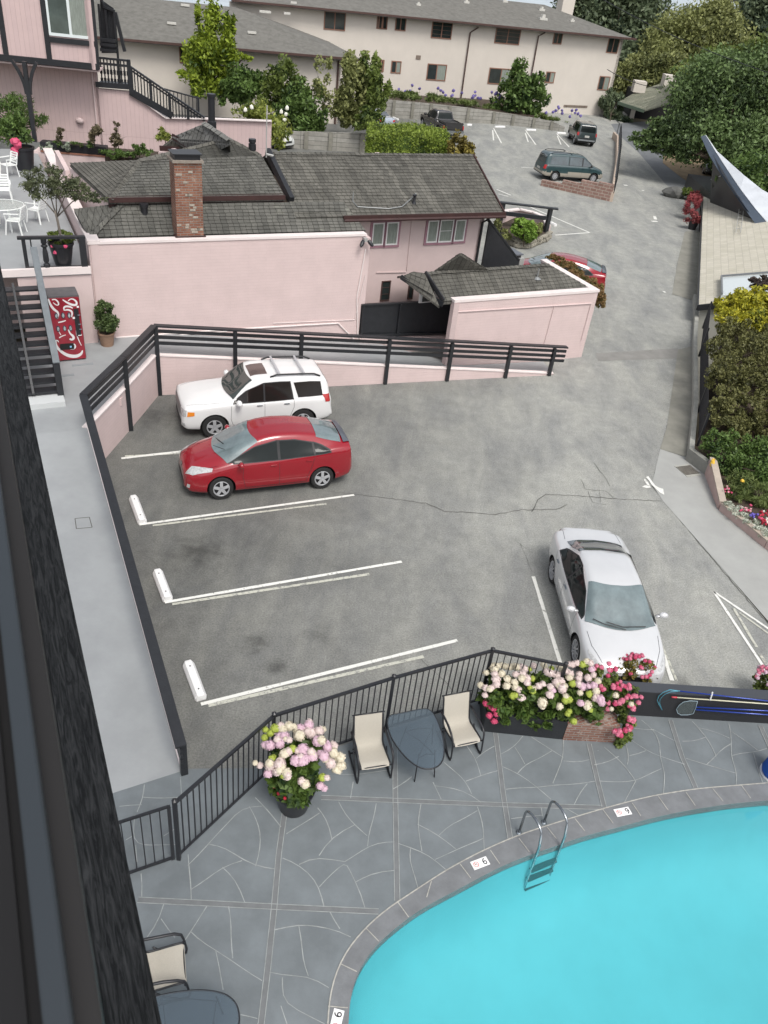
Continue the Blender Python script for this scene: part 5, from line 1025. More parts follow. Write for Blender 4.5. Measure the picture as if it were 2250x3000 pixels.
def window(par, pts, p, n, out, frame=FR, trim=None, panes=1, fw=.05, glass=GLASSD, bars=0, name='window', proud=.0, sill=None, split=None, blind=None):
    """pts: corners tl,tr,br,bl on the survey; p,n: wall plane; out: outward normal"""
    hx, base, s0, s1, z0, z1 = wall_rect(pts, p, n); out = V3(out).normalized()
    o = lambda s_, z, k: base+hx*s_+ZX*z+out*k
    root = None
    mb = MB(); bxs = []
    def bar(sa, sb, za, zb, k0, k1, mbx): mbx.obox(o(sa, za, k0), hx*(sb-sa), out*(k1-k0), ZX*(zb-za))
    f = MB(); bar(s0, s1, z1-fw, z1, .005, .05, f); bar(s0, s1, z0, z0+fw, .005, .05, f); bar(s0, s0+fw, z0+fw, z1-fw, .005, .048, f); bar(s1-fw, s1, z0+fw, z1-fw, .005, .048, f)
    ed = split or [s0+(s1-s0)*i/panes for i in range(1, panes)]
    for e in ed: bar(e-fw*.5, e+fw*.5, z0+fw, z1-fw, .005, .046, f)
    root = f.build(name, frame, par)
    g_ = MB(); g_.quad(o(s0+fw*.5, z0+fw*.5, .014), o(s1-fw*.5, z0+fw*.5, .014), o(s1-fw*.5, z1-fw*.5, .014), o(s0+fw*.5, z1-fw*.5, .014)); g_.build('pane', glass, root)
    if bars:
        b_ = MB()
        for i in range(1, bars+1): z = z0+(z1-z0)*i/(bars+1); bar(s0+fw, s1-fw, z-.008, z+.008, .015, .028, b_)
        b_.build('glazing_bar', frame, root)
    if trim:
        t_ = MB(); tw = .09; bar(s0-tw, s1+tw, z1, z1+tw, .004, .035, t_); bar(s0-tw, s1+tw, z0-tw, z0, .004, .045, t_); bar(s0-tw, s0, z0, z1, .004, .033, t_); bar(s1, s1+tw, z0, z1, .004, .033, t_); t_.build('trim', trim, root)
    if blind:
        b_ = MB(); a_, c_ = blind; b_.quad(o(s0+(s1-s0)*a_, z0+fw, .018), o(s0+(s1-s0)*c_, z0+fw, .018), o(s0+(s1-s0)*c_, z1-fw, .018), o(s0+(s1-s0)*a_, z1-fw, .018)); b_.build('curtain', mat('pale_curtain', (.30, .34, .30), .5, var=.4, vscale=6, stretch=(8, 8, .5), coat=.6), root)
    return root
c3_ = cr(1100, 500, 700); wp = (e1w.x, e1w.y); wn = (ewn.x, ewn.y)
eo = ewn*1.0
for pts, sp in [([(360, 345), (435, 342), (425, 500), (355, 495)], 0), ([(447, 340), (540, 335), (528, 492), (435, 498)], 0), ([(553, 340), (625, 337), (612, 485), (543, 490)], 0), ([(-25, 362), (60, 358), (50, 512), (-25, 520)], 0), ([(75, 358), (160, 352), (148, 512), (68, 515)], 0)]:
    window(B1, [c3_(*q_) for q_ in pts], wp, wn, eo, trim=PF, fw=.045, bars=1 if pts[0][0] == 447 else 0, blind=(.12, .9))
window(B1, [c3_(*q_) for q_ in [(45, 765), (105, 762), (92, 900), (28, 903)]], wp, wn, eo, frame=BROWN, fw=.03, bars=2)
window(B1, [c3_(*q_) for q_ in [(232, 775), (268, 775), (252, 890), (218, 890)]], wp, wn, eo, frame=BROWN, fw=.03)
# faint drip line, downpipe
mb = MB(); a, b = WP(*c3_(5, 707), wp, wn), WP(*c3_(210, 703), wp, wn); mb.beam(a+eo*.02, b+eo*.02, .03, .03); a, b = WP(*c3_(250, 335), wp, wn), WP(*c3_(215, 690), wp, wn); mb.tube([a+eo*.02, b+eo*.02], .012, n=6); mb.build('conduit', PINKS, B1)
mb = MB(); a = WP(*c3_(845, 318), wp, wn); p0 = e2w+ZX*4.3+ewn*.3; p1 = e2w+ZX*4.1+ewn*.05-ew*.1; mb.tube([p0, p1, Vector((p1.x, p1.y, 0))], .045, n=8); mb.build('downpipe', BLACK, B1)
# security lamp pair on the wall corner
sl_ = thing('security_lamp', 'twin dark floodlights on the right corner of the long pink wall', 'floodlight', LWr+ZX*4.0)
r1c = W(800, 519, 4.15); q0 = LWr+lwn*.10-lw*.05+ZX*4.18
MB().box(q0, (.12, .16, .12), ax=lw, ay=lwn).build('mount', mat('grey_box', (.35, .34, .33), .6), sl_)
for k in (-1, 1):
    c_ = q0+lwn*.12+lw*(.16*k)-ZX*.1; MB().lathe(c_, [(.05, -.13), (.07, -.04), (.06, .06), (.035, .12)], n=14, axis=(lwn*.5+lw*.5*k-ZX*.6)).build('lamp_head', BLACKM, sl_, smooth=True)
# conduits on the long wall
cd = MB(); g9 = cr(0, 600, 1125); wp1 = (LWl.x, LWl.y); wn1 = (lwn.x, lwn.y)
def on1(u, v, k=.03): return WP(*g9(u, v), wp1, wn1)+lwn*k
cd.tube([on1(500, 572), on1(980, 538), on1(1460, 510), on1(1540, 592)], .028, n=6); cd.tube([on1(1578, 190), on1(1540, 400), on1(1545, 590)], .022, n=6); cd.tube([on1(1578, 300), on1(1530, 495), on1(1180, 510)], .012, n=5); cd.tube([on1(510, 580), on1(980, 545)], .02, n=5)
cd.build('conduit', WCAP, B1)
# lean-to roof behind the long wall
zr = 4.98
r_bl, r_br = W(196, 520, hz-.02)-lwn*.30, W(797, 503, hz-.02)-lwn*.28; r_tl, r_tr = W(170, 452, zr-.15), W(742, 436, zr)
hipb = W(200, 500, 4.45); hipt = W(262, 440, zr)
mb = MB(); shake_roof(mb, r_bl+lw*.0, r_br, r_tr, hipt, seed=4); mb.slab([r_bl-ZX*.03, r_br-ZX*.03, r_tr-ZX*.03, hipt-ZX*.03], .08)
mb.build('roof', SHGM, B1, uv=True)
a_ = W(160, 452, 4.75)
mb = MB(); shake_roof(mb, a_, r_bl, hipt, hipt+lw*-.02, seed=5); mb.slab([a_-ZX*.03, r_bl-ZX*.03, hipt-ZX*.03], .08); ridge_caps(mb, r_bl+ZX*.02, hipt+ZX*.02); mb.build('roof', SHGM, B1, uv=True)
# main roof on the right
E1, E2 = W(742, 470, 4.62), W(1090, 462, 4.62); E0 = W(617, 432, 5.02); RL, RRt = W(578, 331, 5.95), W(1022, 335, 5.95)
El = E1.lerp(E0, 1.0)
mb = MB(); ev0 = E1-ew*((E1-El).length*1.05); evl = E1-ew*3.0
# project the lower left corner into the plane of the roof
nr = (E2-E1).cross(RL-E1).normalized(); 
def onp(x, y, p=E1, n=nr):
    r = ray(x, y); t = (Vector(p)-CAMP).dot(n)/r.dot(n); return CAMP+r*t
E0 = onp(622, 433); M1 = onp(760, 463)
shake_roof(mb, onp(640, 470), E2, RRt, RL, expo=.18, seed=6)
mb.slab([p-ZX*.04 for p in (onp(640, 470), E2, RRt, RL)], .10)
mb.build('roof', SHG, B1, uv=True)
# back slope so the ridge has a far side
bs = UX*3.2-ZX*1.4
mb = MB(); mb.slab([RL, RRt, RRt+bs, RL+bs], .10); mb.build('roof', SHG, B1, uv=True)
mb = MB(); ridge_caps(mb, RL, RRt); mb.build('ridge_cap', SHG, B1, uv=True)
mb = MB(); mb.beam(onp(742, 470)-ZX*.03, E2-ZX*.03+ew*.05, .05, .18); mb.beam(E2-ZX*.02, RRt-ZX*.02, .05, .16); mb.build('fascia', MAROON, B1)
mb = MB(); mb.beam(RL+ZX*.06, onp(630, 437)+ZX*.05, .16, .26); mb.build('rake_board', BLACK, B1)
gt = MB(); gt.tube([E1-ZX*.08-ewn*-.08, E2-ZX*.08-ewn*-.08], .055, n=8); gt.build('gutter', MAROON, B1)
# pipe and vent on the main roof
mb = MB(); mb.tube([onp(762, 434)+ZX*.3, onp(762, 436)+ZX*.02, onp(772, 450)+ZX*.05, onp(840, 454)+ZX*.05, onp(868, 450)+ZX*.06, onp(888, 434)+ZX*.08, onp(897, 433)+ZX*.25], .02, n=6); mb.build('roof_pipe', mat('galvanised', (.30, .31, .31), .5, metal=.6), B1)
mb = MB(); mb.lathe(onp(894, 440), [(.09, 0), (.05, .08), (.05, .25), (.08, .27), (.08, .31)], n=12); mb.build('roof_vent', BLACKM, B1, smooth=True)
# middle hip roof
cB = cr(0, 0, 1125); ap = W(*cB(985, 602), 6.25); mL = W(*cB(300, 708), 5.15); mR = W(*cB(1128, 672), 5.85)
eL = W(*cB(480, 862), 5.15); eR = W(*cB(1228, 850), 5.15); e0_ = W(*cB(300, 712), 5.15)
rgl = W(*cB(600, 690), 5.85)
n2 = (eR-eL).cross(rgl-eL).normalized()
def onq(u, v, p=eL, n=None):
    n = n or n2; r = ray(*cB(u, v)); t = (Vector(p)-CAMP).dot(n)/r.dot(n); return CAMP+r*t
pA_, pB_ = onq(470, 862), onq(1232, 850); qA, qB = onq(640, 690), onq(880, 668); ap = onq(990, 600); qC = onq(1130, 672)
mb = MB(); shake_roof(mb, pA_, pB_, qC, onq(600, 692), seed=8); mb.slab([p-ZX*.05 for p in (pA_, pB_, qC, onq(600, 692))], .08)
shake_roof(mb, onq(600, 692), qC, ap, ap-lw*.1, seed=9); mb.slab([p-ZX*.05 for p in (onq(600, 692), qC, ap)], .08); mb.build('roof', SHGM, B1, uv=True)
mb = MB(); lc = W(*cB(302, 705), 5.2); shake_roof(mb, lc, pA_, onq(600, 692), onq(600, 692), expo=.2, seed=10); mb.slab([lc-ZX*.05, pA_-ZX*.05, onq(600, 692)-ZX*.05], .08)
ridge_caps(mb, pA_, onq(600, 692)); ridge_caps(mb, onq(600, 692)+ZX*.0, onq(860, 668)); ridge_caps(mb, ap, qC); ridge_caps(mb, ap, onq(600, 692)); mb.build('roof', SHG, B1, uv=True)
MB().beam(pA_-ZX*.02, pB_-ZX*.02, .06, .14).build('fascia', MAROON, B1); MB().beam(pA_-ZX*.16+lwn*-.15, pB_-ZX*.16+lwn*-.15, .06, .45).build('soffit_board', MAROON, B1)
# ribbed roof at the back
b0, b1, b2, b3 = W(*cB(872, 664), 5.6), W(*cB(745, 592), 5.75), W(*cB(885, 533), 6.6), W(*cB(995, 606), 6.5)
mb = MB(); shake_roof(mb, b1, b0, b3, b2, expo=.34, th=.03, seed=11); mb.slab([p-ZX*.05 for p in (b1, b0, b3, b2)], .1); ridge_caps(mb, b2, b3); mb.build('roof', brickmat('pale_wood_shakes', (.15, .15, .14), (.21, .21, .20), (.03, .028, .024), .30, 5.0, .02, bump=.8, offset=0, var=.35), B1, uv=True)
mb = MB(); c0, c1, c2, c3 = W(*cB(690, 640), 5.1), W(*cB(775, 640), 5.2), W(*cB(840, 560), 5.9), W(*cB(750, 590), 5.5); mb.slab([c0, W(*cB(790, 635), 5.05), c2, c3], .1); mb.build('roof', SHG, B1, uv=True)
mb = MB(); d2_ = UX*1.8-ZX*1.2; mb.slab([b3, b2, b2+d2_+lw*.5, b3+d2_+lw*.5], .08); mb.slab([ap, qC, qC+d2_, ap+d2_], .08); mb.build('roof', SHG, B1, uv=True)
MB().beam(b1+ZX*.02, b0+ZX*.0, .05, .2).build('fascia', MAROON, B1); MB().beam(c0, c1-ZX*.05, .05, .18).build('fascia', MAROON, B1)
# walls carrying the upper roofs
def pz_(p, z): return Vector((p.x, p.y, z))
mb = MB()
for A, B, zt in ((pA_, pB_, 5.0), (pB_, pB_+UX*3, 5.0), (lc, pA_, 5.0), (b1, b0, 5.3), (c0, c1, 4.9), (lc, lc+UX*3, 4.9)):
    A2, B2 = pz_(A, 0)-lwn*.3, pz_(B, 0)-lwn*.3; vwall(mb, A2, B2, 0, 0, zt, zt, .15, side=-1)
mb.build('upper_wall', PINKS, B1, recalc=True)
# flues and vent pipes
def pipe(u, v0, v1, z, r_, par=B1, m=BLACKM, capw=1.25):
    p = W(*cB(u, v0), z); zt = ZA(p, *cB(u, v1)); mb = MB(); mb.lathe(p-ZX*.1, [(r_*1.3, 0), (r_*1.3, .2), (r_, .22), (r_, zt-z), (r_*capw, zt-z), (r_*capw, zt-z+.1)], n=14); mb.build('flue', m, par, smooth=True)
pipe(915, 538, 405, 6.55, .12); pipe(1090, 635, 600, 6.15, .10); pipe(626, 945, 880, 4.6, .105)
mb = MB(); p = W(*cB(1150, 680), 5.95); mb.tube([p, p+ZX*.5, p+Vector((.0, 0, 1.6))], .022, n=6); mb.tube([p+ZX*.1, p+ew*.25+ZX*.05], .04, n=6); mb.build('antenna', mat('pale_metal', (.5, .5, .48), .4, metal=.4), B1)
# brick chimney with a black cap
BRK = brickmat('old_red_brick', (.22, .085, .055), (.30, .15, .10), (.26, .23, .20), .21, .072, .010, bump=.8, var=.35, extra=((.42, .38, .32), 3.2, .60))
cw0, cw1 = W(383, 512, 4.35), W(441, 512, 4.35); cwid = (cw1-cw0).length; cdep = .62; czt = ZA(cw0, 379, 352)
mb = MB(); mb.obox(Vector((cw0.x, cw0.y, 3.9)), lw*cwid, -lwn*cdep, ZX*(czt-3.9)); ch = mb.build('chimney', BRK, B1, uv=True, recalc=True)
rg_ = random.Random(12); mb = MB()
for k in range(18):
    z = 4.4+rg_.random()*(czt-4.6); z = round(z/.072)*.072; s_ = rg_.uniform(0, cwid-.2); MB().obox(Vector((cw0.x, cw0.y, 0))+lw*s_+lwn*.014+ZX*z, lw*rg_.uniform(.09, .19), -lwn*.02, ZX*.06).build('whitened_brick', mat('whitened_brick', (.42, .37, .31), .9, var=.3, vscale=12), ch)
mb = MB(); o = Vector((cw0.x, cw0.y, czt)); mb.obox(o-lw*.05+lwn*.05, lw*(cwid+.1), -lwn*(cdep+.1), ZX*.07); mb.build('mortar_cap', mat('mortar_cap', (.30, .26, .22), .9, var=.3, vscale=8), ch)
mb = MB(); mb.obox(o+lw*.03-lwn*.03+ZX*.07, lw*(cwid-.06), -lwn*(cdep-.06), ZX*.14); mb.obox(o-lw*.02+lwn*.02+ZX*.21, lw*(cwid+.04), -lwn*(cdep+.04), ZX*.03); mb.build('chimney_cap', BLACKM, ch, recalc=True)
mb = MB(); mb.obox(Vector((cw0.x, cw0.y, 4.28))-lw*.06+lwn*.06, lw*(cwid+.12), -lwn*(cdep*.5), ZX*.09); mb.build('flashing', MAROON, ch)
# ---------------------------------------------------------------- black fence between the buildings and the garage
fgA, fgB = LWr+lw*.06+lwn*.02, Vector((1.68, 28.7, 0)); fg = thing('board_fence', 'solid black board fence between the long pink wall and the garage', 'fence', fgA)
za0, zb0 = ZA(fgA, 776, 728), ZA(fgB, 975, 723); za1, zb1 = ZA(fgA, 782, 661), ZA(fgB, 987, 651); mb = MB(); vwall(mb, fgA, fgB, za0, zb0, za1, zb1, .05, side=-1); mb.build('boards', BLACK, fg, recalc=True)
d = (fgB-fgA); mb = MB(); mb.beam(fgA+ZX*(za1+.04), fgB+ZX*(zb1+.04), .12, .05); mb.beam(fgA+ZX*(za0+.08)+lwn*.06, fgB+ZX*(zb0+.08)+lwn*.06, .05, .08); mb.build('top_rail', BLACK, fg)
for t in (.02, .40, .98): p = fgA.lerp(fgB, t)+lwn*.04; zz0 = za0+(zb0-za0)*t; zz1 = za1+(zb1-za1)*t; MB().box((p.x, p.y, (zz0+zz1)/2), (.09, .09, zz1-zz0), ax=lw, ay=lwn).build('post', BLACK, fg)
lwl = thing('low_wall', 'low pink wall with a pale top under the black board fence', 'wall', fgA); mb = MB(); vwall(mb, fgA+lwn*.10, fgB+lwn*.10, 0, 0, za0-.02, zb0-.02, .25, side=-1); mb.build('wall', PINKS, lwl, recalc=True)
# ---------------------------------------------------------------- garage
GA = thing('garage', 'low pink block garage with a flat white capped parapet and wood shake roof', 'building', gl_)
gd = (gr_-gl_).normalized(); gn = Vector((gd.y, -gd.x, 0)); gz = 2.70
gb = W(1180, 559, gz); gb = Vector((gb.x, gb.y, 0)); gs = (gb-gr_)
mb = MB(); vwall(mb, gl_, gr_, -.1, -.1, gz-.10, gz-.10, .22, side=-1); vwall(mb, gr_, gb, -.1, -.1, gz-.10, gz-.10, .22, side=-1); fgBn = Vector((1.72, 28.85, 0)); vwall(mb, gl_-gd*.0, fgBn, -.1, -.1, gz-.12, 1.9, .18, side=1)
mb.build('walls', PINK, GA, uv=True, recalc=True)
mb = MB(); up = ZX*.09; mb.obox(gl_-gd*.02+gn*.03+ZX*(gz-.10), gd*((gr_-gl_).length+.05), -gn*.30, up); sn = gs.normalized(); s2 = sn.cross(ZX); mb.obox(gr_+s2*.03+ZX*(gz-.10)+gd*.0, sn*gs.length, -s2*.30, up*.98); mb.build('parapet_cap', WCAP, GA, recalc=True)
mb = MB(); wpg, wng = (gl_.x, gl_.y), (gn.x, gn.y)
def ong(u, v, k=.02): return WP(*c3_(u, v), wpg, wng)+gn*k
mb.tube([ong(555, 980), ong(1500, 920)], .025, n=6); mb.tube([ong(1240, 940), ong(1168, 1205)], .014, n=5); mb.tube([ong(1495, 922), ong(1425, 1180)], .014, n=5); mb.build('moulding', PINKS, GA)
# shake roof of the garage: slope facing the camera, gable end to the left
g0, g1 = W(945, 650, 2.62), W(1275, 622, 2.62); t0, t1 = W(872, 598, 3.25), W(1178, 573, 3.25); mid0 = W(925, 592, 3.30)
ngr = (g1-g0).cross(t1-g0).normalized()
def onr(x, y): r = ray(x, y); t = (g0-CAMP).dot(ngr)/r.dot(ngr); return CAMP+r*t
R0, R1, R2, R3 = onr(958, 651), onr(1276, 623), onr(1186, 571), onr(918, 590)
mb = MB(); shake_roof(mb, R0, R1, R2, R3, expo=.22, seed=14); mb.slab([p-ZX*.04 for p in (R0, R1, R2, R3)], .08); bk = UX*2.0-ZX*.8; mb.slab([R3, R2, R2+bk, R3+bk], .08); ridge_caps(mb, R3, R2); mb.build('roof', SHG, GA, uv=True)
K0, K1 = W(866, 598, 3.0), W(925, 590, 3.2)
mb = MB(); shake_roof(mb, K0, onr(940, 640), R3, K0.lerp(R3, .5)+ZX*.12, expo=.3, seed=15); mb.slab([K0, onr(950, 655)-ZX*.1, R3, K0.lerp(R3, .5)+ZX*.12], .08); mb.build('roof', SHG, GA, uv=True)
mb = MB(); mb.beam(R0+ZX*.02, R3+ZX*.02, .05, .16); mb.beam(K0, R0-ZX*.12, .05, .16); mb.build('bargeboard', BLACK, GA)
pk = [W(940, 583, 3.3), W(995, 547, 4.0), W(1050, 580, 3.3), W(1040, 590, 3.1), W(948, 592, 3.1)]
mb = MB(); mb.slab([pk[0], W(1052, 580, 3.3), pk[1]], .08); shake_roof(mb, W(938, 586, 3.25), W(1056, 584, 3.25), pk[1]+ew*.05, pk[1]-ew*.05, expo=.25, seed=16); mb.build('porch_roof', SHG, GA, uv=True)
mb = MB(); p = onr(1160, 601); mb.tube([p, p+ZX*.35], .03, n=8); mb.lathe(p, [(.16, -.02), (.04, .05)], n=10); mb.build('roof_vent', mat('galvanised', (.3, .31, .31), .5), GA)
mb = MB(); a = W(902, 628, 2.2); mb.obox(W(905, 655, 1.9), ew*.75, -ewn*.05, ZX*1.0); mb.build('door', FR, GA)
mb = MB(); a = W(911, 652, 1.95); mb.obox(a+ewn*.03, ew*.42, -ewn*.02, ZX*.8); mb.build('door_glass', GLASSD, GA)
# tall black side fence, bin enclosure and white meter
tf0 = W(1046, 574, 2.4); tfa, tfb = Vector((e2w.x+.15, e2w.y-.1, 0)), W(1117, 574, 2.2); tfb.z = 0
tf = thing('board_fence', 'tall black board fence leaning out from the corner of the pink building beside the downpipe', 'fence', tfa)
zt0, zt1 = ZA(tfa, 1056, 478), ZA(tfb, 1110, 562); mb = MB(); vwall(mb, tfa, tfb, 0, 0, zt0, zt1, .06, side=1); mb.build('boards', BLACK, tf, recalc=True); mb = MB(); mb.beam(tfa+ZX*(zt0+.03), tfb+ZX*(zt1+.03), .16, .06); mb.build('cap', BLACK, tf)
mb = MB(); mb.obox(tfb+ew*.05-ewn*-.05+ZX*1.7, ew*.22, -ewn*.1, ZX*.8); mt = mb.build('meter_panel', mat('pale_metal', (.5, .5, .48), .4, metal=.4), tf)
bn = thing('bin_store', 'black box enclosure with a flat grey lid behind the tall black fence', 'enclosure', W(1105, 575, 0.8)); bp_ = W(1108, 548, 1.45); bp_.z = 0
MB().obox(bp_-ew*.5, ew*1.0, -ewn*.8, ZX*1.35).build('box', BLACK, bn); MB().obox(bp_-ew*.58+ewn*.05+ZX*1.36, ew*1.16, -ewn*.9, ZX*.06).build('lid', mat('grey_lid', (.12, .13, .15), .5), bn)
# ================================================================ HALF-TIMBERED HOUSE, TERRACE, STAIRS (upper left)
cL = cr(0, 0, 600); zT = 3.6
hb1, hb2 = W(0, 132, 6.46), W(213, 153, 6.46); hd_ = (hb2-hb1); hd_.z = 0; hd_.normalize(); hn = Vector((hd_.y, -hd_.x, 0)); hp_, hn2 = (hb1.x, hb1.y), (hn.x, hn.y)
H = thing('half_timbered_house', 'pink house with black half timbering and an overhanging upper floor above the terrace', 'building', (hb2.x, hb2.y, zT))
def onh(u, v, k=0.0): return WP(*cL(u, v), hp_, hn2)+hn*k
hb1 = hb1-hd_*14; h2 = Vector((hb2.x, hb2.y, 0)); h1 = Vector((hb1.x, hb1.y, 0))
mb = MB(); vwall(mb, h1, h2, 6.5, 6.5, 12.6, 12.6, .25, side=-1); vwall(mb, h2, h2-hn*9-hd_*9, 6.5, 6.5, 12.6, 12.6, .25, side=-1)
# recessed ground floor and the lower wall beside the outside stair
rb = onh(755, 575); lwp = h2-hn*1.3-hd_*.35
vwall(mb, h1-hn*1.3, lwp, 3.0, 3.0, 6.45, 6.45, .2, side=-1)
MBW = mb; mb.build('wall', PINKV, H, uv=True, recalc=True)
mb = MB(); q = [h1+ZX*6.46, h2+ZX*6.46, h2-hn*1.5+ZX*6.46, h1-hn*1.5+ZX*6.46]; mb.slab(q, .06); mb.build('soffit', PINKS, H)
mb = MB(); mb.beam(h1+ZX*6.62+hn*.03, h2+ZX*6.62+hn*.03+hd_*.05, .14, .24); mb.build('sill_beam', BLACK, H)
def timber(u0, v0, u1, v1, w_=.2):
    a, b = onh(u0, v0, .02), onh(u1, v1, .02); a = Vector((b.x, b.y, a.z)) if abs(u0-u1) < 160 and abs(v0-v1) > 200 else a
    MB().beam(b, Vector((b.x, b.y, a.z+1.5)), .22, .07, up=hn) .build('timber', BLACK, H) if abs(v0-v1) > 200 else MB().beam(a, b, .09, .16).build('timber', BLACK, H)
timber(0, 0, 58, 485); timber(340, 0, 408, 520); timber(745, 0, 790, 560); timber(-300, 0, -230, 470)
a, b = onh(400, 318, .03), onh(760, 345, .03); b.z = a.z; MB().beam(a, b+hd_*.1, .10, .20).build('timber', BLACK, H)
vin = mat('white_vinyl_frame', (.72, .78, .78), .4)
window(H, [cL(*p) for p in [(352, -60), (735, -40), (752, 318), (400, 288)]], hp_, hn2, hn, frame=vin, fw=.11, panes=2, glass=mat('green_grey_glass', (.10, .13, .12), .08, spec=1, coat=1, var=.5, vscale=.7), blind=(.52, .96))
pb = W(76, 306, zT); pz1 = 6.75; mb = MB(); mb.beam(Vector((pb.x, pb.y, pz1)), Vector((pb.x, pb.y, zT)), .17, .17, up=hn)
for s_ in (-1, 1):
    L_ = [Vector((pb.x, pb.y, 5.5))+hd_*s_*(.08+.42*(t/6)**2)+ZX*(1.25*t/6) for t in range(7)]
    for p, q in zip(L_[:-1], L_[1:]): mb.beam(p, q, .14, .12)
mb.build('corner_post', BLACK, H)
lmp = onh(650, 975)-hn*1.2; MB().blob(WP(*cL(650, 975), (lwp.x, lwp.y), hn2)+hn*.1, (.20, .12, .14), jit=.0).build('wall_lamp', PINKS, H, smooth='all')
mb = MB(); a = WP(*cL(745, 575), (lwp.x, lwp.y), hn2)+hn*.06; mb.tube([a, Vector((a.x, a.y, 3.7))], .05, n=8); mb.build('downpipe', PINKS, H)
# stair wall: from the house corner down to the back roofs
SW = thing('stair_wall', 'pink board wall under the black outside stair, stepping down to the right', 'wall', (lwp.x, lwp.y, zT))
def onw(u, v, k=0.0): return WP(*cL(u, v), (lwp.x, lwp.y), hn2)+hn*k
mb = MB(); prof = [(775, 715), (1045, 740), (1105, 785), (1345, 958), (1700, 966), (2200, 985)]
P = [onw(*p) for p in prof]; x0 = P[0]
for A, B in zip(P[:-1], P[1:]): vwall(mb, A, B, 2.6, 2.6, A.z, B.z, .2, side=-1)
mb.build('wall', PINKV, SW, uv=True, recalc=True)
mb = MB()
for A, B in zip(P[2:-1], P[3:]): mb.beam(A+ZX*.03-hn*-.0, B+ZX*.03, .26, .05)
mb.build('wall_cap', WCAP, SW)
# outside stair rails: landing panel with turned fretwork, then the falling flight
ST = thing('outside_stair', 'black timber outside stair with fretted balustrade falling to the right beside the house', 'stair', (P[1].x, P[1].y, P[1].z))
def bal(a0, a1, b0, b1, n, thick=.05, name='baluster'):   # a: top line, b: bottom line
    for i in range(n):
        t = (i+.5)/n; p, q = a0.lerp(a1, t), b0.lerp(b1, t); q = Vector((p.x, p.y, q.z))
        mb = MB(); L_ = p.z-q.z; mb.beam(p, q, thick, thick, up=hn)
        if name == 'baluster': mb.box((p.x, p.y, q.z+L_*.55), (thick*2.0, thick, L_*.16), ax=hd_, ay=hn); mb.box((p.x, p.y, q.z+L_*.28), (thick*2.0, thick, L_*.10), ax=hd_, ay=hn)
        mb.build(name, BLACK, ST)
L0, L1, K0_, K1_ = onw(800, 465, .1), onw(1045, 490, .1), onw(780, 700, .1), onw(1045, 720, .1)
MB().beam(L0, L1, .14, .08).build('top_rail', BLACK, ST); MB().beam(K0_+ZX*.1, K1_+ZX*.1, .10, .22).build('floor_beam', BLACK, ST); MB().beam(L0-ZX*.22, L1-ZX*.22, .05, .10).build('rail', BLACK, ST)
bal(L0, L1, K0_, K1_, 9, .055)
MB().beam(L1+ZX*.05, Vector((L1.x, L1.y, onw(1050, 760).z)), .14, .14, up=hn).build('newel', BLACK, ST)
F0, F1, G0, G1_ = onw(1048, 530, .1), onw(1660, 950, .1), onw(1060, 755, .1), onw(1400, 950, .1)
MB().beam(F0, F1, .16, .07).build('hand_rail', BLACK, ST); MB().beam(F0+ZX*-.14, F1-ZX*.14, .05, .07).build('rail', BLACK, ST); MB().beam(G0+ZX*.08, G1_+ZX*.08, .08, .30).build('stringer', BLACK, ST)
Gx = G1_+(G1_-G0)*1.0
for i in range(24):
    t = (i+.5)/24; p = F0.lerp(F1, t); zb = G0.z+(G1_.z-G0.z)*min(1.0, t*(F1-F0).length/(G1_-G0).length) if t < .62 else G1_.z
    if p.z-zb > .05: MB().beam(p, Vector((p.x, p.y, zb)), .05 if i % 6 else .12, .05 if i % 6 else .12, up=hn).build('baluster' if i % 6 else 'newel', BLACK, ST)
# far side rail of the flight
off = -hn*1.3; f0, f1 = WP(*cL(1330, 720), (lwp.x+off.x, lwp.y+off.y), hn2), WP(*cL(1605, 795), (lwp.x+off.x, lwp.y+off.y), hn2); g0_, g1_ = f0-ZX*.4, WP(*cL(1600, 915), (lwp.x+off.x, lwp.y+off.y), hn2)
MB().beam(f0, f1, .09, .06).build('top_rail', BLACK, ST); bal(f0, f1, g0_, g1_, 9, .035, 'far_baluster')
MB().beam(f1+ZX*.03, Vector((f1.x, f1.y, g1_.z)), .1, .1, up=hn).build('newel', BLACK, ST)
# upper flight climbing away above the landing
u0, u1 = onw(985, 435, -.9), onw(905, 110, -.9); u1b = onw(770, -30, -.9)
MB().beam(u0, u1, .16, .14).build('hand_rail', BLACK, ST); MB().beam(u1+ZX*.04, onw(820, 70, -.9), .14, .08).build('hand_rail', BLACK, ST); MB().beam(onw(820, 75, -.9), onw(770, -60, -.9), .14, .08).build('hand_rail', BLACK, ST)
for (a, b) in [((930, 455), (900, 120)), ((850, 330), (828, 90)), ((800, 420), (770, 40))]: MB().beam(onw(*a, -.8), onw(*b, -.8), .09, .09, up=hn).build('newel', BLACK, ST)
a_ = onw(930, 455, -.8); MB().beam(a_, Vector((a_.x, a_.y, K1_.z)), .09, .09, up=hn).build('newel', BLACK, ST); MB().slab([K0_+ZX*.1, K1_+ZX*.1, K1_+ZX*.1-hn*1.3, K0_+ZX*.1-hn*1.3], .08).build('landing', BLACK, ST)
for v in (330, 365, 410): MB().obox(onw(800, v+10, -.3), hd_*(onw(925, v, -.3)-onw(800, v, -.3)).length, -hn*.3, ZX*.12).build('tread', BLACK, ST)
mb = MB(); mb.quad(onw(790, 450, -1.0), onw(930, 450, -1.0), onw(890, 80, -1.0), onw(775, 0, -1.0)); mb.build('back_screen', BLACK, ST)
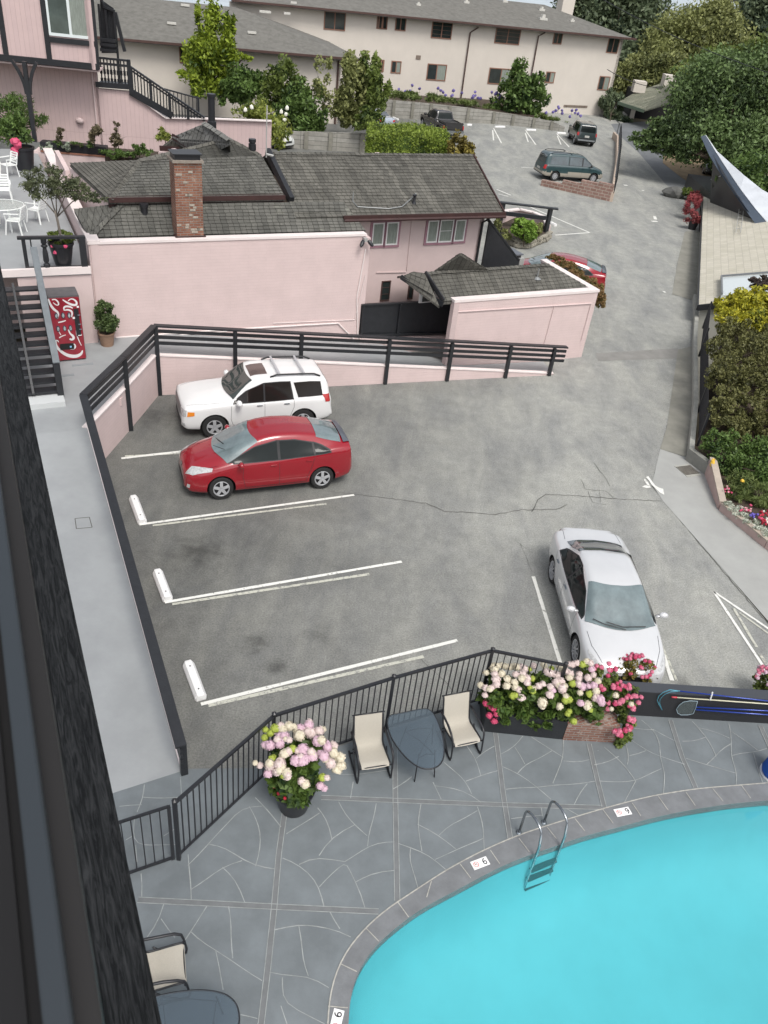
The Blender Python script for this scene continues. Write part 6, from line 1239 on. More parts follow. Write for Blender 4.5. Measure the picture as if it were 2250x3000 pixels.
# ---------------------------------------------------------------- terrace
tA = W(196, 584, zT); tB = tA+UX*15.5; tC = W(0, 612, zT)-AX*6
TR = thing('terrace', 'grey painted terrace deck with a white edge above the drinks machine', 'terrace', (tA.x, tA.y, zL)); e_ = W(52, 592, zT); te = Vector((tA.x, tA.y, 0))
mb = MB(); TL = (W(8, 606, zT)-tA); TL.z = 0; tl_ = AX*-1.0
fl_ = [te, te+UX*15.5, te+UX*15.5-AX*11, te-AX*11]
mb.prism([(p.x, p.y) for p in fl_], zT-.12, zT); mb.build('floor', WKC, TR)
mb = MB(); mb.beam(te+ZX*(zT+.02)-AX*11, te+ZX*(zT+.02), .12, .20); mb.build('edge_trim', WCAP, TR)
mb = MB(); vwall(mb, te-AX*2.0, te, zL-.3, zL-.3, zT-.12, zT-.12, .2, side=-1); mb.build('wall', PINKS, TR, recalc=True, uv=True)
mb = MB(); vwall(mb, te-AX*11+UX*2.4, te+UX*2.4, zL-.3, zL-.3, zT-.13, zT-.13, .2, side=-1); mb.build('wall', PINKS, TR, recalc=True)
# long parapet of the terrace
PWt = thing('terrace_parapet', 'long pink parapet with a broad white top running beside the terrace', 'wall', (tA.x, tA.y, zT)); p0, p1 = W(194, 524, hz+.02), W(80, 322, hz+.02); p1 = p0+UX*(p1-p0).length
mb = MB(); vwall(mb, p0, p1, zL, zL, hz-.06, hz-.06, .22, side=1); mb.build('wall', PINKS, PWt, recalc=True, uv=True); mb = MB(); pm = p0+UX.cross(ZX)*.11; mb.beam(Vector((pm.x, pm.y, hz+.03)), Vector((pm.x, pm.y, hz+.03))+UX*(p1-p0).length, .34, .07); mb.build('cap', WCAP, PWt)
# black rail at the head of the stairs with a turned baluster
TRl = thing('terrace_railing', 'short black railing with one turned baluster at the terrace edge', 'railing', (tA.x, tA.y, zT))
cM = cr(0, 400, 400); pr0 = W(*cM(1035, 1620), zT); pl0 = W(*cM(340, 1640), zT); h_ = ZA(pr0, *cM(985, 1180))-zT; h_ = .95
a, b = pl0+ZX*h_, pr0+ZX*h_; dR = (b-a).normalized(); MB().beam(a-dR*.15, b+dR*.1, .16, .07).build('top_rail', BLACK, TRl, bevel=.01); MB().beam(pl0+ZX*.1, pr0+ZX*.1, .06, .07).build('bottom_rail', BLACK, TRl)
MB().beam(b, pr0, .17, .17, up=UX).build('post', BLACK, TRl); MB().beam(a, pl0, .10, .10, up=UX).build('post', BLACK, TRl)
MB().beam(a.lerp(b, .12), pl0.lerp(pr0, .12), .035, .035, up=UX).build('picket', BLACK, TRl)
c_ = pl0.lerp(pr0, .34); MB().lathe(c_, [(.09, .12), (.09, .20), (.05, .23), (.08, .30), (.075, .5), (.05, .66), (.09, .70), (.09, .73), (.05, .76), (.08, .80), (.08, .92)], n=14).build('baluster', BLACK, TRl, smooth=True)
# stairs down from the terrace to the walkway
SS = thing('stairs', 'open black timber stairs with a broad grey handrail from the terrace to the walkway', 'stairs', W(95, 860, zL))
sb = W(126, 852, zL+.14); sd0 = UX.copy(); sa = -AX; nS = 12; top_ = W(88, 612, zT); run = (top_-sb); run.z = 0; run_l = run.dot(UX)
wd_ = 1.35
base_ = Vector((sb.x, sb.y, 0))
SLOPE = (zT-zL-.16)/nS
for i in range(nS):
    z = zL+.16+SLOPE*(i+.5); p = base_+UX*(run_l*i/nS); MB().obox(p+ZX*(z-.05), sa*wd_, UX*.30, ZX*.05).build('tread', BLACK, SS)
for k, s_ in ((0, 0), (1, .45)):
    q = base_+sa*(wd_*s_ if k else -.03); mb = MB(); mb.beam(q+ZX*(zL+.18), q+UX*run_l+ZX*(zT-.02), .06, .26); mb.build('stringer', BLACK, SS)
mb = MB(); mb.obox(base_-UX*.45+AX*.12+ZX*zL, sa*1.9, UX*.75, ZX*.14); mb.build('concrete_pad', mat('pale_step', (.52, .54, .54), .7), SS)
nb = base_+AX*.06; MB().beam(nb+ZX*(zL+1.05), nb+ZX*(zL+.1), .16, .16, up=UX).build('newel', BLACK, SS)
GH = mat('worn_grey_handrail', (.13, .15, .165), .5, var=.2, vscale=5, bump=.2)
nt_ = W(*cM(330, 1290), zT+h_); hr0 = nb+ZX*(zL+1.08); hr1 = nb+UX*(run_l+.1)+ZX*(zT+h_+.02); MB().beam(hr0-UX*.08, hr1, .17, .06).build('handrail', GH, SS, bevel=.01); MB().beam(hr0-ZX*.45, hr1-ZX*.45, .06, .08).build('rail', BLACK, SS)
# ---------------------------------------------------------------- drinks machine
vb0, vb1 = W(*cr(0, 800, 400)(690, 1078), zL), W(*cr(0, 800, 400)(1052, 1045), zL); vd = (vb1-vb0); vwid = vd.length; vd.normalize(); vn = Vector((vd.y, -vd.x, 0)); vh = ZA(vb0, *cr(0, 800, 400)(590, 292))-zL
VM = thing('drinks_machine', 'red drinks vending machine with big white script lettering against the pink wall', 'vending machine', vb0, rz=math.atan2(vd.y, vd.x))
VRED = mat('vending_red', (.33, .012, .03), .3, coat=.7, var=.35, vscale=2.5); VGR = mat('vending_grey_top', (.11, .105, .11), .6, var=.25, vscale=5)
MB().box((vwid/2, .36, vh/2+.02), (vwid, .72, vh-.04)).build('cabinet', VGR, VM, local=True, bevel=.015)
MB().box((vwid/2, -.012, vh/2), (vwid-.03, .05, vh-.08)).build('front_panel', VRED, VM, local=True, bevel=.012)
mb = MB(); mb.box((vwid*.84, -.05, vh*.60), (vwid*.16, .03, vh*.42)); mb.build('coin_panel', BLACKM, VM, local=True, bevel=.006)
mb = MB(); mb.box((vwid*.40, -.045, vh*.24), (vwid*.46, .035, vh*.09)); mb.build('vend_slot', mat('slot_black', (.01, .01, .01), .6), VM, local=True, bevel=.006)
gV = cr(0, 800, 400); DF = V3((0, -.0405, 0))
# lettering strokes traced on the front (u, v survey) -> panel coordinates
tl_v, tr_v, bl_v, br_v = Vector((592, 295)), Vector((960, 268)), Vector((690, 1075)), Vector((1052, 1043))
def panel(u, v):
    s_, t_ = .5, .5
    for _ in range(12):
        A = tl_v.lerp(bl_v, t_); B = tr_v.lerp(br_v, t_); s_ = (Vector((u, v))-A).dot(B-A)/(B-A).length_squared
        T = tl_v.lerp(tr_v, s_); Q = bl_v.lerp(br_v, s_); t_ = (Vector((u, v))-T).dot(Q-T)/(Q-T).length_squared
    return Vector((vwid*s_, -.0405, vh*(1-t_)))
WS = mat('white_script', (.72, .70, .70), .4); kk = vwid/365
def sm3(P, it=2):
    for _ in range(it):
        Q = [P[0]]
        for a, b in zip(P[:-1], P[1:]): Q += [tuple(a[i]*.75+b[i]*.25 for i in range(3)), tuple(a[i]*.25+b[i]*.75 for i in range(3))]
        P = Q+[P[-1]]
    return P
strokes = [[(600, 310, 18), (620, 375, 26), (660, 430, 30), (720, 470, 22), (700, 540, 16)], [(640, 320, 12), (680, 310, 16), (715, 345, 18), (720, 378, 14), (690, 382, 12), (655, 350, 8)],
    [(765, 315, 14), (810, 345, 22), (870, 375, 30), (925, 378, 28), (935, 345, 22), (900, 310, 18), (860, 303, 14), (830, 330, 12)], [(785, 445, 12), (775, 410, 20), (800, 392, 24), (850, 395, 24), (885, 415, 12)], [(785, 440, 10), (830, 430, 24), (880, 455, 22), (870, 520, 12)],
    [(675, 805, 26), (680, 870, 30), (730, 930, 34), (790, 975, 40), (860, 1000, 46), (930, 1000, 44), (985, 970, 34), (1000, 925, 12)], [(675, 805, 20), (700, 800, 14), (715, 825, 8)], [(850, 905, 20), (895, 905, 26), (915, 880, 20), (905, 850, 16), (870, 838, 12)],
    [(830, 670, 14), (850, 720, 20), (885, 745, 30), (895, 780, 30), (865, 795, 26), (845, 780, 20)], [(925, 660, 10), (925, 720, 14), (950, 790, 12), (985, 865, 8)], [(945, 745, 10), (970, 735, 16), (992, 730, 14)], [(740, 735, 10), (720, 700, 8), (700, 650, 8)], [(710, 585, 16), (760, 575, 18), (800, 560, 12)], [(720, 770, 16), (760, 745, 12), (800, 735, 8)]]
for s_ in strokes:
    s2_ = sm3(s_); MB().ribbon([panel(a, b) for a, b, c in s2_], [c*kk for a, b, c in s2_], up=(0, -1, 0)).build('script_stroke', WS, VM, local=True)
BTN = mat('button_pale', (.45, .50, .52), .25, coat=1, var=.6, vscale=25)
for (u, v) in [(690, 505), (768, 500), (840, 498), (708, 660), (785, 655), (855, 650)]:
    c_ = panel(u, v); c_.y = -.04; b_ = MB(); b_.lathe(c_, [(.058, -.002), (.058, .012), (.045, .02)], n=18, axis=(0, -1, 0)); b_.v = [(c_.x+(x-c_.x)*.85, y, c_.z+(z-c_.z)*1.55) for x, y, z in b_.v]
    bo = b_.build('select_button', mat('button_ring', (.03, .03, .05), .4), VM, local=True); b_ = MB(); b_.lathe(c_+Vector((0, -.021, 0)), [(.04, 0), (.038, .004)], n=16, axis=(0, -1, 0)); b_.v = [(c_.x+(x-c_.x)*.85, y, c_.z+(z-c_.z)*1.6) for x, y, z in b_.v]; b_.build('button_label', BTN, bo, local=True)
for (u, v, a, b) in [(942, 393, .06, .05), (893, 525, .06, .055), (965, 735, .09, .02)]: c_ = panel(u, v); MB().box(c_+Vector((0, -.028, 0)), (a, .012, b)).build('sticker', WHITE, VM, local=True)
for (u, v) in [(955, 490), (965, 600), (975, 660)]: c_ = panel(u, v); MB().box(c_+Vector((0, -.032, 0)), (.07, .012, .03)).build('coin_slot', mat('steel_grey', (.25, .26, .3), .4, metal=.6), VM, local=True)
MB().box((vwid*.52, -.062, vh*.235), (.05, .01, .05)).build('sticker', mat('light_blue_sticker', (.25, .5, .75), .4), VM, local=True)
# ================================================================ CREAM BUILDINGS, PLANK WALL, UPPER LOT
SHN = mat('grey_composition_shingle', (.17, .165, .15), .95, var=.28, vscale=2.2, bump=.5, bscale=12, detail=9, col2=(.115, .112, .10))
cz = Vector((17.17, 94.69, 0)); ze = 7.55
Ea, Eb = W(700, 20, ze), W(1342, 86, ze); bd = (Eb-Ea); bd.z = 0; bd.normalize(); bn_ = Vector((bd.y, -bd.x, 0))
# wall plane through the measured right corner, along the eave direction
wdir = (W(1287, 250, 0)-W(842, 212, .9)); wdir.z = 0; wdir.normalize()
bd = (wdir*.5+bd*.5).normalized(); bn_ = Vector((bd.y, -bd.x, 0)); cB0 = W(1290, 249, 0); cpl, cn2 = (cB0.x, cB0.y), (bn_.x, bn_.y)
BB = thing('cream_building', 'long two storey cream apartment building behind the upper lot', 'building', cB0)
cR = cr(1125, 0, 1125)
def onb(x, y, k=0.0): return WP(x, y, cpl, cn2)+bn_*k
zb_ = [onb(700, 22).z, onb(1340, 84).z]; zE = sum(zb_)/2
L0b = onb(640, 60); L0b = Vector((L0b.x, L0b.y, 0))-bd*6; R0b = Vector((cB0.x, cB0.y, 0))+bd*1.1
mb = MB(); vwall(mb, L0b, R0b, -.1, -.1, zE, zE, .3, side=-1); vwall(mb, R0b, R0b-bn_*14, -.1, -.1, zE, zE, .3, side=-1); mb.build('wall', CREAM, BB, recalc=True, uv=True)
ov = .9; e0b, e1b = L0b+bn_*ov+ZX*(zE+.12), R0b+bn_*ov+bd*ov+ZX*(zE+.12); rise = 1.9; dep_ = 8.0
rt0, rt1 = e0b-bn_*dep_+ZX*rise, R0b-bn_*(dep_-ov)-bd*6.0+ZX*(zE+.12+rise)
mb = MB(); mb.slab([e0b, e1b, rt1, rt0], .12); mb.slab([e1b, e1b-bn_*16, rt1], .12); mb.build('roof', SHN, BB)
mb = MB(); mb.beam(e0b+ZX*.02, e1b+ZX*.02, .10, .16); mb.beam(e1b+ZX*.02, e1b-bn_*14+ZX*.02, .10, .16); mb.build('gutter', BROWN, BB)
BRW = mat('brown_window_frame', (.25, .13, .09), .6)
TF = mat('pale_muntin', (.30, .30, .27), .5)
for pts, pan in [([(205, 90), (298, 97), (290, 170), (205, 165)], 2), ([(483, 118), (593, 127), (583, 195), (477, 187)], 2), ([(50, 72), (98, 75), (92, 135), (47, 132)], 2), ([(733, 138), (773, 141), (767, 193), (729, 190)], 2), ([(970, 160), (1020, 164), (1008, 232), (960, 228)], 2), ([(188, 274), (272, 279), (265, 350), (182, 346)], 2), ([(32, 262), (76, 264), (71, 318), (28, 315)], 2),
                 ([(455, 292), (562, 298), (552, 368), (447, 362)], 2), ([(700, 308), (740, 311), (733, 360), (695, 357)], 2), ([(930, 327), (978, 331), (966, 392), (922, 388)], 2), ([(-22, 64), (16, 68), (12, 128), (-26, 124)], 2), ([(-12, 258), (2, 259), (-2, 310), (-16, 309)], 1)]:
    window(BB, [cR(*p) for p in pts], cpl, cn2, bn_, frame=BRW, fw=.09, panes=pan, bars=(3 if pts[0][1] < 300 and pts[0][0] > 100 and pts[0][0] < 600 and pts[0][1] < 130 else 0), blind=((.5, .95) if pts[0][1] > 200 else None))
c7 = cr(450, 0, 700)
for pts in [[(1185, 75), (1335, 85), (1330, 215), (1180, 205)], [(1550, 103), (1628, 110), (1620, 205), (1548, 200)], [(1555, 412), (1598, 415), (1592, 502), (1556, 500)]]:
    window(BB, [c7(*p) for p in pts], cpl, cn2, bn_, frame=BRW, fw=.09, panes=2)
for (a, b, c) in [((405, 118), (370, 140), (330, 430)), ((693, 140), (665, 155), (632, 330))]:
    P = [onb(*cR(*p), .15) for p in (a, b, c)]; MB().tube([P[0], P[1], Vector((P[1].x, P[1].y, P[2].z))], .07, n=6).build('downpipe', BROWN, BB)
for i in range(9): p = onb(*cR(783+i*11, 458+i*.4), .02); MB().box(p, (.42, .03, .22), ax=bd, ay=bn_).build('wall_lettering_smudge' if 0 else 'vent_brick', mat('vent_brown', (.20, .16, .13), .9), BB)
p = onb(*cR(148, 248), .02); MB().box(p, (.5, .04, .35), ax=bd, ay=bn_).build('wall_vent', mat('vent_brown', (.20, .16, .13), .9), BB)
mb = MB(); a, b = onb(*cR(950, 462), .2), onb(*cR(915, 515), .2)
def onroof(x, y):
    n = (e1b-e0b).cross(rt0-e0b).normalized(); r = ray(x, y); t = (e0b-CAMP).dot(n)/r.dot(n); return CAMP+r*t
rv = mat('pale_roof_vent', (.55, .54, .50), .6)
for (u, v, s_) in [(685, 85, .55), (680, 45, .4), (812, 92, .3), (355, 12, .35), (148, 22, .3), (522, 8, .35)]:
    p = onroof(*cR(u, v)); mb = MB(); mb.box(p+ZX*.12*s_, (1.6*s_, .9*s_, .2), ax=bd, ay=bn_); mb.box(p+ZX*.45*s_, (.6*s_, .6*s_, .8*s_), ax=bd, ay=bn_); mb.build('roof_vent', rv, BB)
chp = onroof(*cR(785, 20)); MB().box(chp-ZX*.9, (1.5, 1.2, 4.6), ax=bd, ay=bn_).build('chimney', CREAM, BB)
# front wing with a low hipped roof
zw = 4.9; w0, w1 = W(246, 82, zw), W(738, 124, zw); wd2 = (w1-w0); wd2.z = 0; wd2.normalize(); wn_ = Vector((wd2.y, -wd2.x, 0)); w1g = Vector((w1.x, w1.y, 0))-wn_*.0; w0g = Vector((w0.x, w0.y, 0))-wd2*10
WG = thing('cream_wing', 'single storey cream wing with a low grey hip roof behind the pointed green tree', 'building', w1g)
mb = MB(); vwall(mb, w0g, w1g, -.1, -.1, zw, zw, .3, side=-1); vwall(mb, w1g, w1g-wn_*15, -.1, -.1, zw, zw, .3, side=-1); mb.build('wall', CREAM, WG, recalc=True)
we0, we1 = w0g+wn_*.9+ZX*(zw+.0), W(790, 119, zw-.05); we1 = w1g+wn_*.9+wd2*1.6+ZX*zw
nroof = Vector((0, 0, 1)); hr0_, hr1_ = we0-wn_*9+ZX*2.2, we1-wn_*9-wd2*9+ZX*2.2
mb = MB(); mb.slab([we0, we1, hr1_, hr0_], .12); mb.slab([we1, we1-wn_*17, hr1_], .12); mb.build('roof', SHN, WG)
MB().beam(we0+ZX*.03, we1+ZX*.03, .12, .16).build('gutter', BROWN, WG)
mb = MB(); a = w1g+wn_*.08-wd2*.25; mb.tube([a+ZX*zw, a], .08, n=6); mb.build('downpipe', BROWN, WG)
n_w = (we1-we0).cross(hr0_-we0).normalized()
def onwr(x, y): r = ray(x, y); t = (we0-CAMP).dot(n_w)/r.dot(n_w); return CAMP+r*t
for (u, v, s_) in [(800, 30, .5), (742, 108, .5), (1145, 58, .7), (1088, 148, .5), (1240, 65, .4), (1268, 18, .4)]:
    p = onwr(*cr(0, 0, 1125)(u, v)); mb = MB(); mb.box(p+ZX*.12, (.9*s_*1.5, .5*s_, .16), ax=wd2, ay=wn_); mb.build('roof_vent', rv, WG)
a, b = WP(*cr(0, 0, 1125)(776, 190), (w1g.x, w1g.y), (wn_.x, wn_.y)), None
window(WG, [cr(0, 0, 1125)(*p) for p in [(772, 186), (860, 194), (852, 276), (776, 274)]], (w1g.x, w1g.y), (wn_.x, wn_.y), wn_, frame=BRW, fw=.08, panes=1)
# ---------------------------------------------------------------- weathered plank retaining wall with posts
PLK = brickmat('grey_planks', (.30, .29, .26), (.36, .35, .32), (.10, .10, .09), 2.6, .30, .012, bump=.5, offset=0, var=.30)
PK = thing('plank_wall', 'weathered grey plank retaining wall with posts along the back of the upper lot', 'retaining wall', W(848, 255, 0))
pts = [(775, 247, .0), (848, 255, 0), (928, 259, 0), (1008, 265, 0), (1064, 267.5, 0), (1106, 271, 0), (1151, 276, 0), (1190, 281, 0), (1218, 284.5, 0)]
hts = [1.4, 1.45, 1.35, 1.25, 1.05, .95, .85, .75, .4]; PW_ = [W(x, y, 0) for x, y, _ in pts]
mb = MB()
for i in range(len(pts)-1): vwall(mb, PW_[i], PW_[i+1], -.05, -.05, hts[i], hts[i+1], .10, side=-1)
mb.build('planks', PLK, PK, uv=True, recalc=True)
PST = mat('grey_post', (.27, .26, .22), .9, var=.3, vscale=3)
for i in range(len(pts)-1):
    n_ = 1 if i in (3, 4, 5, 6, 7) else 2
    for k in range(n_): p = PW_[i].lerp(PW_[i+1], k/n_); h_p = hts[i]+(hts[i+1]-hts[i])*k/n_; q = -Vector((-(PW_[i+1]-PW_[i]).y, (PW_[i+1]-PW_[i]).x, 0)).normalized()*.09; MB().box((p.x+q.x, p.y+q.y, h_p/2), (.26, .16, h_p+.04)).build('post', PST, PK)
PK2 = thing('plank_wall', 'nearer weathered plank wall left of the round hedge, behind the shingle roof ridge', 'retaining wall', W(643, 311, 0))
a, b = W(600, 318, 0), W(800, 331, 0); h0, h1_ = ZA(W(643, 311, 0), 628, 275), ZA(W(786, 330, 0), 786, 287)
mb = MB(); vwall(mb, a, b, -.05, -.05, h0, h1_, .12, side=-1); mb.build('planks', PLK, PK2, uv=True, recalc=True)
for t in (.3, .56, .9): p = a.lerp(b, t)-ZX*0; MB().box((p.x, p.y-.1, (h0*(1-t)+h1_*t)/2), (.28, .14, h0*(1-t)+h1_*t+.04)).build('post', PST, PK2)
struct('planting_terrace', MB().prism([(p.x, p.y) for p in [q+Vector((-.1, .3, 0)) for q in PW_[:7]]+[onb(1165, 240), onb(775, 210)]], -.05, .9), SOIL)
# low block wall by the minivan
BW = thing('block_wall', 'low stepped red block wall below the green minivan', 'wall', W(1175, 405, 0)); blk = brickmat('pinkish_block', (.26, .155, .125), (.34, .22, .185), (.42, .36, .31), .42, .20, .022, bump=.7, var=.25)
A, B = W(*g5(395, 1250), 0), W(*g5(1350, 1470), 0); mb = MB(); st = [(0, .30, .32), (.30, .55, .85), (.55, .78, 1.15), (.78, 1.0, 1.42)]; zs = [ZA(A.lerp(B, t), *g5(u, v)) for t, u, v in ((.15, 520, 1195), (.42, 800, 1195), (.68, 1020, 1185), (.9, 1280, 1215))]
for (t0_, t1_, _), zt in zip([(0, .30, 0), (.30, .56, 0), (.56, .80, 0), (.80, 1.0, 0)], zs): vwall(mb, A.lerp(B, t0_), A.lerp(B, t1_), -.05, -.05, max(.3, zt), max(.3, zt), .3, side=-1)
mb.build('blocks', blk, BW, uv=True, recalc=True)
CW = thing('lot_edge_wall', 'narrow cream kerb wall with a black railing on the right edge of the upper lot', 'railing', B)
K = [B, W(*g5(1440, 900), .3), W(*g5(1450, 600), .3), W(*g5(1395, 545), .3)]; mb = MB()
K = [Vector((p.x, p.y, 0)) for p in K]
for a, b in zip(K[:-1], K[1:]): vwall(mb, a, b, -.05, -.05, .55, .55, .2, side=1)
mb.build('kerb', mat('pinkish_kerb', (.52, .42, .34), .8, var=.15, vscale=2), CW, recalc=True)
for a, b in zip(K[:-1], K[1:]):
    MB().beam(a+ZX*1.55, b+ZX*1.55, .06, .05).build('top_rail', BLACKM, CW); n_ = max(2, int((b-a).length/.9))
    for i in range(n_): p = a.lerp(b, i/n_)+Vector((.15, 0, 0)); MB().beam(p+ZX*1.55, p, .05, .05, up=(0, 1, 0)).build('picket', BLACKM, CW)
# sign frame with planter
SG = thing('sign_frame', 'open black timber frame of two posts and two beams over a stone edged planter', 'sign frame', W(1180, 512, 0)); s0, s1 = W(*g4(810, 605), 0), W(*g4(245, 540), 0); hS = ZA(s0, *g4(900, 250))
for p in (s0, s1): MB().beam(p+ZX*(hS-.02), p, .2, .2, up=AX).build('post', BLACK, SG)
dS = (s0-s1).normalized(); MB().beam(s1+ZX*hS-dS*.4, s0+ZX*hS+dS*.4, .3, .07).build('top_beam', BLACK, SG); MB().beam(s1+ZX*(hS-.55), s0+ZX*(hS-.55), .14, .2).build('lower_beam', BLACK, SG)
SPw = thing('planter_wall', 'curved low pink wall behind the bright green shrub of the sign planter', 'wall', s0)
arc = [W(*g4(u, v), 0) for u, v in [(270, 500), (330, 420), (480, 400), (650, 440), (780, 500), (815, 600)]]; mb = MB()
for a, b in zip(arc[:-1], arc[1:]): vwall(mb, a, b, 0, 0, .62, .62, .2, side=-1)
mb.build('wall', PINKS, SPw, recalc=True); mb = MB()
for a, b in zip(arc[:-1], arc[1:]): mb.beam(a+ZX*.66, b+ZX*.66, .3, .07)
mb.build('cap', WCAP, SPw)
STN = thing('stone_edging', 'ring of small rough stones edging the sign planter', 'stone edging', W(*g4(560, 700), 0)); rg_ = random.Random(4); ed = [(300, 620), (380, 690), (480, 735), (600, 740), (720, 700), (830, 650), (860, 610)]
st_m = mat('field_stone', (.30, .28, .23), .9, var=.4, vscale=4, bump=.5)
for (a, b) in zip(ed[:-1], ed[1:]):
    for k in range(5):
        t = k/5; p = W(*g4(a[0]+(b[0]-a[0])*t, a[1]+(b[1]-a[1])*t), 0); MB().blob(p+ZX*.12, (.17*rg_.uniform(.7, 1.2), .13, .14), sub=1, jit=.2, rng=rg_).build('stone', st_m, STN)
        MB().blob(p+Vector((.03, .16, .30)), (.17*rg_.uniform(.7, 1.2), .13, .12), sub=1, jit=.2, rng=rg_).build('stone', st_m, STN)
struct('planter_bed', MB().prism([(p.x, p.y) for p in [W(*g4(u, v), 0) for u, v in [(280, 600), (480, 715), (720, 690), (840, 630), (800, 520), (480, 410), (280, 500)]]], 0, .3), SOIL)
# ================================================================ RIGHT: shingle roof, swept roof, kerbs
TSH = brickmat('pale_tan_shingle', (.50, .475, .39), (.56, .53, .45), (.36, .335, .28), .36, .34, .009, bump=.35, offset=.5, var=.10)
RB = thing('tan_roof_building', 'building below the drive with a pale tan shingle roof and a long white skylight', 'building', W(1507, 662, .75))
q0, q1, q2, q3 = W(1507, 663, .75), W(1519, 396, .75), W(1830, 380, 2.6), W(1850, 640, 2.6)
nrr = (q1-q0).cross(q3-q0).normalized()
def ont(x, y): r = ray(x, y); t = (q0-CAMP).dot(nrr)/r.dot(nrr); return CAMP+r*t
Q = [ont(1507, 663), ont(1519, 396), ont(1900, 360), ont(1900, 622)]
MB().slab(Q, .10).build('roof', TSH, RB, uv=True)
mb = MB(); mb.beam(Q[0]-ZX*.04, Q[3]-ZX*.04, .06, .26); mb.beam(Q[0]-ZX*.04, Q[1]-ZX*.04, .06, .20); mb.build('fascia', BLACK, RB)
mb = MB(); i0, i1, i2, i3 = [p+((Q[0]+Q[2])/2-p).normalized()*.5 for p in Q]; 
for a, b in ((i0, i3), (i0, i1)): vwall(mb, a, b, -4.8, -4.8, min(a.z, b.z)-.15, min(a.z, b.z)-.15, .2, side=1)
mb.build('wall', mat('pale_grey_wall', (.42, .42, .38), .85), RB, recalc=True)
sk = [ont(*p) for p in [(1555, 606), (1640, 597), (1760, 590), (1760, 640), (1556, 645)]]; mb = MB(); mb.slab([p+ZX*.16 for p in (sk[0], sk[2], sk[3], sk[4])], .16); so_ = mb.build('skylight', mat('skylight_white', (.70, .76, .76), .15, coat=1), RB); 
mb = MB(); [mb.beam(a+ZX*.22, b+ZX*.22, .07, .08) for a, b in ((sk[0], sk[2]), (sk[0], sk[4]))]; mb.build('frame', mat('grey_metal', (.22, .23, .24), .5, metal=.4), so_)
mb = MB(); p = ont(1600, 470); 
for k in range(4): a, b = ont(1590+k*1, 500-k*12), ont(1599+k*1, 499-k*12); mb.beam(a+ZX*.15, b+ZX*.15, .03, .03)
mb.tube([ont(1588, 508)+ZX*.12, ont(1594, 456)+ZX*.3], .02, n=5); mb.tube([ont(1598, 507)+ZX*.12, ont(1604, 455)+ZX*.3], .02, n=5); mb.build('roof_ladder', mat('pale_metal', (.5, .5, .48), .4, metal=.4), RB)
cS = cr(1750, 300, 500)
SR = thing('swept_roof', 'dramatic upswept grey roof with a blue grey fascia rising to a point at the right edge', 'roof', W(1600, 440, 1.0))
def zsw(t): return 4.6-(4.6-1.9)*t**.8
lo = [(1005, 330), (1090, 520), (1200, 700), (1330, 890), (1450, 1060), (1560, 1215)]; upf = [(1050, 318), (1155, 490), (1265, 660), (1390, 845), (1530, 1030), (1659, 1180)]; ou = [(1056, 320), (1165, 478), (1290, 590), (1430, 715), (1600, 850), (1800, 960)]
Lp = []; Up = []; Op = []
for i in range(6):
    t = i/5; z = zsw(t); L_ = W(*cS(*lo[i]), z-.38); Lp.append(L_); u_ = WY(*cS(*upf[i]), L_.y+.05*0+.12); Up.append(u_); o_ = WY(*cS(*ou[i]), u_.y+.15+2.2*t); Op.append(o_)
Lp.append(Lp[-1]+(Lp[-1]-Lp[-2])*.6); Up.append(Up[-1]+(Up[-1]-Up[-2])*1.2+Vector((3, 0, 0))); Op.append(Op[-1]+(Op[-1]-Op[-2])*1.2+Vector((3, 0, 0)))
mb = MB(); mb.grid([Lp, Up]); mb.build('fascia', mat('blue_grey_fascia', (.06, .08, .11), .6, var=.15, vscale=2), SR, recalc=True)
mb = MB(); mb.grid([[p+ZX*.02 for p in Up], [p+ZX*.02 for p in Op]]); mb.grid([[p-ZX*.14 for p in Up], [p-ZX*.14 for p in Op]]); mb.grid([[p+ZX*.02 for p in Op], [p-ZX*.14 for p in Op]]); mb.build('roof_deck', mat('light_grey_membrane', (.56, .59, .63), .7, var=.16, vscale=1.2, bump=.15), SR, recalc=True)
g0w = [ont(*cS(1095, 972)), ont(*cS(1425, 975))]; tp1, tp2 = Lp[2]-ZX*.05, Lp[3]
mb = MB(); a = g0w[0]; b = ont(*cS(1540, 1150)); mb.poly([a, b, Lp[4]+ZX*.1, Lp[3]+ZX*.1, Lp[2]+ZX*.12, Lp[1]+Vector((.2, 0, .1))]); mb.build('gable_wall', BLACK, SR)
mb = MB(); c_ = Vector((a.x+.5, a.y+6, -4)); mb.obox(Vector((a.x+.25, a.y+.3, -4)), Vector((9, 0, 0)), Vector((0, 7, 0)), ZX*5.2); mb.build('dark_wall', BLACK, SR)
mb = MB(); mb.tube([Lp[2]-ZX*.1, W(*cS(1102, 750), 1.2)], .02, n=5); mb.build('stay_rod', WHITE, SR)
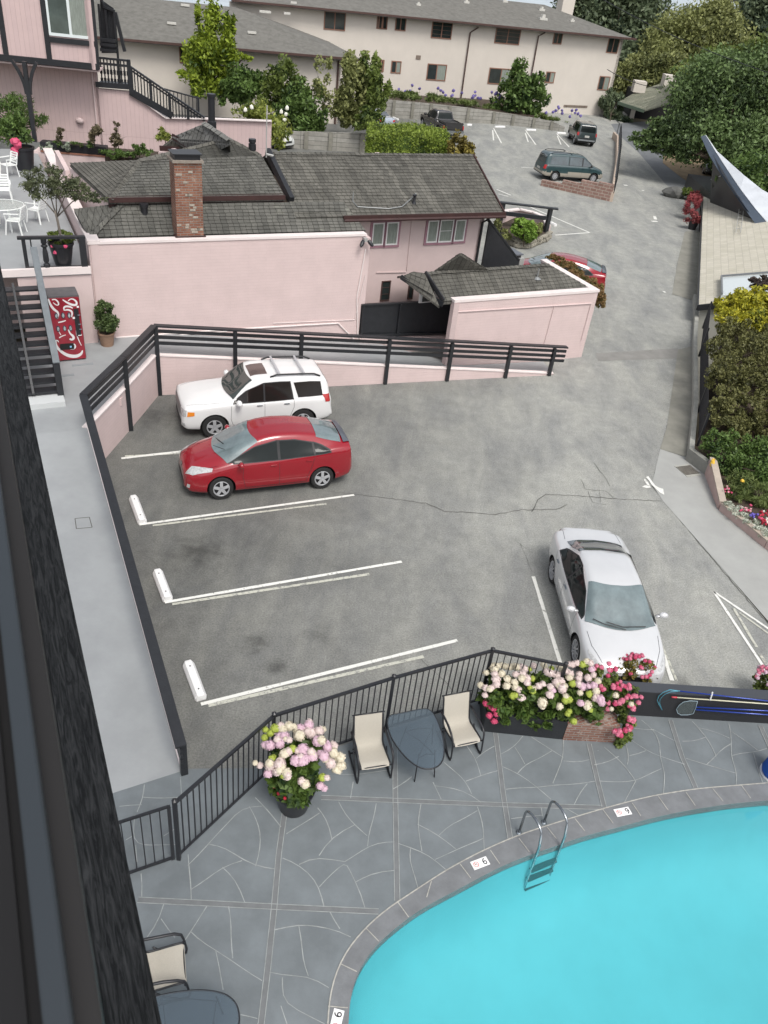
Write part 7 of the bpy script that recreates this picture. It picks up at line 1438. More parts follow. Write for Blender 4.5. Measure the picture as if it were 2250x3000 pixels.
# kerb wall right of the drive, mesh fence, grey return wall, pink planter wall
KW = thing('kerb_wall', 'low pale concrete kerb wall along the right side of the drive under the mesh fence', 'kerb wall', W(1500, 800, 0)); ks = [(1503, 648), (1505, 700), (1502, 747), (1503, 800), (1504, 880), (1494, 990)]
mb = MB()
KP = [W(*p, 0) for p in ks]
for a, b in zip(KP[:-1], KP[1:]): vwall(mb, a, b, -1.2, -1.2, .26, .26, .16, side=1)
mb.build('wall', mat('light_concrete', (.42, .42, .38), .85, var=.2, vscale=5), KW, recalc=True)
MF = thing('mesh_fence', 'black mesh fence between the kerb wall and the tall brown hedge', 'fence', KP[4]); fb = [W(1521, 700, .26), W(1513, 760, .26), W(1511, 880, .26), W(1509, 955, .26)]; MSH = mat('black_mesh', (.03, .03, .035), .7)
for a, b in zip(fb[:-1], fb[1:]):
    mb = MB(); d = b-a; L_ = d.length; n_ = int(L_/.09)
    for i in range(n_+1): p = a.lerp(b, i/max(1, n_)); mb.beam(p+ZX*.95, p, .016, .016, up=(0, 1, 0))
    for k in range(9): mb.beam(a+ZX*(.05+.11*k), b+ZX*(.05+.11*k), .014, .014)
    mb.build('mesh_panel', MSH, MF)
for p in fb: MB().beam(p+ZX*1.02, p-ZX*.2, .06, .06, up=(0, 1, 0)).build('post', BLACKM, MF)
GW = thing('grey_wall', 'short grey rendered wall between the kerb wall and the pink planter wall', 'wall', W(*g7(740, 400), 0)); a, b = W(*g7(700, 395), 0), W(*g7(945, 575), 0); z0_, z1_ = ZA(a, *g7(752, 280)), ZA(b, *g7(990, 455)); mb = MB(); vwall(mb, a, b, -.5, -.5, .42, .40, .18, side=1); mb.build('wall', mat('grey_render', (.27, .27, .245), .9, var=.25, vscale=2.5), GW, recalc=True)
PWl = thing('planter_wall', 'angled pink planter wall with flowers behind it on the right of the drive', 'wall', W(*g7(1110, 1010), 0)); pp = [W(*g7(*p), 0) for p in [(945, 580), (1110, 1010), (1659, 1462), (2400, 1980), (3000, 2300)]]; mb = MB()
hts_ = [.55, .22, .22, .22, .22]
for i in range(4): vwall(mb, pp[i], pp[i+1], -.5, -.5, hts_[i], hts_[i+1], .16, side=1)
mb.build('wall', mat('dusty_pink_render', (.50, .37, .34), .85, var=.12, vscale=3), PWl, recalc=True); mb = MB()
for i in range(4): a, b = pp[i]+ZX*(hts_[i]+.03), pp[i+1]+ZX*(hts_[i+1]+.03); nn = (b-a).cross(ZX).normalized()*.08; mb.beam(a+nn, b+nn, .2, .04)
mb.build('cap', mat('dusty_cap', (.42, .36, .30), .85, var=.2, vscale=3), PWl)
struct('flower_bed_soil', MB().poly([W(*g7(*p), .12) for p in [(960, 520), (1120, 960), (1659, 1400), (2400, 1900), (3000, 2000), (2600, 500), (1659, -300), (900, -300), (760, 260)]]), SOIL)
# white landing arrow-ish drain cover near the tan roof, small cottage and carport far right
CT = thing('cottage', 'small cottage with shake roof, two pale chimneys and an open carport', 'building', W(1365, 265, 0)); cc = cr(1750, 0, 500)
def ctp(u, v, Y): return WY(*cc(u, v), Y)
r0, r1, r2, r3 = ctp(200, 995, 96), ctp(455, 1075, 93), ctp(610, 880, 99), ctp(400, 880, 101)
mb = MB(); shake_roof(mb, r0, r1, r2, r3, expo=.45, seed=21); mb.slab([p-ZX*.08 for p in (r0, r1, r2, r3)], .1); r4, r5 = ctp(740, 860, 94), ctp(745, 790, 98); mb.slab([r1, ctp(700, 1000, 90), r5, r2], .12); mb.slab([r3, r2, r5, ctp(660, 800, 103)], .12); mb.build('roof', brickmat('green_grey_shakes', (.20, .21, .16), (.27, .27, .21), (.08, .08, .06), .3, 5, .02, offset=0, var=.3), CT, uv=True)
mb = MB(); g_ = W(1362, 262, 0); mb.beam(Vector((g_.x, g_.y, ctp(280, 1030, 95).z)), g_, .45, .3, up=(0, 1, 0)); mb.build('carport_post', CREAM, CT)
mb = MB(); o = ctp(300, 1180, 100); o.z = -.1; mb.obox(o, Vector((12, -2, 0)), Vector((0, 5, 0)), ZX*2.6); mb.build('carport_shade_block', mat('dark_interior', (.015, .015, .017), .9), CT)  # near-black block stands for the shaded inside of the open carport
MB().beam(r0-ZX*.05, r1-ZX*.05, .1, .3).build('fascia', mat('green_fascia', (.10, .14, .10), .7), CT)
for (u, v, s_) in [(400, 800, 1.3), (705, 745, 1.6)]: p = ctp(u, v+60, 100); MB().box((p.x, p.y, p.z+.2), (s_, s_, 1.1)).build('chimney', CREAM, CT)
pr_ = thing('power_line', 'thin dark overhead cable crossing in front of the trees', 'cable', WY(1300, -60, 80))
def cable(a, b, Y0, Y1, sag=.5):
    A, B = WY(*a, Y0), WY(*b, Y1); return [A.lerp(B, i/12)-ZX*sag*4*(i/12)*(1-i/12) for i in range(13)]
mb = MB(); mb.tube(cable((1240, -40), (1700, 170), 78, 60), .03, n=4); mb.build('cable', BLACKM, pr_); mb = MB(); mb.tube(cable((1312, 150), (1420, 190), 78, 70, .2), .03, n=4); mb.build('cable', BLACKM, pr_)
# ================================================================ PLANTING
BR = leafmat('bright_conifer_leaf', (.035, .075, .01), (.16, .24, .02), (.30, .38, .04))
DG = leafmat('deep_green_leaf', (.02, .045, .014), (.07, .125, .03), (.14, .22, .055))
MG = leafmat('mid_green_leaf', (.03, .055, .012), (.09, .14, .03), (.17, .22, .05))
OL = leafmat('olive_leaf', (.07, .085, .03), (.18, .205, .07), (.28, .30, .11), big=.25)
PN = leafmat('pine_needle', (.035, .058, .036), (.09, .13, .075), (.16, .20, .11), big=.25)
OK_ = leafmat('oak_leaf', (.032, .055, .022), (.09, .145, .055), (.17, .25, .09), big=.22)
YG = leafmat('yellow_green_leaf', (.10, .13, .015), (.28, .30, .03), (.50, .46, .04))
BN = leafmat('brown_green_hedge_leaf', (.045, .05, .016), (.11, .112, .038), (.18, .18, .065), big=1.2)
HG = leafmat('clipped_hedge_leaf', (.03, .06, .01), (.11, .18, .02), (.28, .36, .06), big=1.5)
RDL = leafmat('red_brown_leaf', (.06, .09, .02), (.17, .20, .05), (.30, .17, .08), big=2.5)
RD = leafmat('crimson_leaf', (.09, .015, .02), (.28, .04, .06), (.38, .10, .10))
HY = leafmat('hydrangea_leaf', (.014, .034, .010), (.04, .085, .018), (.10, .16, .03), big=4)
GRS = leafmat('strap_leaf', (.04, .07, .015), (.11, .17, .04), (.2, .25, .08))
def base(x, y, z=0): p = W(x, y, z); return (p.x, p.y, p.z)
tree('cypress_tree', 'tall pointed bright green tree in front of the cream wing', 'tree', base(455, 238), [eb(455, 90, 26, 52, 66), eb(463, 22, 7, 26, 66), eb(428, 60, 9, 34, 66), eb(440, 105, 30, 30, 66), eb(490, 75, 15, 34, 66), eb(505, 60, 6, 18, 66), eb(478, 120, 26, 30, 66), eb(418, 125, 20, 26, 66), eb(450, 160, 44, 26, 66), eb(408, 160, 20, 12, 65), eb(505, 118, 20, 9, 66), eb(528, 124, 14, 5, 66), eb(470, 185, 36, 18, 66), eb(430, 190, 24, 14, 65)], 9500, .17, BR, BARK, tr=.16, asp=.4, clump=.5, shell=.45)
def shrub(label, b, blobs, n, size, lm, bark=BARK, tr=.05, group=None, name='shrub', cat='shrub', **k):
    return tree(name, label, cat, b, blobs, n, size, lm, bark, tr=tr, group=group, crown='foliage', **k)
shrub('dark green shrub just right of the pointed tree', base(535, 245), [eb(525, 182, 42, 28, 65), eb(495, 200, 26, 22, 65)], 4000, .17, DG)
shrub('loose yellow green shrub against the cream wing', base(620, 262), [eb(615, 180, 38, 38, 65), eb(590, 205, 32, 30, 65), eb(640, 205, 30, 30, 65)], 4500, .15, MG)
shrub('dark bushy shrub above the near plank wall', base(655, 285), [eb(655, 235, 42, 44, 64), eb(625, 245, 36, 34, 64), eb(688, 255, 22, 26, 64)], 6500, .14, DG)
shrub('thin twiggy shrub by the corner downpipe', base(700, 272), [eb(700, 168, 30, 42, 65), eb(705, 220, 26, 34, 65)], 900, .13, OL, tr=.05, bark=BARKG)
shrub('brown and green shrub right of the corner downpipe', base(762, 275), [eb(762, 200, 34, 58, 66), eb(770, 150, 26, 32, 66), eb(745, 240, 26, 26, 65)], 6500, .15, OL)
shrub('upright green shrub at the end of the cream wing', base(798, 262), [eb(800, 180, 20, 50, 66), eb(785, 160, 15, 35, 66), eb(812, 205, 14, 32, 66)], 3500, .15, MG)
shrub('leggy pale green shrub behind the round hedge', base(822, 262), [eb(820, 210, 20, 36, 64), eb(800, 250, 30, 20, 63), eb(782, 262, 26, 18, 62)], 2600, .15, MG)
shrub('airy blossom shrub with pale flowers behind the shingle roofs', base(585, 345, 1.5), [eb(560, 235, 46, 18, 46), eb(540, 250, 40, 20, 46), eb(600, 290, 38, 30, 45), eb(575, 275, 44, 26, 46), eb(560, 310, 36, 18, 44)], 4200, .10, leafmat('pale_green_leaf', (.05, .08, .015), (.17, .22, .04), (.32, .36, .08)), bark=BARKG, tr=.05, shell=.3)
sb_ = [o for o in C.objects if o.name.startswith('shrub') and 'blossom' in o.get('label', '')][0]; rg_ = random.Random(8); WF = mat('white_petal', (.75, .74, .66), .6)
for k in range(26):
    p = WY(rg_.uniform(520, 620), rg_.uniform(230, 315), 45.5+rg_.uniform(-1.5, 1)); mb = MB(); mb.blob(p, (.11, .11, .13), sub=1, jit=.2, rng=rg_); mb.build('flower_head', WF, sb_)
# round clipped hedge
shrub('rounded clipped green hedge behind the shingle roof, left of the black pickup', base(880, 375), [eb(880, 345, 50, 14, 50)], 900, .055, HG, name='hedge', cat='hedge', limbs=False)
def box_leaves(quads, n, size, jit, rng=np.random):
    ar = [((np.array(b)-np.array(a)), (np.array(d)-np.array(a))) for a, b, c, d in quads]; A = np.array([np.linalg.norm(np.cross(u, v)) for u, v in ar]); A /= A.sum(); out = []
    for (a, b, c, d), k in zip(quads, A):
        m = int(n*k); u, v = rng.rand(m, 1), rng.rand(m, 1); a, b, c, d = map(np.array, (a, b, c, d)); p = (a*(1-u)+b*u)*(1-v)+(d*(1-u)+c*u)*v
        ph = np.sin(p[:, :1]*2.1+1)*np.cos(p[:, 2:]*2.6)*.5+np.sin(p[:, 1:2]*3.3)*.5; out.append(p+rng.normal(size=(m, 3))*jit+ph*jit*.8)
    P = np.concatenate(out); m = len(P); a = rng.normal(size=(m, 3)); a /= np.linalg.norm(a, axis=1)[:, None]; b = np.cross(a, rng.normal(size=(m, 3))); b /= np.linalg.norm(b, axis=1)[:, None]; s = size*(.6+.8*rng.rand(m, 1))
    return np.stack([P-a*s, P-b*s*.6, P+a*s, P+b*s*.6], axis=1).reshape(-1, 3)
hgo = [o for o in C.objects if o.name.startswith('hedge') and 'clipped green' in o.get('label', '')][0]; zt_ = WY(880, 294, 50).z
T = [W(798, 289, zt_), W(880, 291, zt_), W(968, 300, zt_), W(962, 281, zt_), W(880, 270, zt_), W(802, 268, zt_)]; gd_ = lambda p, z: Vector((p.x, p.y, z))
qs = [(T[0], T[1], T[4], T[5]), (T[1], T[2], T[3], T[4])]+[(gd_(a, .2), gd_(b, .2), b, a) for a, b in ((T[5], T[0]), (T[0], T[1]), (T[1], T[2]), (T[2], T[3]))]
leaf_obj('clipped_leaves', box_leaves(qs, 34000, .055, .09), HG, hgo); MB().prism([(p.x, p.y) for p in [T[0].lerp(T[4], .08), T[1], T[2].lerp(T[4], .08), T[3].lerp(T[1], .08), T[4].lerp(T[1], .1), T[5].lerp(T[1], .08)]], 0, zt_-.12).build('inner_branches', DG, hgo)
shrub('yellow brown shrub at the right end of the rounded hedge', base(1000, 380), [eb(985, 328, 20, 28, 50), eb(1008, 340, 18, 24, 50)], 3000, .11, leafmat('golden_leaf', (.10, .08, .02), (.24, .19, .04), (.36, .30, .07)))
# agapanthus bed
st_ = leaf_arrays([eb(x, y, 22, 6, Y) for x, y, Y in [(860, 205, 80), (895, 208, 81), (930, 211, 82), (965, 216, 83), (1010, 224, 85), (1050, 232, 86), (1085, 238, 87), (1160, 250, 89), (1195, 262, 90), (1215, 272, 90)]], 7000, .24, asp=.16)
leaf_obj('ground_cover', st_, GRS, kind='stuff', label='strap leaved green ground cover above the plank wall', cat='ground cover')
PUR = mat('purple_flower', (.16, .13, .36), .7, var=.3, vscale=30)
rg_ = random.Random(31)
for k in range(46):
    x = rg_.choice([rg_.uniform(855, 1000), rg_.uniform(1020, 1085), rg_.uniform(1165, 1270)]); y = (186+(x-860)*.10 if x < 1100 else 232+(x-1165)*.12)+rg_.uniform(-7, 12); Y = 84+(x-850)*.012
    p = WY(x, y, Y); t = thing('agapanthus', 'purple globe flower on a thin stalk '+('left of the long downpipe' if x < 1002 else 'between the long downpipe and the leafy shrub' if x < 1110 else 'right of the leafy shrub by the plank wall'), 'flower', (p.x, p.y, 0.9), 'agapanthus flowers '+('left of the downpipe' if x < 1002 else 'right of the downpipe' if x < 1110 else 'right of the shrub')); MB().blob(p, (.16, .16, .15), sub=1, jit=.25, rng=rg_).build('flower_head', PUR, t); MB().tube([p, Vector((p.x, p.y, .9))], .012, n=4).build('stalk', GRS, t)
p_ = None
shrub('leafy green shrub overhanging the plank wall in front of the cream building', base(1125, 272), [eb(1125, 195, 34, 44, 86), eb(1100, 210, 36, 32, 86), eb(1150, 200, 32, 34, 86), eb(1112, 158, 12, 26, 86), eb(1125, 238, 34, 24, 86)], 7000, .2, DG)
# far trees on the right
def big(label, b, blobs, n, size, lm, bark=BARK, tr=.35, **k): return tree('tree', label, 'tree', b, blobs, n, size, lm, bark, tr=tr, **k)
def gz_(x, Y): p = WY(x, 200, Y); return (p.x, Y, terr_z(p.x, Y))
big('dark conifer behind the right end of the cream building', gz_(1330, 128), [eb(1330, 20, 60, 50, 128), eb(1300, 60, 50, 50, 126), eb(1375, 50, 55, 60, 128), eb(1350, 110, 60, 50, 126), eb(1260, 10, 50, 30, 128), eb(1385, 0, 30, 40, 128), eb(1320, -40, 80, 40, 128)], 40000, .30, PN, clump=.4)
big('second dark conifer rising above the cream roof corner', gz_(1420, 150), [eb(1380, 80, 50, 60, 140), eb(1340, 170, 40, 60, 118)], 13000, .30, PN)
big('broad olive green tree in the middle distance', gz_(1510, 118), [eb(1522, 72, 48, 44, 118), eb(1545, 48, 42, 36, 118), eb(1470, 95, 62, 50, 117), eb(1545, 100, 60, 46, 116), eb(1590, 120, 42, 34, 116), eb(1430, 140, 50, 36, 114)], 60000, .21, OL)
big('low rounded olive tree left of the cottage chimneys', gz_(1390, 108), [eb(1390, 160, 44, 30, 108), eb(1360, 175, 36, 30, 107), eb(1440, 155, 40, 32, 108), eb(1420, 190, 30, 22, 107)], 18000, .21, OL)
big('tall pine with bare limbs at the top right corner', gz_(1620, 140), [eb(1640, 60, 50, 60, 136), eb(1660, 110, 50, 40, 136), eb(1600, 45, 22, 16, 138), eb(1690, 10, 70, 50, 138), eb(1590, 85, 20, 14, 137)], 20000, .28, PN, tr=.4, bark=BARKG)
for (a, b, wh) in [((1560, 62), (1590, -40), 'leftmost'), ((1572, 70), (1620, -40), 'middle one'), ((1585, 60), (1640, -30), 'rightmost')]:
    t = thing('bare_tree', 'slender bare leaning tree trunk, '+wh+' of three against the pale sky', 'tree', WY(*a, 140), 'bare leaning trunks against the sky'); mb = MB(); p, q = WY(*a, 140)-ZX*10, WY(*b, 140); mb.tube([p, p.lerp(q, .5)+ZX*.5, q], [.35, .28, .2], n=6)
    for k in range(5): r0 = p.lerp(q, .4+.12*k); mb.tube([r0, r0+Vector((rg_.uniform(-3, 3), 0, rg_.uniform(.5, 2.5)))], [.1, .04], n=4)
    mb.build('trunk', BARKG, t)
oakb = base(1545, 425)
OKT = tree('oak_tree', 'huge spreading dark oak overhanging the side road', 'tree', oakb, [eb(1560, 200, 90, 60, 68), eb(1500, 240, 44, 34, 68), eb(1450, 285, 52, 24, 66), eb(1405, 302, 38, 16, 66), eb(1520, 290, 90, 46, 66), eb(1620, 240, 70, 70, 68), eb(1610, 165, 54, 36, 70), eb(1640, 320, 60, 50, 64), eb(1590, 340, 50, 40, 64), eb(1460, 320, 44, 20, 65), eb(1700, 220, 80, 100, 68), eb(1660, 160, 50, 40, 70)], 120000, .135, OK_, BARK, tr=.35, clump=.32, shell=.5)
big('bushy green tree filling the gap beyond the side road', gz_(1640, 90), [eb(1660, 150, 60, 50, 88), eb(1560, 160, 80, 40, 90), eb(1700, 200, 60, 70, 86)], 14000, .22, MG)
# shrubs along the foot of the bank
shrub('dark bushes under the oak beside the swept roof', base(1570, 420), [eb(1600, 400, 60, 30, 56), eb(1640, 380, 60, 40, 56), eb(1570, 405, 34, 22, 56)], 6000, .14, DG)
shrub('dark ivy mass beside the cottage carport', base(1318, 262), [eb(1322, 228, 22, 26, 97), eb(1335, 255, 26, 12, 96)], 3000, .2, PN)
# black round bush and planter by the drive edge
cP = cr(1750, 300, 500)
rk = thing('rock', 'large flat grey rock at the edge of the side road', 'rock', W(*cP(750, 900), 0)); mb = MB(); q = [W(*cP(*p), z) for p, z in [((665, 890), 0), ((700, 790), .5), ((830, 870), .5), ((800, 960), 0)]]; mb.blob((q[0]+q[2])/2, ((q[2]-q[0]).length*.55, .7, .45), sub=2, jit=.12); mb.build('stone', mat('grey_rock', (.16, .16, .15), .9, var=.35, vscale=1.5, bump=.4), rk)
shrub('small bright green shrub behind the crimson potted plant', base(1487, 425), [ez(1485, 415, .5, 12, 12)], 900, .08, MG)
rp = thing('potted_plant', 'crimson leaved plant in a dark pot beside the tan roof', 'potted plant', W(1494, 495, 0)); MB().lathe(W(1494, 495, 0), [(.22, 0), (.32, .5), (.34, .55), (.28, .55)], n=16).build('pot', BLACKM, rp, smooth=True); leaf_obj('foliage', leaf_arrays([ez(1497, 440, 1.0, 15, 22), ez(1495, 470, .7, 17, 12), ez(1502, 425, 1.1, 13, 12)], 2600, .10, asp=.25), RD, rp)
# garage hedge
shrub('red tinged hedge spilling over the right side of the garage parapet', base(1285, 640), [ez(1202, 557, 2.4, 18, 6), ez(1222, 573, 2.3, 19, 7), ez(1242, 588, 2.2, 19, 8), ez(1260, 602, 2.1, 18, 9), ez(1278, 616, 2.0, 18, 12), ez(1292, 634, 1.7, 16, 17), ez(1297, 652, 1.2, 11, 15)], 11000, .05, RDL, name='hedge', cat='hedge', tr=.04)
shrub('bright green shrub in the sign frame planter', base(*g4(560, 690), .3), [ez(*g4(550, 500), 1.0, 24, 20), ez(*g4(600, 560), .8, 20, 16), ez(*g4(490, 470), 1.0, 14, 12)], 3500, .09, leafmat('fresh_green_leaf', (.05, .11, .01), (.14, .28, .03), (.26, .40, .07)), tr=.03)
shrub('small olive shrub at the right of the sign planter', base(*g4(720, 600), .3), [ez(*g4(715, 490), .9, 14, 14)], 1200, .07, OL, tr=.03)
shrub('straggly shrub at the left of the sign planter', base(*g4(320, 600), .3), [ez(*g4(330, 560), .6, 16, 10), ez(*g4(250, 420), .8, 8, 24)], 1000, .08, OL, tr=.03)
# tall hedge at the right: brown clipped flank, yellow top
hl = []
for x, y, z, rx, ry in [(1572, 660, 2.3, 26, 22), (1600, 655, 2.4, 34, 26), (1640, 650, 2.4, 34, 24), (1680, 660, 2.4, 34, 26), (1580, 690, 2.2, 30, 20), (1640, 690, 2.3, 34, 22), (1680, 700, 2.2, 34, 24)]: hl.append(ez(x, y, z, rx, ry))
hl2 = []
for x in range(1557, 1780, 34):
    for y, z in ((715, 2.0), (750, 1.9), (785, 1.8), (820, 1.6), (855, 1.4), (890, 1.2), (925, .9)): hl2.append(ez(x-(y-715)*.03+(12 if y % 2 else 0), y, z, 26, 26))
hg_ = tree('hedge', 'big hedge with a clipped brown green flank and bright yellow top beside the mesh fence', 'hedge', base(1600, 960, -.5), hl2, 42000, .055, BN, BARK, tr=.1, limbs=False, crown='clipped_flank', shell=.7, clump=.4, asp=.5)
leaf_obj('yellow_top', leaf_arrays(hl, 9000, .085, asp=.4, shell=.6, clump=.42), YG, hg_)
mb = MB(); pts_ = [W(1558, 715, 1.2), W(1543, 930, .3), W(1760, 960, .3), W(1760, 690, 1.3)]; mb.prism([(p.x+.15, p.y) for p in pts_], -1, 1.25); mb.build('inner_branches', SOIL, hg_)
shrub('dusky purple shrub behind the yellow hedge top', base(1650, 640, 0), [ez(1650, 612, 2.3, 30, 14), ez(1690, 620, 2.3, 30, 18), ez(1625, 603, 2.2, 12, 6)], 3000, .07, leafmat('purple_grey_leaf', (.04, .03, .03), (.09, .07, .06), (.16, .12, .09)))
shrub('glossy green ivy shrubs below the brown hedge', base(1580, 1040, 0), [ez(1545, 955, .8, 28, 24), ez(1590, 960, .8, 34, 26), ez(1640, 975, .7, 34, 28), ez(1560, 1000, .4, 28, 24), ez(1605, 1010, .4, 32, 24), ez(1655, 1030, .4, 34, 28), ez(1690, 970, .7, 40, 40)], 16000, .05, DG, tr=.04)
shrub('yellow green daylily clumps with strap leaves in the flower bed', base(1630, 1080, .1), [ez(1600, 1040, .35, 30, 20), ez(1640, 1070, .3, 30, 22), ez(1590, 1065, .3, 22, 16), ez(1665, 1090, .3, 30, 20)], 4200, .11, GRS, tr=.02, asp=.10)
rg_ = random.Random(77)
def flowers(name, label, pts, cols, n, r_, grp, cat='flower'):
    for k in range(n):
        (x, y, sx, sy, z) = rg_.choice(pts); p = W(x+rg_.uniform(-sx, sx), y+rg_.uniform(-sy, sy), z+rg_.uniform(-.05, .08)); o = MB().blob(p, (r_*rg_.uniform(.7, 1.2),)*3, sub=1, jit=.3, rng=rg_).build(name, rg_.choice(cols), None); cn = {'rose_pink_petal': 'rose pink', 'pale_pink_petal': 'pale pink', 'violet_petal': 'violet', 'crimson_petal': 'crimson', 'white_petal': 'white', 'yellow_petal': 'yellow'}[o.data.materials[0].name]; tagit(o, cn+' '+label, cat, cn+' '+grp)
PK1 = mat('rose_pink_petal', (.60, .07, .16), .6, var=.3, vscale=60); PK2 = mat('pale_pink_petal', (.66, .36, .38), .6, var=.3, vscale=60); VIO = mat('violet_petal', (.12, .09, .42), .6); CRM = mat('crimson_petal', (.42, .015, .04), .6); YEL = mat('yellow_petal', (.75, .48, .05), .6)
flowers('bedding_flower', 'bedding flower at the corner of the pink planter wall', [(g7(1180, 760)[0], g7(1180, 760)[1], 9, 8, .35)], [PK1, PK2], 16, .035, 'flowers at the planter corner')
flowers('bedding_flower', 'bedding flower beside the daylilies', [(g7(1390, 990)[0], g7(1390, 990)[1], 12, 7, .35)], [PK2, PK1], 18, .035, 'flowers by the daylilies')
flowers('bedding_flower', 'bedding flower in the flower bed', [(g7(1495, 1065)[0], g7(1495, 1065)[1], 8, 6, .35)], [VIO], 12, .035, 'flowers in the bed')
flowers('bedding_flower', 'bedding flower at the right edge of the photo', [(g7(1600, 1080)[0], g7(1600, 1080)[1], 14, 12, .35), (g7(1659, 1170)[0], g7(1659, 1170)[1], 16, 12, .35)], [CRM, PK1, CRM, WF], 36, .04, 'flowers at the right edge')
flowers('daylily', 'daylily bloom above the strap leaves', [(g7(1350, 660)[0], g7(1350, 660)[1], 2, 2, .6)], [YEL], 2, .05, 'daylily blooms')
o = MB().blob(W(*g7(985, 440), .55), (.06, .06, .16), sub=2, jit=.2).build('garden_ornament', YEL); tagit(o, 'orange yellow bloom at the end of the pink planter wall', 'flower')
al = leaf_arrays([ez(*g7(1180, 950), .28, 12, 8, 8), ez(*g7(1260, 1010), .28, 16, 9, 8), ez(*g7(1350, 1080), .28, 16, 9, 8), ez(*g7(1450, 1160), .28, 18, 10, 8), ez(*g7(1560, 1240), .28, 18, 10, 8), ez(*g7(1659, 1310), .28, 18, 10, 8)], 5200, .022, asp=.8)
leaf_obj('alyssum', al, leafmat('alyssum_white', (.10, .16, .06), (.50, .55, .45), (.72, .74, .66)), kind='stuff', label='carpet of small white alyssum flowers along the pink planter wall', cat='ground cover')
# ---------------------------------------------------------------- terrace plants
def leafy_pot(name, label, cat, p, pr, ph, potm, blobs, n, size, lm, asp=.5, trunk=None, taper=.75, **k):
    t = thing(name, label, cat, p); MB().lathe(p, [(pr*taper, 0), (pr*.98, ph*.88), (pr*1.06, ph*.9), (pr*1.06, ph), (pr*.9, ph), (pr*.86, ph*.9)], n=24).build('pot', potm, t, smooth=True)
    MB().lathe(V3(p)+ZX*(ph*.9), [(pr*.87, 0), (pr*.87, .01)], n=20).build('soil', SOIL, t)
    if trunk: MB().tube(trunk[0], trunk[1], n=8).build('trunk', BARKG, t, smooth='all')
    leaf_obj('foliage', leaf_arrays(blobs, n, size, asp=asp, **k), lm, t); return t
TERRA = mat('terracotta_pot', (.30, .19, .13), .8, var=.2, vscale=5)
pt0 = W(232, 745, zL); leafy_pot('potted_shrub', 'bushy round green shrub in a terracotta pot beside the drinks machine', 'potted plant', pt0, .24, .42, TERRA, [((pt0.x-.02, pt0.y, zL+.85), (.34, .34, .42)), ((pt0.x, pt0.y, zL+1.15), (.26, .26, .26)), ((pt0.x+.12, pt0.y, zL+.75), (.3, .3, .3))], 4200, .045, leafmat('boxwood_leaf', (.02, .04, .012), (.05, .09, .025), (.12, .17, .06), big=4), trunk=([pt0+ZX*.3, pt0+ZX*.9], .03))
op = W(*cM(775, 1590), zT); ot = [op+ZX*.5, W(*cM(735, 1210), 4.6)*0+Vector((op.x-.02, op.y, 5.0)), Vector((op.x-.12, op.y, 5.9)), Vector((op.x-.05, op.y, 6.5))]
def opz(u, v): r = ray(*cM(u, v)); t = (op.y)/r.y; return CAMP+r*t
tr0, tr1, tr2 = opz(740, 1220), opz(690, 980), opz(665, 900)
ob = []
for u, v, rx, ry in [(400, 520, 150, 120), (600, 480, 180, 130), (480, 640, 180, 120), (780, 520, 180, 110), (900, 620, 160, 110), (1000, 700, 180, 110), (1200, 740, 120, 80), (650, 640, 180, 100)]:
    c_ = opz(u, v); k_ = (c_-CAMP).length/2333*(400/1659); ob.append((tuple(c_), (rx*k_, (rx+ry)/2*k_*.8, ry*k_)))
ol = leafy_pot('potted_olive_tree', 'slender olive tree in a tall black pot behind the turned baluster', 'potted tree', op, .34, .75, BLACKM, ob, 5200, .05, leafmat('olive_tree_leaf', (.03, .045, .02), (.08, .10, .045), (.15, .17, .09), big=1.5), asp=.28, trunk=([op+ZX*.6, tr0, tr1, tr2], [.045, .04, .035, .03]), taper=.6)
mb = MB()
for (u, v) in [(430, 700), (560, 560), (700, 600), (900, 600), (1100, 700)]: q = opz(u, v); mb.tube([tr1 if u > 500 else tr2*.5+tr1*.5, (tr2+q)/2+ZX*.02, q], [.022, .015, .008], n=6)
mb.build('branch', BARKG, ol, smooth='all')
rgf = random.Random(5)
for (u, v) in [(690, 1290), (850, 1300), (585, 1290), (720, 1370)]: MB().blob(opz(u, v)+Vector((0, -.3, 0)), .06, sub=1, jit=.3, rng=rgf).build('flower_head', PK1, ol)
leaf_obj('geranium_foliage', leaf_arrays([(tuple(op+ZX*.85), (.42, .35, .16))], 700, .05), MG, ol)
bp0 = W(*cM(310, 400), zT); bpot = leafy_pot('flower_pot', 'large black pot of cerise flowers at the foot of the black house post', 'potted plant', bp0, .42, .85, BLACKM, [((bp0.x, bp0.y, zT+1.25), (.5, .45, .35)), ((bp0.x-.35, bp0.y, zT+1.5), (.4, .4, .35)), ((bp0.x-.1, bp0.y+.2, zT+1.8), (.35, .35, .35))], 3500, .07, DG)
def atY(f, u, v, Y): r = ray(*f(u, v)); t = Y/r.y; return CAMP+r*t
for (u, v, s_) in [(190, 70, .17), (215, 100, .15), (175, 180, .15), (160, 60, .12), (180, 205, .12), (205, 130, .10)]: MB().blob(atY(cM, u, v, bp0.y-.45), (s_, s_*.8, s_), sub=2, jit=.18, rng=rgf).build('flower_head', PK1, bpot)
shrub('arching green fern palm behind the black house post', tuple(atY(cL, 80, 1150, 37)*Vector((0, 0, 0)) if False else (atY(cL, 80, 1000, 38).x, 38, zT)), [((atY(cL, 90, 930, 38).x, 38, atY(cL, 90, 930, 38).z), (1.5, 1.2, 1.0)), ((atY(cL, 20, 960, 38).x, 38, atY(cL, 20, 960, 38).z), (1.2, 1, .9))], 2600, .16, DG, asp=.14)
tp = thing('trough_planter', 'long black trough planter on the pink ledge below the half timbered house', 'planter', (0, 0, 0)); a, b = W(*cL(330, 1215), 3.75), W(*cL(820, 1190), 3.75); b = a+hd_*(b-a).length; dn_ = hn
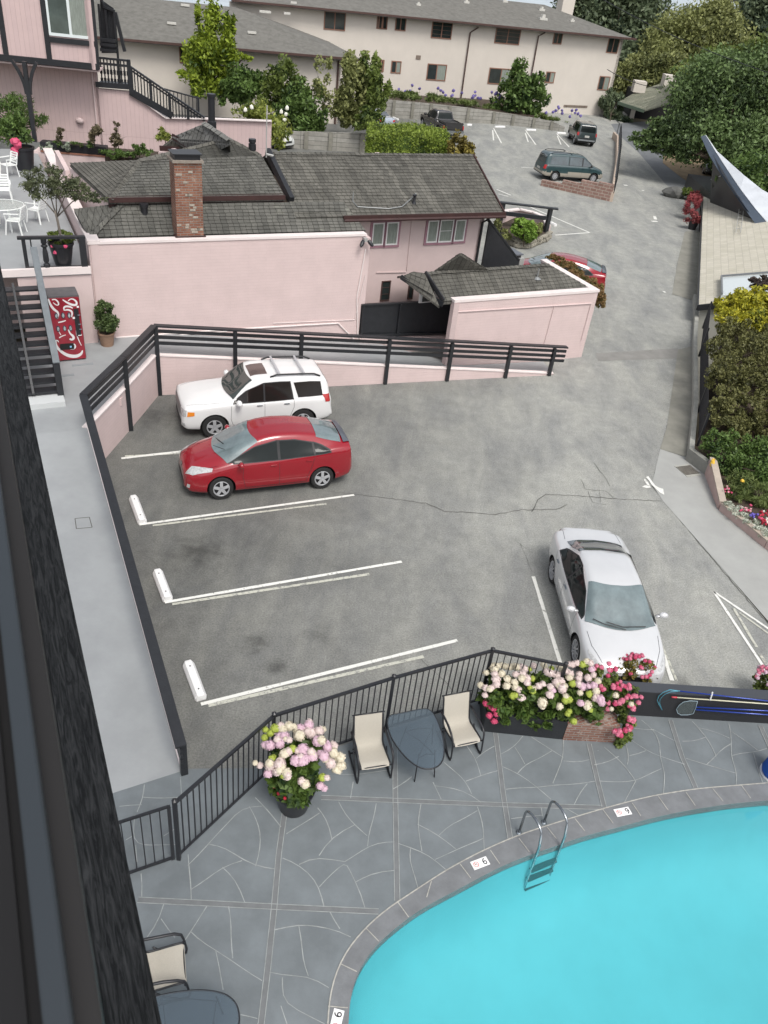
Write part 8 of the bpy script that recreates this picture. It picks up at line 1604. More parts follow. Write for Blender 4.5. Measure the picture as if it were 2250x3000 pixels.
tp.location = a; MB().obox(a-hn*.0, b-a, -hn*.5, ZX*.32).build('trough', BLACKM, tp); MB().obox(a+hn*.05-ZX*.07, b-a+hd_*.1, -hn*.6, ZX*.06).build('tile_edge', mat('terracotta_tile', (.26, .12, .08), .8), tp)
ledge = thing('ledge_wall', 'low pink ledge wall under the black trough planter', 'wall', a); mb = MB(); mb.obox(a-ZX*2.5+hn*.02-hd_*.3, b-a+hd_*.4, -hn*.9, ZX*2.43); mb.build('wall', PINKS, ledge)
struct('garden_ledge', MB().prism([(p.x, p.y) for p in [b+hn*.1, b+hd_*8+hn*.1, b+hd_*8-hn*1.6, b-hn*1.6-hd_*1, b-hd_*.1]], 1.5, 3.75), SOIL)
YA = (a.y+b.y)/2-.1
def plantY(label, u, v0, sp, n, size, lm, asp=.3, Y=None, name='plant'):
    Y = Y or YA; bl = []
    for (uu, vv, rx, ry) in sp: c_ = atY(cL, uu, vv, Y); k_ = (c_-CAMP).length/2333*(600/1659); bl.append((tuple(c_), (rx*k_, rx*k_*.8, ry*k_)))
    q = atY(cL, u, v0, Y); return shrub(label, (q.x, q.y, q.z), bl, n, size, lm, name=name, cat='plant', asp=asp, tr=.02)
SR_ = leafmat('dusty_reddish_leaf', (.07, .06, .04), (.14, .12, .07), (.20, .17, .10))
plantY('small reddish plant at the left of the black trough', 480, 1160, [(490, 1070, 34, 30), (475, 1120, 26, 30)], 420, .07, SR_)
plantY('feathery reddish plant at the right end of the black trough', 765, 1170, [(765, 1080, 62, 55), (790, 1060, 40, 40)], 800, .08, SR_)
plantY('tall reddish rose right of the black trough', 960, 1210, [(945, 1030, 30, 35), (985, 1130, 70, 45), (930, 1150, 40, 30)], 900, .08, SR_, Y=YA+.4)
plantY('white variegated plant in the black trough, left one', 390, 1190, [(390, 1190, 50, 34)], 700, .05, leafmat('variegated_leaf', (.06, .10, .05), (.25, .30, .2), (.5, .55, .45)), asp=.6)
plantY('white flowered plant in the middle of the black trough', 550, 1200, [(550, 1185, 40, 24)], 500, .05, MATS['variegated_leaf'], asp=.6)
plantY('row of low green plants along the back of the black trough', 650, 1180, [(640, 1170, 60, 16), (720, 1165, 50, 16), (460, 1165, 40, 20)], 900, .06, DG)
plantY('low green hedging in the bed right of the black trough', 930, 1260, [(900, 1245, 80, 28), (990, 1240, 70, 26), (1060, 1235, 40, 30)], 1800, .07, DG, Y=YA+.2)
plantY('dark bushy plant left of the little side roof', 1130, 1250, [(1130, 1200, 55, 45), (1190, 1235, 45, 25)], 1100, .07, DG, Y=YA+.3)
plantY('pale leaved upright plant against the stair wall', 1340, 1140, [(1340, 1080, 45, 45), (1330, 1110, 60, 20)], 260, .12, leafmat('pale_green_leaf', (.05, .08, .015), (.17, .22, .04), (.32, .36, .08)), Y=YA+1.0)
# ---------------------------------------------------------------- hydrangeas by the pool
def head_mesh(nm, r, seed):
    rr = np.random.RandomState(seed); n = 110; d = rr.normal(size=(n, 3)); d /= np.linalg.norm(d, axis=1)[:, None]; d[:, 2] = np.abs(d[:, 2])*.9+d[:, 2]*.25; P = d*r*(.85+.25*rr.rand(n, 1)); P[:, 2] *= .85
    a = np.cross(d, rr.normal(size=(n, 3))); a /= np.linalg.norm(a, axis=1)[:, None]; b = np.cross(d, a); b /= np.maximum(1e-6, np.linalg.norm(b, axis=1)[:, None]); s = r*.20
    q = np.stack([P-a*s, P-b*s, P+a*s, P+b*s], axis=1).reshape(-1, 3); mb = MB(); mb.blob((0, 0, 0), (r*.86, r*.86, r*.74), sub=2, jit=.06)
    mb.add([tuple(x) for x in q], [(4*i, 4*i+1, 4*i+2, 4*i+3) for i in range(n)]); me = bpy.data.meshes.new(nm); me.from_pydata(mb.v, [], mb.f); return me
def petal(nm, c1, c2): return mat(nm, c1, .65, var=.5, vscale=28, col2=c2, bump=.3, bscale=60)
HC = {'cream': petal('cream_hydrangea', (.78, .73, .60), (.60, .53, .38)), 'blush': petal('blush_hydrangea', (.78, .68, .64), (.62, .48, .46)), 'pink': petal('pink_hydrangea', (.76, .57, .64), (.56, .36, .46)), 'lime': petal('lime_hydrangea', (.48, .55, .10), (.28, .36, .05)), 'rose': petal('rose_geranium', (.66, .10, .20), (.42, .03, .10)), 'salmon': petal('pink_geranium', (.74, .27, .36), (.55, .10, .20))}
HM = {}
for kx, mx_ in HC.items():
    HM[kx] = []
    for i in range(2): me = head_mesh('flower_head', 1.0, 10+i); me.materials.append(mx_); HM[kx].append(me)
def heads(par, lst, rng, up=.0):
    for (p, r, col) in lst:
        o = bpy.data.objects.new('flower_head', rng.choice(HM[col])); C.objects.link(o); o.parent = par; o.location = V3(p)-par.location; o.scale = (r,)*3; o.rotation_euler = (rng.uniform(-.5, .2), rng.uniform(-.4, .4), rng.uniform(0, 6))
def onball(c, R_, y_dir, rng): pass
hp0 = W(*cr(250, 1850, 1125)(895, 778), DZ)
HP = leafy_pot('hydrangea_pot', 'big potted hydrangea with pink and cream flower heads at the bend of the pool fence', 'potted plant', hp0+Vector((0, .12, 0)), .33, .50, BLACKM, [((hp0.x, hp0.y+.15, .95), (.52, .46, .40)), ((hp0.x+.05, hp0.y, .72), (.42, .36, .26)), ((hp0.x-.1, hp0.y+.2, 1.2), (.46, .40, .22))], 2900, .085, HY, asp=.6)
g10 = cr(250, 1850, 1125); rgh = random.Random(9)
def shell_pt(u, v, f, C0, rad_):              # first meeting of a sight line with the plant's rounded mass
    r = ray(*f(u, v)); r.normalize(); best = None
    for (c, rr) in zip(C0, rad_):
        c = V3(c); m_ = Vector((1/rr[0], 1/rr[1], 1/rr[2])); o = Vector(((CAMP.x-c.x)*m_.x, (CAMP.y-c.y)*m_.y, (CAMP.z-c.z)*m_.z)); d = Vector((r.x*m_.x, r.y*m_.y, r.z*m_.z))
        A, B, D = d.dot(d), 2*o.dot(d), o.dot(o)-1; q = B*B-4*A*D
        if q > 0: t = (-B-math.sqrt(q))/(2*A); best = t if best is None or t < best else best
        else: t2 = -B/(2*A); best = t2 if best is None else best
    return CAMP+r*best
Cs, Rs = [(hp0.x, hp0.y+.15, 1.05), (hp0.x+.02, hp0.y+.05, .8)], [(.66, .55, .50), (.6, .5, .4)]
lst = []
for (u, v, c, s_) in [(820, 420, 'lime', 30), (800, 440, 'lime', 24), (850, 425, 'cream', 32), (880, 410, 'cream', 30), (930, 420, 'pink', 30), (965, 405, 'pink', 30), (925, 450, 'cream', 36), (975, 440, 'blush', 36), (1010, 430, 'blush', 30), (1005, 475, 'pink', 36), (860, 455, 'pink', 32), (840, 485, 'pink', 30), (800, 492, 'pink', 32), (780, 495, 'blush', 22), (775, 460, 'lime', 22), (940, 510, 'pink', 36), (965, 525, 'pink', 30), (895, 508, 'lime', 24), (860, 530, 'cream', 32), (910, 560, 'pink', 36), (945, 555, 'pink', 34), (980, 540, 'pink', 36), (1030, 540, 'pink', 34), (1045, 500, 'pink', 30), (1070, 525, 'cream', 34), (1100, 545, 'cream', 34), (1105, 580, 'cream', 32), (1060, 570, 'blush', 32), (1075, 495, 'blush', 24), (800, 580, 'blush', 34), (840, 575, 'blush', 36), (830, 605, 'blush', 30), (870, 610, 'cream', 30), (790, 615, 'pink', 28), (755, 580, 'blush', 22), (805, 550, 'lime', 22), (875, 630, 'blush', 24), (855, 625, 'lime', 18), (950, 660, 'cream', 30), (1025, 632, 'lime', 26), (1015, 668, 'pink', 26), (1090, 600, 'cream', 28), (915, 430, 'cream', 26), (880, 470, 'blush', 22)]:
    p = shell_pt(u, v, g10, Cs, Rs); k_ = (p-CAMP).length/2333*(1125/1659)/1.05; lst.append((p, s_*k_*.74, c))
for (p, q, c) in list(lst)[::1]:
    if len(lst) < 88: lst.append((p+Vector((rgh.uniform(-.09, .09), rgh.uniform(-.03, .06), rgh.uniform(-.09, .07))), q*.8, rgh.choice([c, 'cream', 'blush'])))
heads(HP, lst, rgh)
for (u, v) in [(815, 672), (862, 722), (835, 700)]: MB().blob(shell_pt(u, v, g10, [tuple(hp0+ZX*.5)], [(.4, .4, .45)]), .03, sub=1, jit=.3, rng=rgh).build('red_bloom', CRM, HP)
g11 = cr(1350, 1900, 600)
pA0, pA1, pA2 = W(1040, 1580, DZ), W(1214, 1598, DZ), W(1326, 1604, DZ)
pdv = (pA1-pA0).normalized(); pnv = Vector((-pdv.y, pdv.x, 0))
PB = thing('planter_box', 'long black planter box of cream hydrangeas beside the pool', 'planter', pA0)
MB().obox(pA0, pdv*(pA1-pA0).length, pnv*.85, ZX*.52).build('box', BLACK, PB, bevel=.01)
bl = [((pA0.x+pdv.x*s_+pnv.x*.42, pA0.y+pdv.y*s_+pnv.y*.42, z), (.42, .45, .36)) for s_, z in ((.2, .78), (.6, .82), (1.05, .82), (1.45, .80), (.4, .55), (.9, .55), (1.3, .55))]+[((pA0.x+pdv.x*s_+pnv.x*.08, pA0.y+pdv.y*s_+pnv.y*.08, .50), (.30, .20, .24)) for s_ in (.5, .9, 1.3)]
leaf_obj('foliage', leaf_arrays(bl, 6500, .065, asp=.6, shell=.6), HY, PB)
BP_ = thing('brick_planter', 'short planter of weathered red brick with hydrangeas and trailing pink geraniums', 'planter', pA1)
pd2 = (pA2-pA1).normalized(); pn2 = Vector((-pd2.y, pd2.x, 0)); MB().obox(pA1+pd2*.01-pn2*.0, pd2*(pA2-pA1).length, pn2*.85, ZX*.46).build('bricks', brickmat('worn_planter_brick', (.22, .10, .075), (.30, .17, .13), (.30, .27, .24), .20, .065, .010, bump=.8, var=.4, extra=((.40, .34, .30), 3.5, .52)), BP_, uv=True)
bl2 = [((pA1.x+pd2.x*s_+pn2.x*.42, pA1.y+pd2.y*s_+pn2.y*.42, z), (.40, .45, .36)) for s_, z in ((.1, .85), (.45, .85), (.2, .62), (.6, .6))]
leaf_obj('foliage', leaf_arrays(bl2, 2600, .065, asp=.6, shell=.6), HY, BP_)
bl3 = [((pA2.x+pd2.x*s_+pn2.x*q, pA2.y+pd2.y*s_+pn2.y*q, z), (.26, .26, .26)) for s_, q, z in ((-.35, .5, .95), (-.05, .35, .8), (.12, .2, .6), (.1, .1, .35), (.05, .05, .15), (-.5, .8, 1.0), (.15, .5, .75), (-.15, .7, .9))]
leaf_obj('geranium_foliage', leaf_arrays(bl3, 4200, .035, asp=.7, shell=.4), MG, BP_)
allc = [b[0] for b in bl+bl2]; allr = [tuple(x*1.08 for x in b[1]) for b in bl+bl2]; l1, l2 = [], []
rows = {145: range(235, 560, 26), 170: range(262, 540, 38), 200: range(200, 480, 44)}
raw = [(240, 145, 'cream', 22), (270, 140, 'cream', 24), (300, 142, 'cream', 24), (330, 138, 'cream', 24), (360, 148, 'cream', 26), (395, 150, 'cream', 26), (425, 145, 'cream', 26), (455, 150, 'cream', 26), (490, 152, 'blush', 26), (520, 165, 'blush', 26), (555, 170, 'lime', 20), (590, 140, 'blush', 24), (275, 175, 'cream', 30), (205, 200, 'cream', 24), (275, 212, 'blush', 28), (330, 205, 'cream', 28), (445, 212, 'blush', 26), (285, 255, 'blush', 34), (290, 290, 'blush', 28), (372, 305, 'cream', 30), (375, 250, 'cream', 30), (435, 275, 'cream', 28), (440, 315, 'cream', 26), (470, 335, 'blush', 24), (495, 245, 'cream', 30), (500, 210, 'blush', 30), (535, 280, 'blush', 28), (540, 240, 'blush', 26), (578, 245, 'lime', 22), (200, 320, 'blush', 26), (235, 330, 'cream', 28), (250, 320, 'blush', 24), (195, 380, 'blush', 24), (160, 300, 'cream', 26), (420, 385, 'lime', 26), (445, 380, 'lime', 24), (490, 400, 'blush', 32), (580, 350, 'lime', 24), (560, 320, 'lime', 20), (630, 305, 'blush', 26), (665, 290, 'blush', 24), (590, 325, 'cream', 20), (670, 135, 'cream', 24), (680, 155, 'cream', 24), (700, 190, 'blush', 28), (725, 200, 'blush', 28), (760, 210, 'blush', 30), (735, 165, 'lime', 22), (790, 215, 'blush', 26), (800, 145, 'cream', 28), (820, 170, 'cream', 24), (775, 275, 'blush', 32), (810, 265, 'blush', 30), (820, 325, 'blush', 34), (790, 300, 'cream', 26), (845, 305, 'cream', 22), (725, 315, 'blush', 28), (720, 375, 'blush', 32), (745, 340, 'pink', 24), (660, 440, 'cream', 38), (660, 475, 'cream', 22), (800, 470, 'cream', 26), (850, 390, 'cream', 24), (845, 420, 'lime', 26), (880, 415, 'lime', 24), (865, 530, 'lime', 22), (880, 510, 'lime', 20), (855, 185, 'blush', 26), (885, 205, 'blush', 28), (880, 240, 'cream', 28)]
raw2 = [(905, 130, 'blush', 24), (940, 120, 'blush', 24), (985, 130, 'lime', 26), (1020, 105, 'cream', 24), (960, 210, 'blush', 24), (955, 245, 'blush', 26), (1030, 240, 'blush', 28), (905, 285, 'lime', 26), (955, 290, 'blush', 28), (985, 310, 'pink', 28), (1035, 305, 'pink', 26), (1080, 300, 'pink', 28), (1095, 345, 'cream', 28), (1040, 370, 'lime', 26), (965, 360, 'cream', 22), (1095, 400, 'blush', 30), (1130, 415, 'pink', 34), (1140, 440, 'pink', 26), (1025, 470, 'cream', 36), (1030, 450, 'cream', 26), (970, 445, 'pink', 28), (1050, 500, 'lime', 20), (1110, 265, 'cream', 24), (1255, 380, 'cream', 22), (915, 590, 'lime', 24), (1220, 490, 'cream', 16), (1380, 450, 'cream', 18), (1050, 120, 'blush', 26), (1060, 170, 'pink', 24), (1075, 215, 'blush', 22), (880, 130, 'blush', 22)]
def conv(raw_, Cc, Rr):
    o = []
    for (u, v, c, s_) in raw_: p = shell_pt(u, v, g11, Cc, Rr); k_ = (p-CAMP).length/2333*(600/1659)/1.05; o.append((p, s_*k_*1.2, c))
    return o
heads(PB, conv(raw, allc, allr), rgh); heads(BP_, conv(raw2, allc+[b[0] for b in bl3], allr+[b[1] for b in bl3]), rgh)
ger = []
for _ in range(64):
    u, v = rgh.choice([(1120, 150), (1180, 200), (1090, 190), (1230, 170), (1170, 130), (1300, 320), (1340, 300), (1330, 440), (1350, 420), (1200, 430), (1180, 460), (1380, 350), (1400, 480), (1420, 380), (1450, 420), (1280, 680), (1340, 660), (1380, 610), (1390, 560), (1270, 650), (1300, 280), (1220, 300), (1150, 330), (1280, 450), (1130, 320), (1360, 390)])
    ger.append((u+rgh.uniform(-34, 34), v+rgh.uniform(-30, 30), rgh.choice(['rose', 'salmon', 'salmon']), rgh.uniform(13, 21)))
heads(BP_, conv(ger, [b[0] for b in bl3], [tuple(x*1.1 for x in b[1]) for b in bl3]), rgh)
heads(PB, conv([(205, 445, 'rose', 26), (255, 480, 'rose', 32), (230, 545, 'rose', 24), (290, 530, 'rose', 28), (270, 590, 'rose', 26)], [(pA0.x-.02, pA0.y+.0, .42)], [(.2, .15, .3)]), rgh)
gbk = thing('geranium_pot', 'round clump of pink geraniums just behind the black pool wall', 'potted plant', W(1375, 1470, 0)); c_ = W(1372, 1450, .55); leaf_obj('foliage', leaf_arrays([(tuple(c_), (.42, .36, .34))], 2600, .035, asp=.7, shell=.6), leafmat('bronze_geranium_leaf', (.05, .07, .015), (.14, .17, .03), (.26, .20, .05)), gbk); MB().lathe(Vector((c_.x, c_.y, 0)), [(.22, 0), (.3, .35), (.3, .38)], n=16).build('pot', BLACKM, gbk)
gl2 = [(rgh.uniform(1310, 1540), 0, 'salmon', rgh.uniform(13, 20)) for _ in range(24)]; heads(gbk, [(c_+Vector((math.cos(a)*.40*q, math.sin(a)*.34*q, .36*math.sqrt(max(0, 1-q*q)))), .045, rgh.choice(['salmon', 'rose'])) for a, q in [(rgh.uniform(0, 6.28), rgh.uniform(.1, 1)) for _ in range(26)]], rgh)
pk_ = thing('geranium_pot', 'pale pink flowering clump behind the black pool wall at the right edge', 'potted plant', W(1650, 1480, 0)); c_ = W(1655, 1470, .5); leaf_obj('foliage', leaf_arrays([(tuple(c_), (.34, .3, .28))], 1400, .035, asp=.7), MG, pk_); heads(pk_, [(c_+Vector((math.cos(a)*.32*q, math.sin(a)*.28*q, .30*math.sqrt(max(0, 1-q*q)))), .045, rgh.choice(['pink', 'salmon'])) for a, q in [(rgh.uniform(0, 6.28), rgh.uniform(.1, 1)) for _ in range(34)]], rgh)
# ================================================================ POOLSIDE FURNITURE, POOL FENCE, LADDER, TOOLS
SL = mat('beige_sling_mesh', (.45, .42, .36), .8, var=.10, vscale=60, bump=.3, bscale=300)
def sling_chair():
    t = thing('patio_chair', 'x', 'chair'); prof = [(.30, .36), (.27, .395), (.15, .385), (-.05, .35), (-.18, .335), (-.25, .37), (-.30, .50), (-.36, .70), (-.41, .88), (-.44, .93)]; w2 = .25
    mb = MB(); P = []
    for x in (-w2, -w2*.5, 0, w2*.5, w2): P.append([Vector((x, y, z-.02*(1-(x/w2)**2))) for y, z in prof])
    mb.grid(P); mb.grid([[q-Vector((0, 0, .008)) for q in r_] for r_ in P]); mb.build('sling', SL, t, smooth='all', local=True)
    for s_ in (-1, 1):
        x = s_*(w2+.02); MB().tube([(x, y, z) for y, z in prof], .014, n=8).build('side_rail', BLACKM, t, smooth='all', local=True)
        x2 = s_*(w2+.055)
        MB().tube([(x2, -.34, .60), (x2, -.2, .615), (x2, .0, .61), (x2+s_*.01, .18, .585), (x2+s_*.01, .27, .52), (x2, .30, .40), (x2, .33, .14), (x2, .32, .03), (x2, .22, .018), (x2, -.25, .018), (x2, -.36, .05)], [.022, .022, .022, .022, .02, .018, .017, .017, .017, .017, .017], n=8).build('arm_frame', BLACKM, t, smooth='all', local=True)
        MB().tube([(x2, .20, .03), (x2, .0, .20), (x2, -.12, .36)], .014, n=8).build('leg', BLACKM, t, smooth='all', local=True)
    for y, z in ((.28, .36), (-.2, .29), (-.435, .925), (-.33, .018)): MB().tube([(-w2-.05, y, z), (w2+.05, y, z)], .013, n=8).build('cross_bar', BLACKM, t, smooth='all', local=True)
    return t
CH = sling_chair(); first = True
g12 = cr(1000, 2050, 450)
def place_chair(seatpt, frontpt, label):
    global first
    o = CH if first else copy_tree(CH); first = False; a, b = W(*seatpt, .36), W(*frontpt, .36); d = (b-a).normalized(); o.location = (a.x, a.y, DZ); o.rotation_euler = (0, 0, math.atan2(d.y, d.x)-math.pi/2); o['label'] = label; o['group'] = 'beige sling chairs by the pool'; return o
place_chair(g12(325, 590), g12(365, 725), 'beige sling chair left of the glass table by the pool fence')
place_chair(g12(1295, 350), g12(1365, 490), 'beige sling chair between the glass table and the black planter')
gA3 = gA; place_chair(gA(235, 1175), gA(420, 1135), 'beige sling chair at the bottom left, partly behind the dark balcony rail').location.z = DZ
TG = bpy.data.materials.new('smoked_table_glass'); TG.use_nodes = True; n = TG.node_tree.nodes; l = TG.node_tree.links; bb = n['Principled BSDF']; bb.inputs['Base Color'].default_value = (.13, .16, .185, 1); bb.inputs['Roughness'].default_value = .12
tb = n.new('ShaderNodeBsdfTransparent'); tb.inputs[0].default_value = (.72, .80, .86, 1); mx = n.new('ShaderNodeMixShader'); mx.inputs[0].default_value = .42; l.new(tb.outputs[0], mx.inputs[1]); l.new(bb.outputs[0], mx.inputs[2]); l.new(mx.outputs[0], n['Material Output'].inputs[0])
def glass_table(label, outline, f, z, legs):
    P = [W(*f(*p), z) for p in outline]
    for _ in range(2):
        Q = []
        for i, a in enumerate(P): b = P[(i+1) % len(P)]; Q += [a.lerp(b, .25), a.lerp(b, .75)]
        P = Q
    c = sum(P, Vector())/len(P); t = thing('glass_table', label, 'table', (c.x, c.y, DZ)); MB().prism([(p.x, p.y) for p in P], z-.01, z).build('glass_top', TG, t)
    MB().tube([p-ZX*.012 for p in P]+[P[0]-ZX*.012], .014, n=6).build('rim', BLACKM, t, smooth='all')
    cc_ = c; lf = []
    for (px, py) in legs: q = W(*f(px, py), DZ); tp_ = cc_.lerp(Vector((q.x, q.y, cc_.z)), .78); tp_.z = z-.02; lf.append(tp_); MB().tube([tp_, (tp_+q)/2, q], .011, n=6).build('leg', BLACKM, t, smooth='all')
    for i in range(len(lf)): a, b = lf[i]-ZX*.12, lf[(i+1) % len(lf)]-ZX*.12; MB().tube([a, (a+b)/2+ZX*.06, b], .007, n=6).build('brace', BLACKM, t)
    return t
glass_table('tapered smoked glass table with a black rim between the two sling chairs by the fence', [(485, 170), (640, 145), (880, 90), (970, 105), (1050, 240), (1110, 450), (1110, 640), (1030, 735), (900, 750), (770, 690), (640, 560), (520, 380)], g12, .70, [(790, 885), (1005, 835), (620, 520), (980, 480)])
gt0 = [(120, 1345), (230, 1315), (330, 1297), (450, 1288), (560, 1305), (620, 1345), (645, 1400), (648, 1480), (600, 1570), (460, 1640), (280, 1660), (150, 1600), (90, 1480)]
glass_table('round smoked glass table at the bottom left edge beside the balcony rail', gt0, gA, .70, [(200, 1420), (560, 1420), (540, 1590), (220, 1600)])
# pool fence
PF_ = thing('pool_fence', 'black metal picket fence bending along the deck between the lot and the pool', 'fence', W(388, 1854, DZ)); FH = 1.46
fpts = [W(*cr(250, 1850, 1125)(405, 983), DZ), None, Vector((.54, 10.02, DZ)), Vector((2.36, 11.02, DZ))]
c_ = W(592, 1546, DZ+FH); fpts[1] = Vector((c_.x, c_.y, DZ)); e_ = W(1222, 1437, DZ+FH); fpts.append(Vector((e_.x, e_.y, DZ)))
for k, (a, b) in enumerate(zip(fpts[:-1], fpts[1:])):
    d = (b-a); L_ = d.length; n_ = int(L_/.118); MB().beam(a+ZX*FH, b+ZX*FH, .05, .045).build('top_rail', BLACKM, PF_); MB().beam(a+ZX*.12, b+ZX*.12, .035, .035).build('bottom_rail', BLACKM, PF_)
    for i in range(1, n_): p = a.lerp(b, i/n_); MB().beam(p+ZX*(FH-.02), p+ZX*.10, .017, .017, up=d.normalized()).build('picket', BLACKM, PF_)
for p in fpts: MB().box((p.x, p.y, FH/2+.03), (.06, .06, FH+.06)).build('post', BLACKM, PF_); 
for p in fpts: MB().lathe((p.x, p.y, DZ+FH+.04), [(.04, 0), (.045, .02), (.0, .05)], n=8).build('post_cap', BLACKM, PF_)
for p in fpts[:1]: MB().box((p.x-.02, p.y+.05, 1.1), (.05, .08, .14)).build('latch', BLACKM, PF_)
GT = thing('pool_gate', 'black metal picket gate beside the dark balcony rail', 'gate', W(374, 1856, DZ)); a = W(*gA(290, 585), DZ); b = W(*gA(75, 660), DZ); b = a+(b-a)*1.35; hG = 1.38
MB().beam(a+ZX*hG, b+ZX*hG, .035, .04).build('top_rail', BLACKM, GT); MB().beam(a+ZX*.05, b+ZX*.05, .035, .04).build('bottom_rail', BLACKM, GT)
for p in (a, b): MB().beam(p+ZX*hG, p+ZX*.02, .05, .05, up=(b-a).normalized()).build('stile', BLACKM, GT)
n_ = int((b-a).length/.125)
for i in range(1, n_): p = a.lerp(b, i/n_); MB().beam(p+ZX*(hG-.02), p+ZX*.04, .017, .017, up=(b-a).normalized()).build('picket', BLACKM, GT)
# black wall with the pool tools
pw0, pw1 = W(1300, 1540, DZ), W(1659, 1563, DZ); wd3 = (pw1-W(1380, 1546, DZ)).normalized(); pw0 = W(1380, 1546, DZ)-wd3*1.0; wn3 = Vector((wd3.y, -wd3.x, 0)); hW = ZA(W(1659, 1563, 0), 1659, 1499)
PWA = thing('black_wall', 'low black painted wall carrying the pool cleaning tools', 'wall', pw0); MB().obox(pw0, wd3*6.5, -wn3*.24, ZX*hW).build('wall', mat('black_render', (.018, .019, .022), .6, bump=.15, bscale=40), PWA)
MB().obox(pw0+wn3*.006+ZX*(hW+.001), wd3*6.5, -wn3*.25, ZX*.02).build('cap', mat('dark_slate_cap', (.05, .055, .065), .5), PWA)
gW = cr(1850, 1950, 400)
def onp3(u, v, k=.04): return WP(*gW(u, v), (pw0.x, pw0.y), (wn3.x, wn3.y))+wn3*k
BLU = mat('blue_pole', (.01, .04, .28), .25, metal=.3, coat=.5); CY = mat('cyan_pole', (.10, .35, .45), .3, metal=.3)
hk = thing('shepherd_hook', 'blue life hook with a curved end hanging on the black wall, topmost tool', 'pool hook', onp3(580, 295)); MB().tube([onp3(580, 292), onp3(1659, 412), onp3(2600, 520)], .014, n=8).build('pole', BLU, hk, smooth='all')
MB().tube([onp3(650, 300), onp3(560, 288), onp3(460, 275), onp3(380, 305), onp3(325, 350), onp3(305, 400), onp3(325, 450), onp3(365, 520)], .008, n=6).build('hook_loop', CY, hk, smooth='all'); MB().tube([onp3(560, 295), onp3(470, 300), onp3(390, 335), onp3(340, 390), onp3(335, 440), onp3(365, 515)], .006, n=6).build('hook_loop', CY, hk, smooth='all')
pl = thing('pool_pole', 'pale telescopic pole with a red grip on the black wall', 'pole', onp3(500, 365)); MB().tube([onp3(540, 368), onp3(1659, 448), onp3(2600, 512)], .013, n=8).build('pole', mat('pale_pole', (.62, .60, .45), .4), pl, smooth='all'); MB().tube([onp3(480, 363), onp3(545, 368)], .018, n=8).build('grip', mat('red_grip', (.5, .06, .08), .5), pl, smooth='all')
MB().beam(onp3(975, 300, .05), onp3(945, 395, .05), .02, .02).build('bracket', WHITE, pl)
nt2 = thing('pool_net', 'pool skimmer net with blue twin handle on the black wall, lowest tool', 'pool net', onp3(770, 480)); ring_ = [(790, 405), (700, 400), (620, 415), (565, 455), (535, 505), (550, 550), (590, 572), (680, 570), (740, 555), (770, 480)]
MB().tube([onp3(*p, .06) for p in ring_]+[onp3(790, 405, .06)], .007, n=6).build('frame', mat('net_frame', (.25, .33, .38), .4), nt2, smooth='all')
ntm = mat('net_mesh', (.12, .15, .15), .7, alpha=.45); MB().poly([onp3(*p, .045) for p in ring_]).build('net', ntm, nt2)
MB().tube([onp3(770, 480, .05), onp3(1659, 527, .05), onp3(2600, 580)], .016, n=8).build('pole', BLU, nt2, smooth='all'); MB().tube([onp3(770, 512, .05), onp3(1659, 575, .05), onp3(2600, 640)], .016, n=8).build('pole', BLU, nt2, smooth='all')
# blue folded umbrella at the right edge
ub = thing('folded_umbrella', 'edge of a bright blue folded pool umbrella at the right side of the deck', 'umbrella', W(1668, 1668, DZ)); MB().lathe(W(1672, 1672, DZ+.02), [(.22, 0), (.26, .1), (.2, .55), (.12, .9), (.03, 1.1)], n=14).build('canopy', mat('bright_blue_fabric', (.01, .10, .48), .7, var=.25, vscale=6), ub, smooth='all'); MB().lathe(W(1672, 1672, DZ), [(.27, 0), (.27, .03)], n=20).build('base', WHITE, ub)
# ladder
LD = thing('pool_ladder', 'chrome pool ladder with three treads going down into the water', 'ladder', W(1140, 1812, DZ)); la, lb = W(*gB(558, 662), DZ), W(*gB(668, 618), DZ); wa = W(*gB(612, 745), WZ+.12); ld = (wa-W(*gB(590, 690), DZ)); inn = Vector(((wa-la).x, (wa-la).y, 0)); inn = Vector((.60, -.62, 0)).normalized(); across = (lb-la); across.z = 0; inn = Vector((across.y, -across.x, 0)).normalized()
def rail(p):
    L_ = [p, p+ZX*.45]
    for k in range(9): a = math.pi*k/8; L_.append(p+inn*(.23-.23*math.cos(a))+ZX*(.56+.16*math.sin(a)))
    e = p+inn*.50; L_ += [e+ZX*.3, e-ZX*.1, e-ZX*.5, e-ZX*1.05, e-ZX*1.13-inn*.06, e-ZX*1.14-inn*.2]; return L_
for p in (la, lb): MB().tube(rail(p), .022, n=10).build('handrail', CHROME, LD, smooth='all'); MB().lathe(p, [(.055, 0), (.05, .012), (.03, .03)], n=14).build('anchor_plate', CHROME, LD, smooth=True)
for dz in (.38, .66, .94): e0, e1 = la+inn*.50-ZX*dz, lb+inn*.50-ZX*dz; MB().beam(e0, e1, .09, .03, up=ZX).build('tread', mat('dark_tread', (.008, .015, .018), .5), LD)
dr = thing('pool_drain', 'small round fitting on the pool floor', 'drain', W(1411, 2105, DEP)); MB().lathe(W(1411, 2105, DEP+.002), [(.10, 0), (.09, .02)], n=18).build('cover', mat('fitting_teal', (.10, .42, .48), .6), dr)
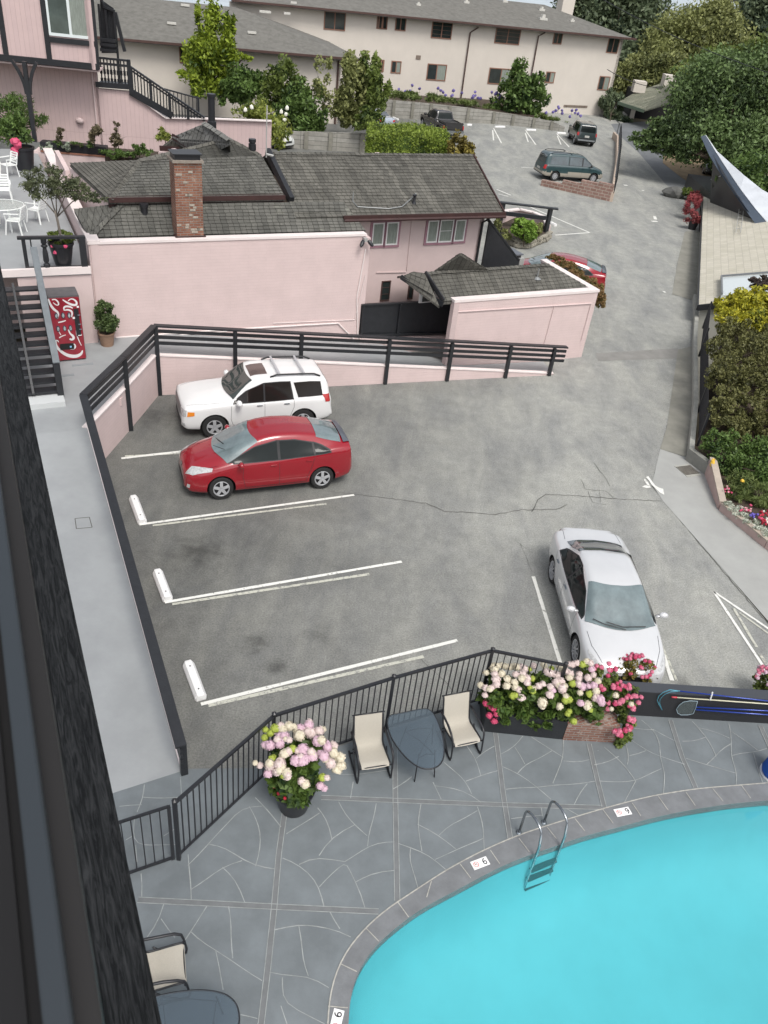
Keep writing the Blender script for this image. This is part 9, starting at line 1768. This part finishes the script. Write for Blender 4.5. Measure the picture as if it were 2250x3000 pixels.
# ---------------------------------------------------------------- white terrace furniture
def white_chair():
    t = thing('garden_chair', 'x', 'chair')
    MB().box((0, 0, .42), (.42, .42, .035)).build('seat', WPLA, t, local=True, bevel=.01)
    for sx in (-1, 1):
        for sy in (-1, 1): MB().beam((sx*.2, sy*.19, .42), (sx*.24, sy*.25, 0), .045, .03).build('leg', WPLA, t, local=True)
        MB().beam((sx*.25, .22, .64), (sx*.23, -.24, .66), .05, .025).build('armrest', WPLA, t, local=True); MB().beam((sx*.25, .21, .64), (sx*.21, .19, .42), .035, .025).build('arm_post', WPLA, t, local=True)
        MB().beam((sx*.20, -.21, .42), (sx*.19, -.32, .84), .04, .03).build('back_post', WPLA, t, local=True)
    for i in range(5): z = .50+i*.08; MB().beam((-.19, -.23-(z-.42)*.25, z), (.19, -.23-(z-.42)*.25, z), .02, .05).build('back_slat', WPLA, t, local=True)
    return t
WC = white_chair(); fw = True
for (u, v, u2, v2, lb_) in [(175, 1010, 60, 1000, 'white plastic chair nearest the terrace stairs'), (440, 880, 330, 860, 'white plastic chair between the glass terrace table and the olive tree'), (100, 340, 20, 350, 'white plastic chair beside the big black flower pot'), (40, 640, 40, 740, 'white plastic chair behind the glass terrace table'), ]:
    o = WC if fw else copy_tree(WC); fw = False; a, b = W(*cM(u, v), zT+.42), W(*cM(u2, v2), zT+.42); d = (b-a).normalized(); o.location = (a.x, a.y, zT); o.rotation_euler = (0, 0, math.atan2(d.y, d.x)-math.pi/2); o['label'] = lb_; o['group'] = 'white plastic chairs on the terrace'
tt = W(*cM(30, 830), zT+.72); tb_ = thing('terrace_table', 'round clear glass table with white legs on the terrace', 'table', (tt.x, tt.y, zT)); MB().lathe((tt.x, tt.y, zT+.72), [(.62, 0), (.62, .012)], n=36).build('glass_top', mat('clear_table_glass', (.45, .55, .52), .08, alpha=.45, coat=1), tb_, smooth=True); MB().tube([(tt.x+.63*math.cos(k*math.pi/18), tt.y+.63*math.sin(k*math.pi/18), zT+.72) for k in range(37)], .018, n=6).build('rim', WPLA, tb_)
for k in range(4): a = .8+k*math.pi/2; MB().beam((tt.x+.4*math.cos(a), tt.y+.4*math.sin(a), zT+.71), (tt.x+.5*math.cos(a), tt.y+.5*math.sin(a), zT), .04, .04, up=(1, 0, 0)).build('leg', WPLA, tb_)
# ================================================================ BALCONY RAIL UNDER THE CAMERA
WOOD = bpy.data.materials.new('weathered_dark_timber'); WOOD.use_nodes = True; n = WOOD.node_tree.nodes; l = WOOD.node_tree.links; b = n['Principled BSDF']; b.inputs['Roughness'].default_value = .75; b.inputs['Specular IOR Level'].default_value = .2
tc = n.new('ShaderNodeTexCoord'); mp = n.new('ShaderNodeMapping'); mp.inputs['Scale'].default_value = (55, 5, 55); l.new(tc.outputs['Object'], mp.inputs[0])
t1 = n.new('ShaderNodeTexNoise'); t1.inputs['Scale'].default_value = 2.2; t1.inputs['Detail'].default_value = 7; t1.inputs['Roughness'].default_value = .7; t1.inputs['Distortion'].default_value = 1.2; l.new(mp.outputs[0], t1.inputs['Vector'])
r1_ = n.new('ShaderNodeValToRGB'); r1_.color_ramp.elements[0].position = .42; r1_.color_ramp.elements[1].position = .64; r1_.color_ramp.elements[0].color = (.005, .006, .007, 1); r1_.color_ramp.elements[1].color = (.034, .036, .038, 1); l.new(t1.outputs['Fac'], r1_.inputs[0]); l.new(r1_.outputs[0], b.inputs['Base Color'])
bp = n.new('ShaderNodeBump'); bp.inputs['Strength'].default_value = .9; bp.inputs['Distance'].default_value = .004; l.new(t1.outputs['Fac'], bp.inputs['Height']); l.new(bp.outputs[0], b.inputs['Normal'])
def bar_at(xl, xr, yD, z, th, L0_, L1_, name, m, par, zr=0.0):
    """horizontal bar along the building whose edges pass survey points (xl,yD),(xr,yD) at level z; built in its own axes (local y along the bar)"""
    a, b_ = W(xl, yD, z), W(xr, yD, z); wv = abs((b_-a).dot(AX)); c = (a+b_)/2; mb = MB()
    N = 40; mb.box((0, (L0_+L1_)/2, -th/2), (wv, L1_-L0_, th)); o = mb.build(name, m, par, local=True, bevel=min(.006, wv*.08)); o.location = c-par.location; o.rotation_euler = (0, 0, math.atan2(UX.y, UX.x)-math.pi/2); return o, wv
BRL = thing('balcony_rail', 'weathered dark timber balcony rail running down the left edge of the photo', 'railing', (-.6, 1.0, 10.6))
o, wv = bar_at(133, 232, 1659, 10.7, .05, -2.5, 9, 'top_rail', WOOD, BRL); print('RAILW', wv)
bar_at(104, 180, 1659, 10.50, .05, -2.5, .38, 'lower_board', WOOD, BRL)
bar_at(-700, 160, 1659, 9.9, .05, -3, 9, 'balcony_floor', mat('black_void_board', (.006, .006, .007), .9), BRL)  # near-black colour puts the dark of the gap beside the rail into the slab
SI = thing('balcony_door_track', 'blurred blue grey and brown metal door track at the far left edge of the photo', 'door track', (-.3, .6, 11.4))
bar_at(5, 48, 1400, 11.62, .03, -1.2, 3, 'outer_track', mat('blue_grey_metal', (.026, .033, .040), .5), SI)
bar_at(48, 92, 1400, 11.60, .03, -1.2, 3, 'inner_track', mat('brown_grey_metal', (.016, .015, .015), .6), SI)
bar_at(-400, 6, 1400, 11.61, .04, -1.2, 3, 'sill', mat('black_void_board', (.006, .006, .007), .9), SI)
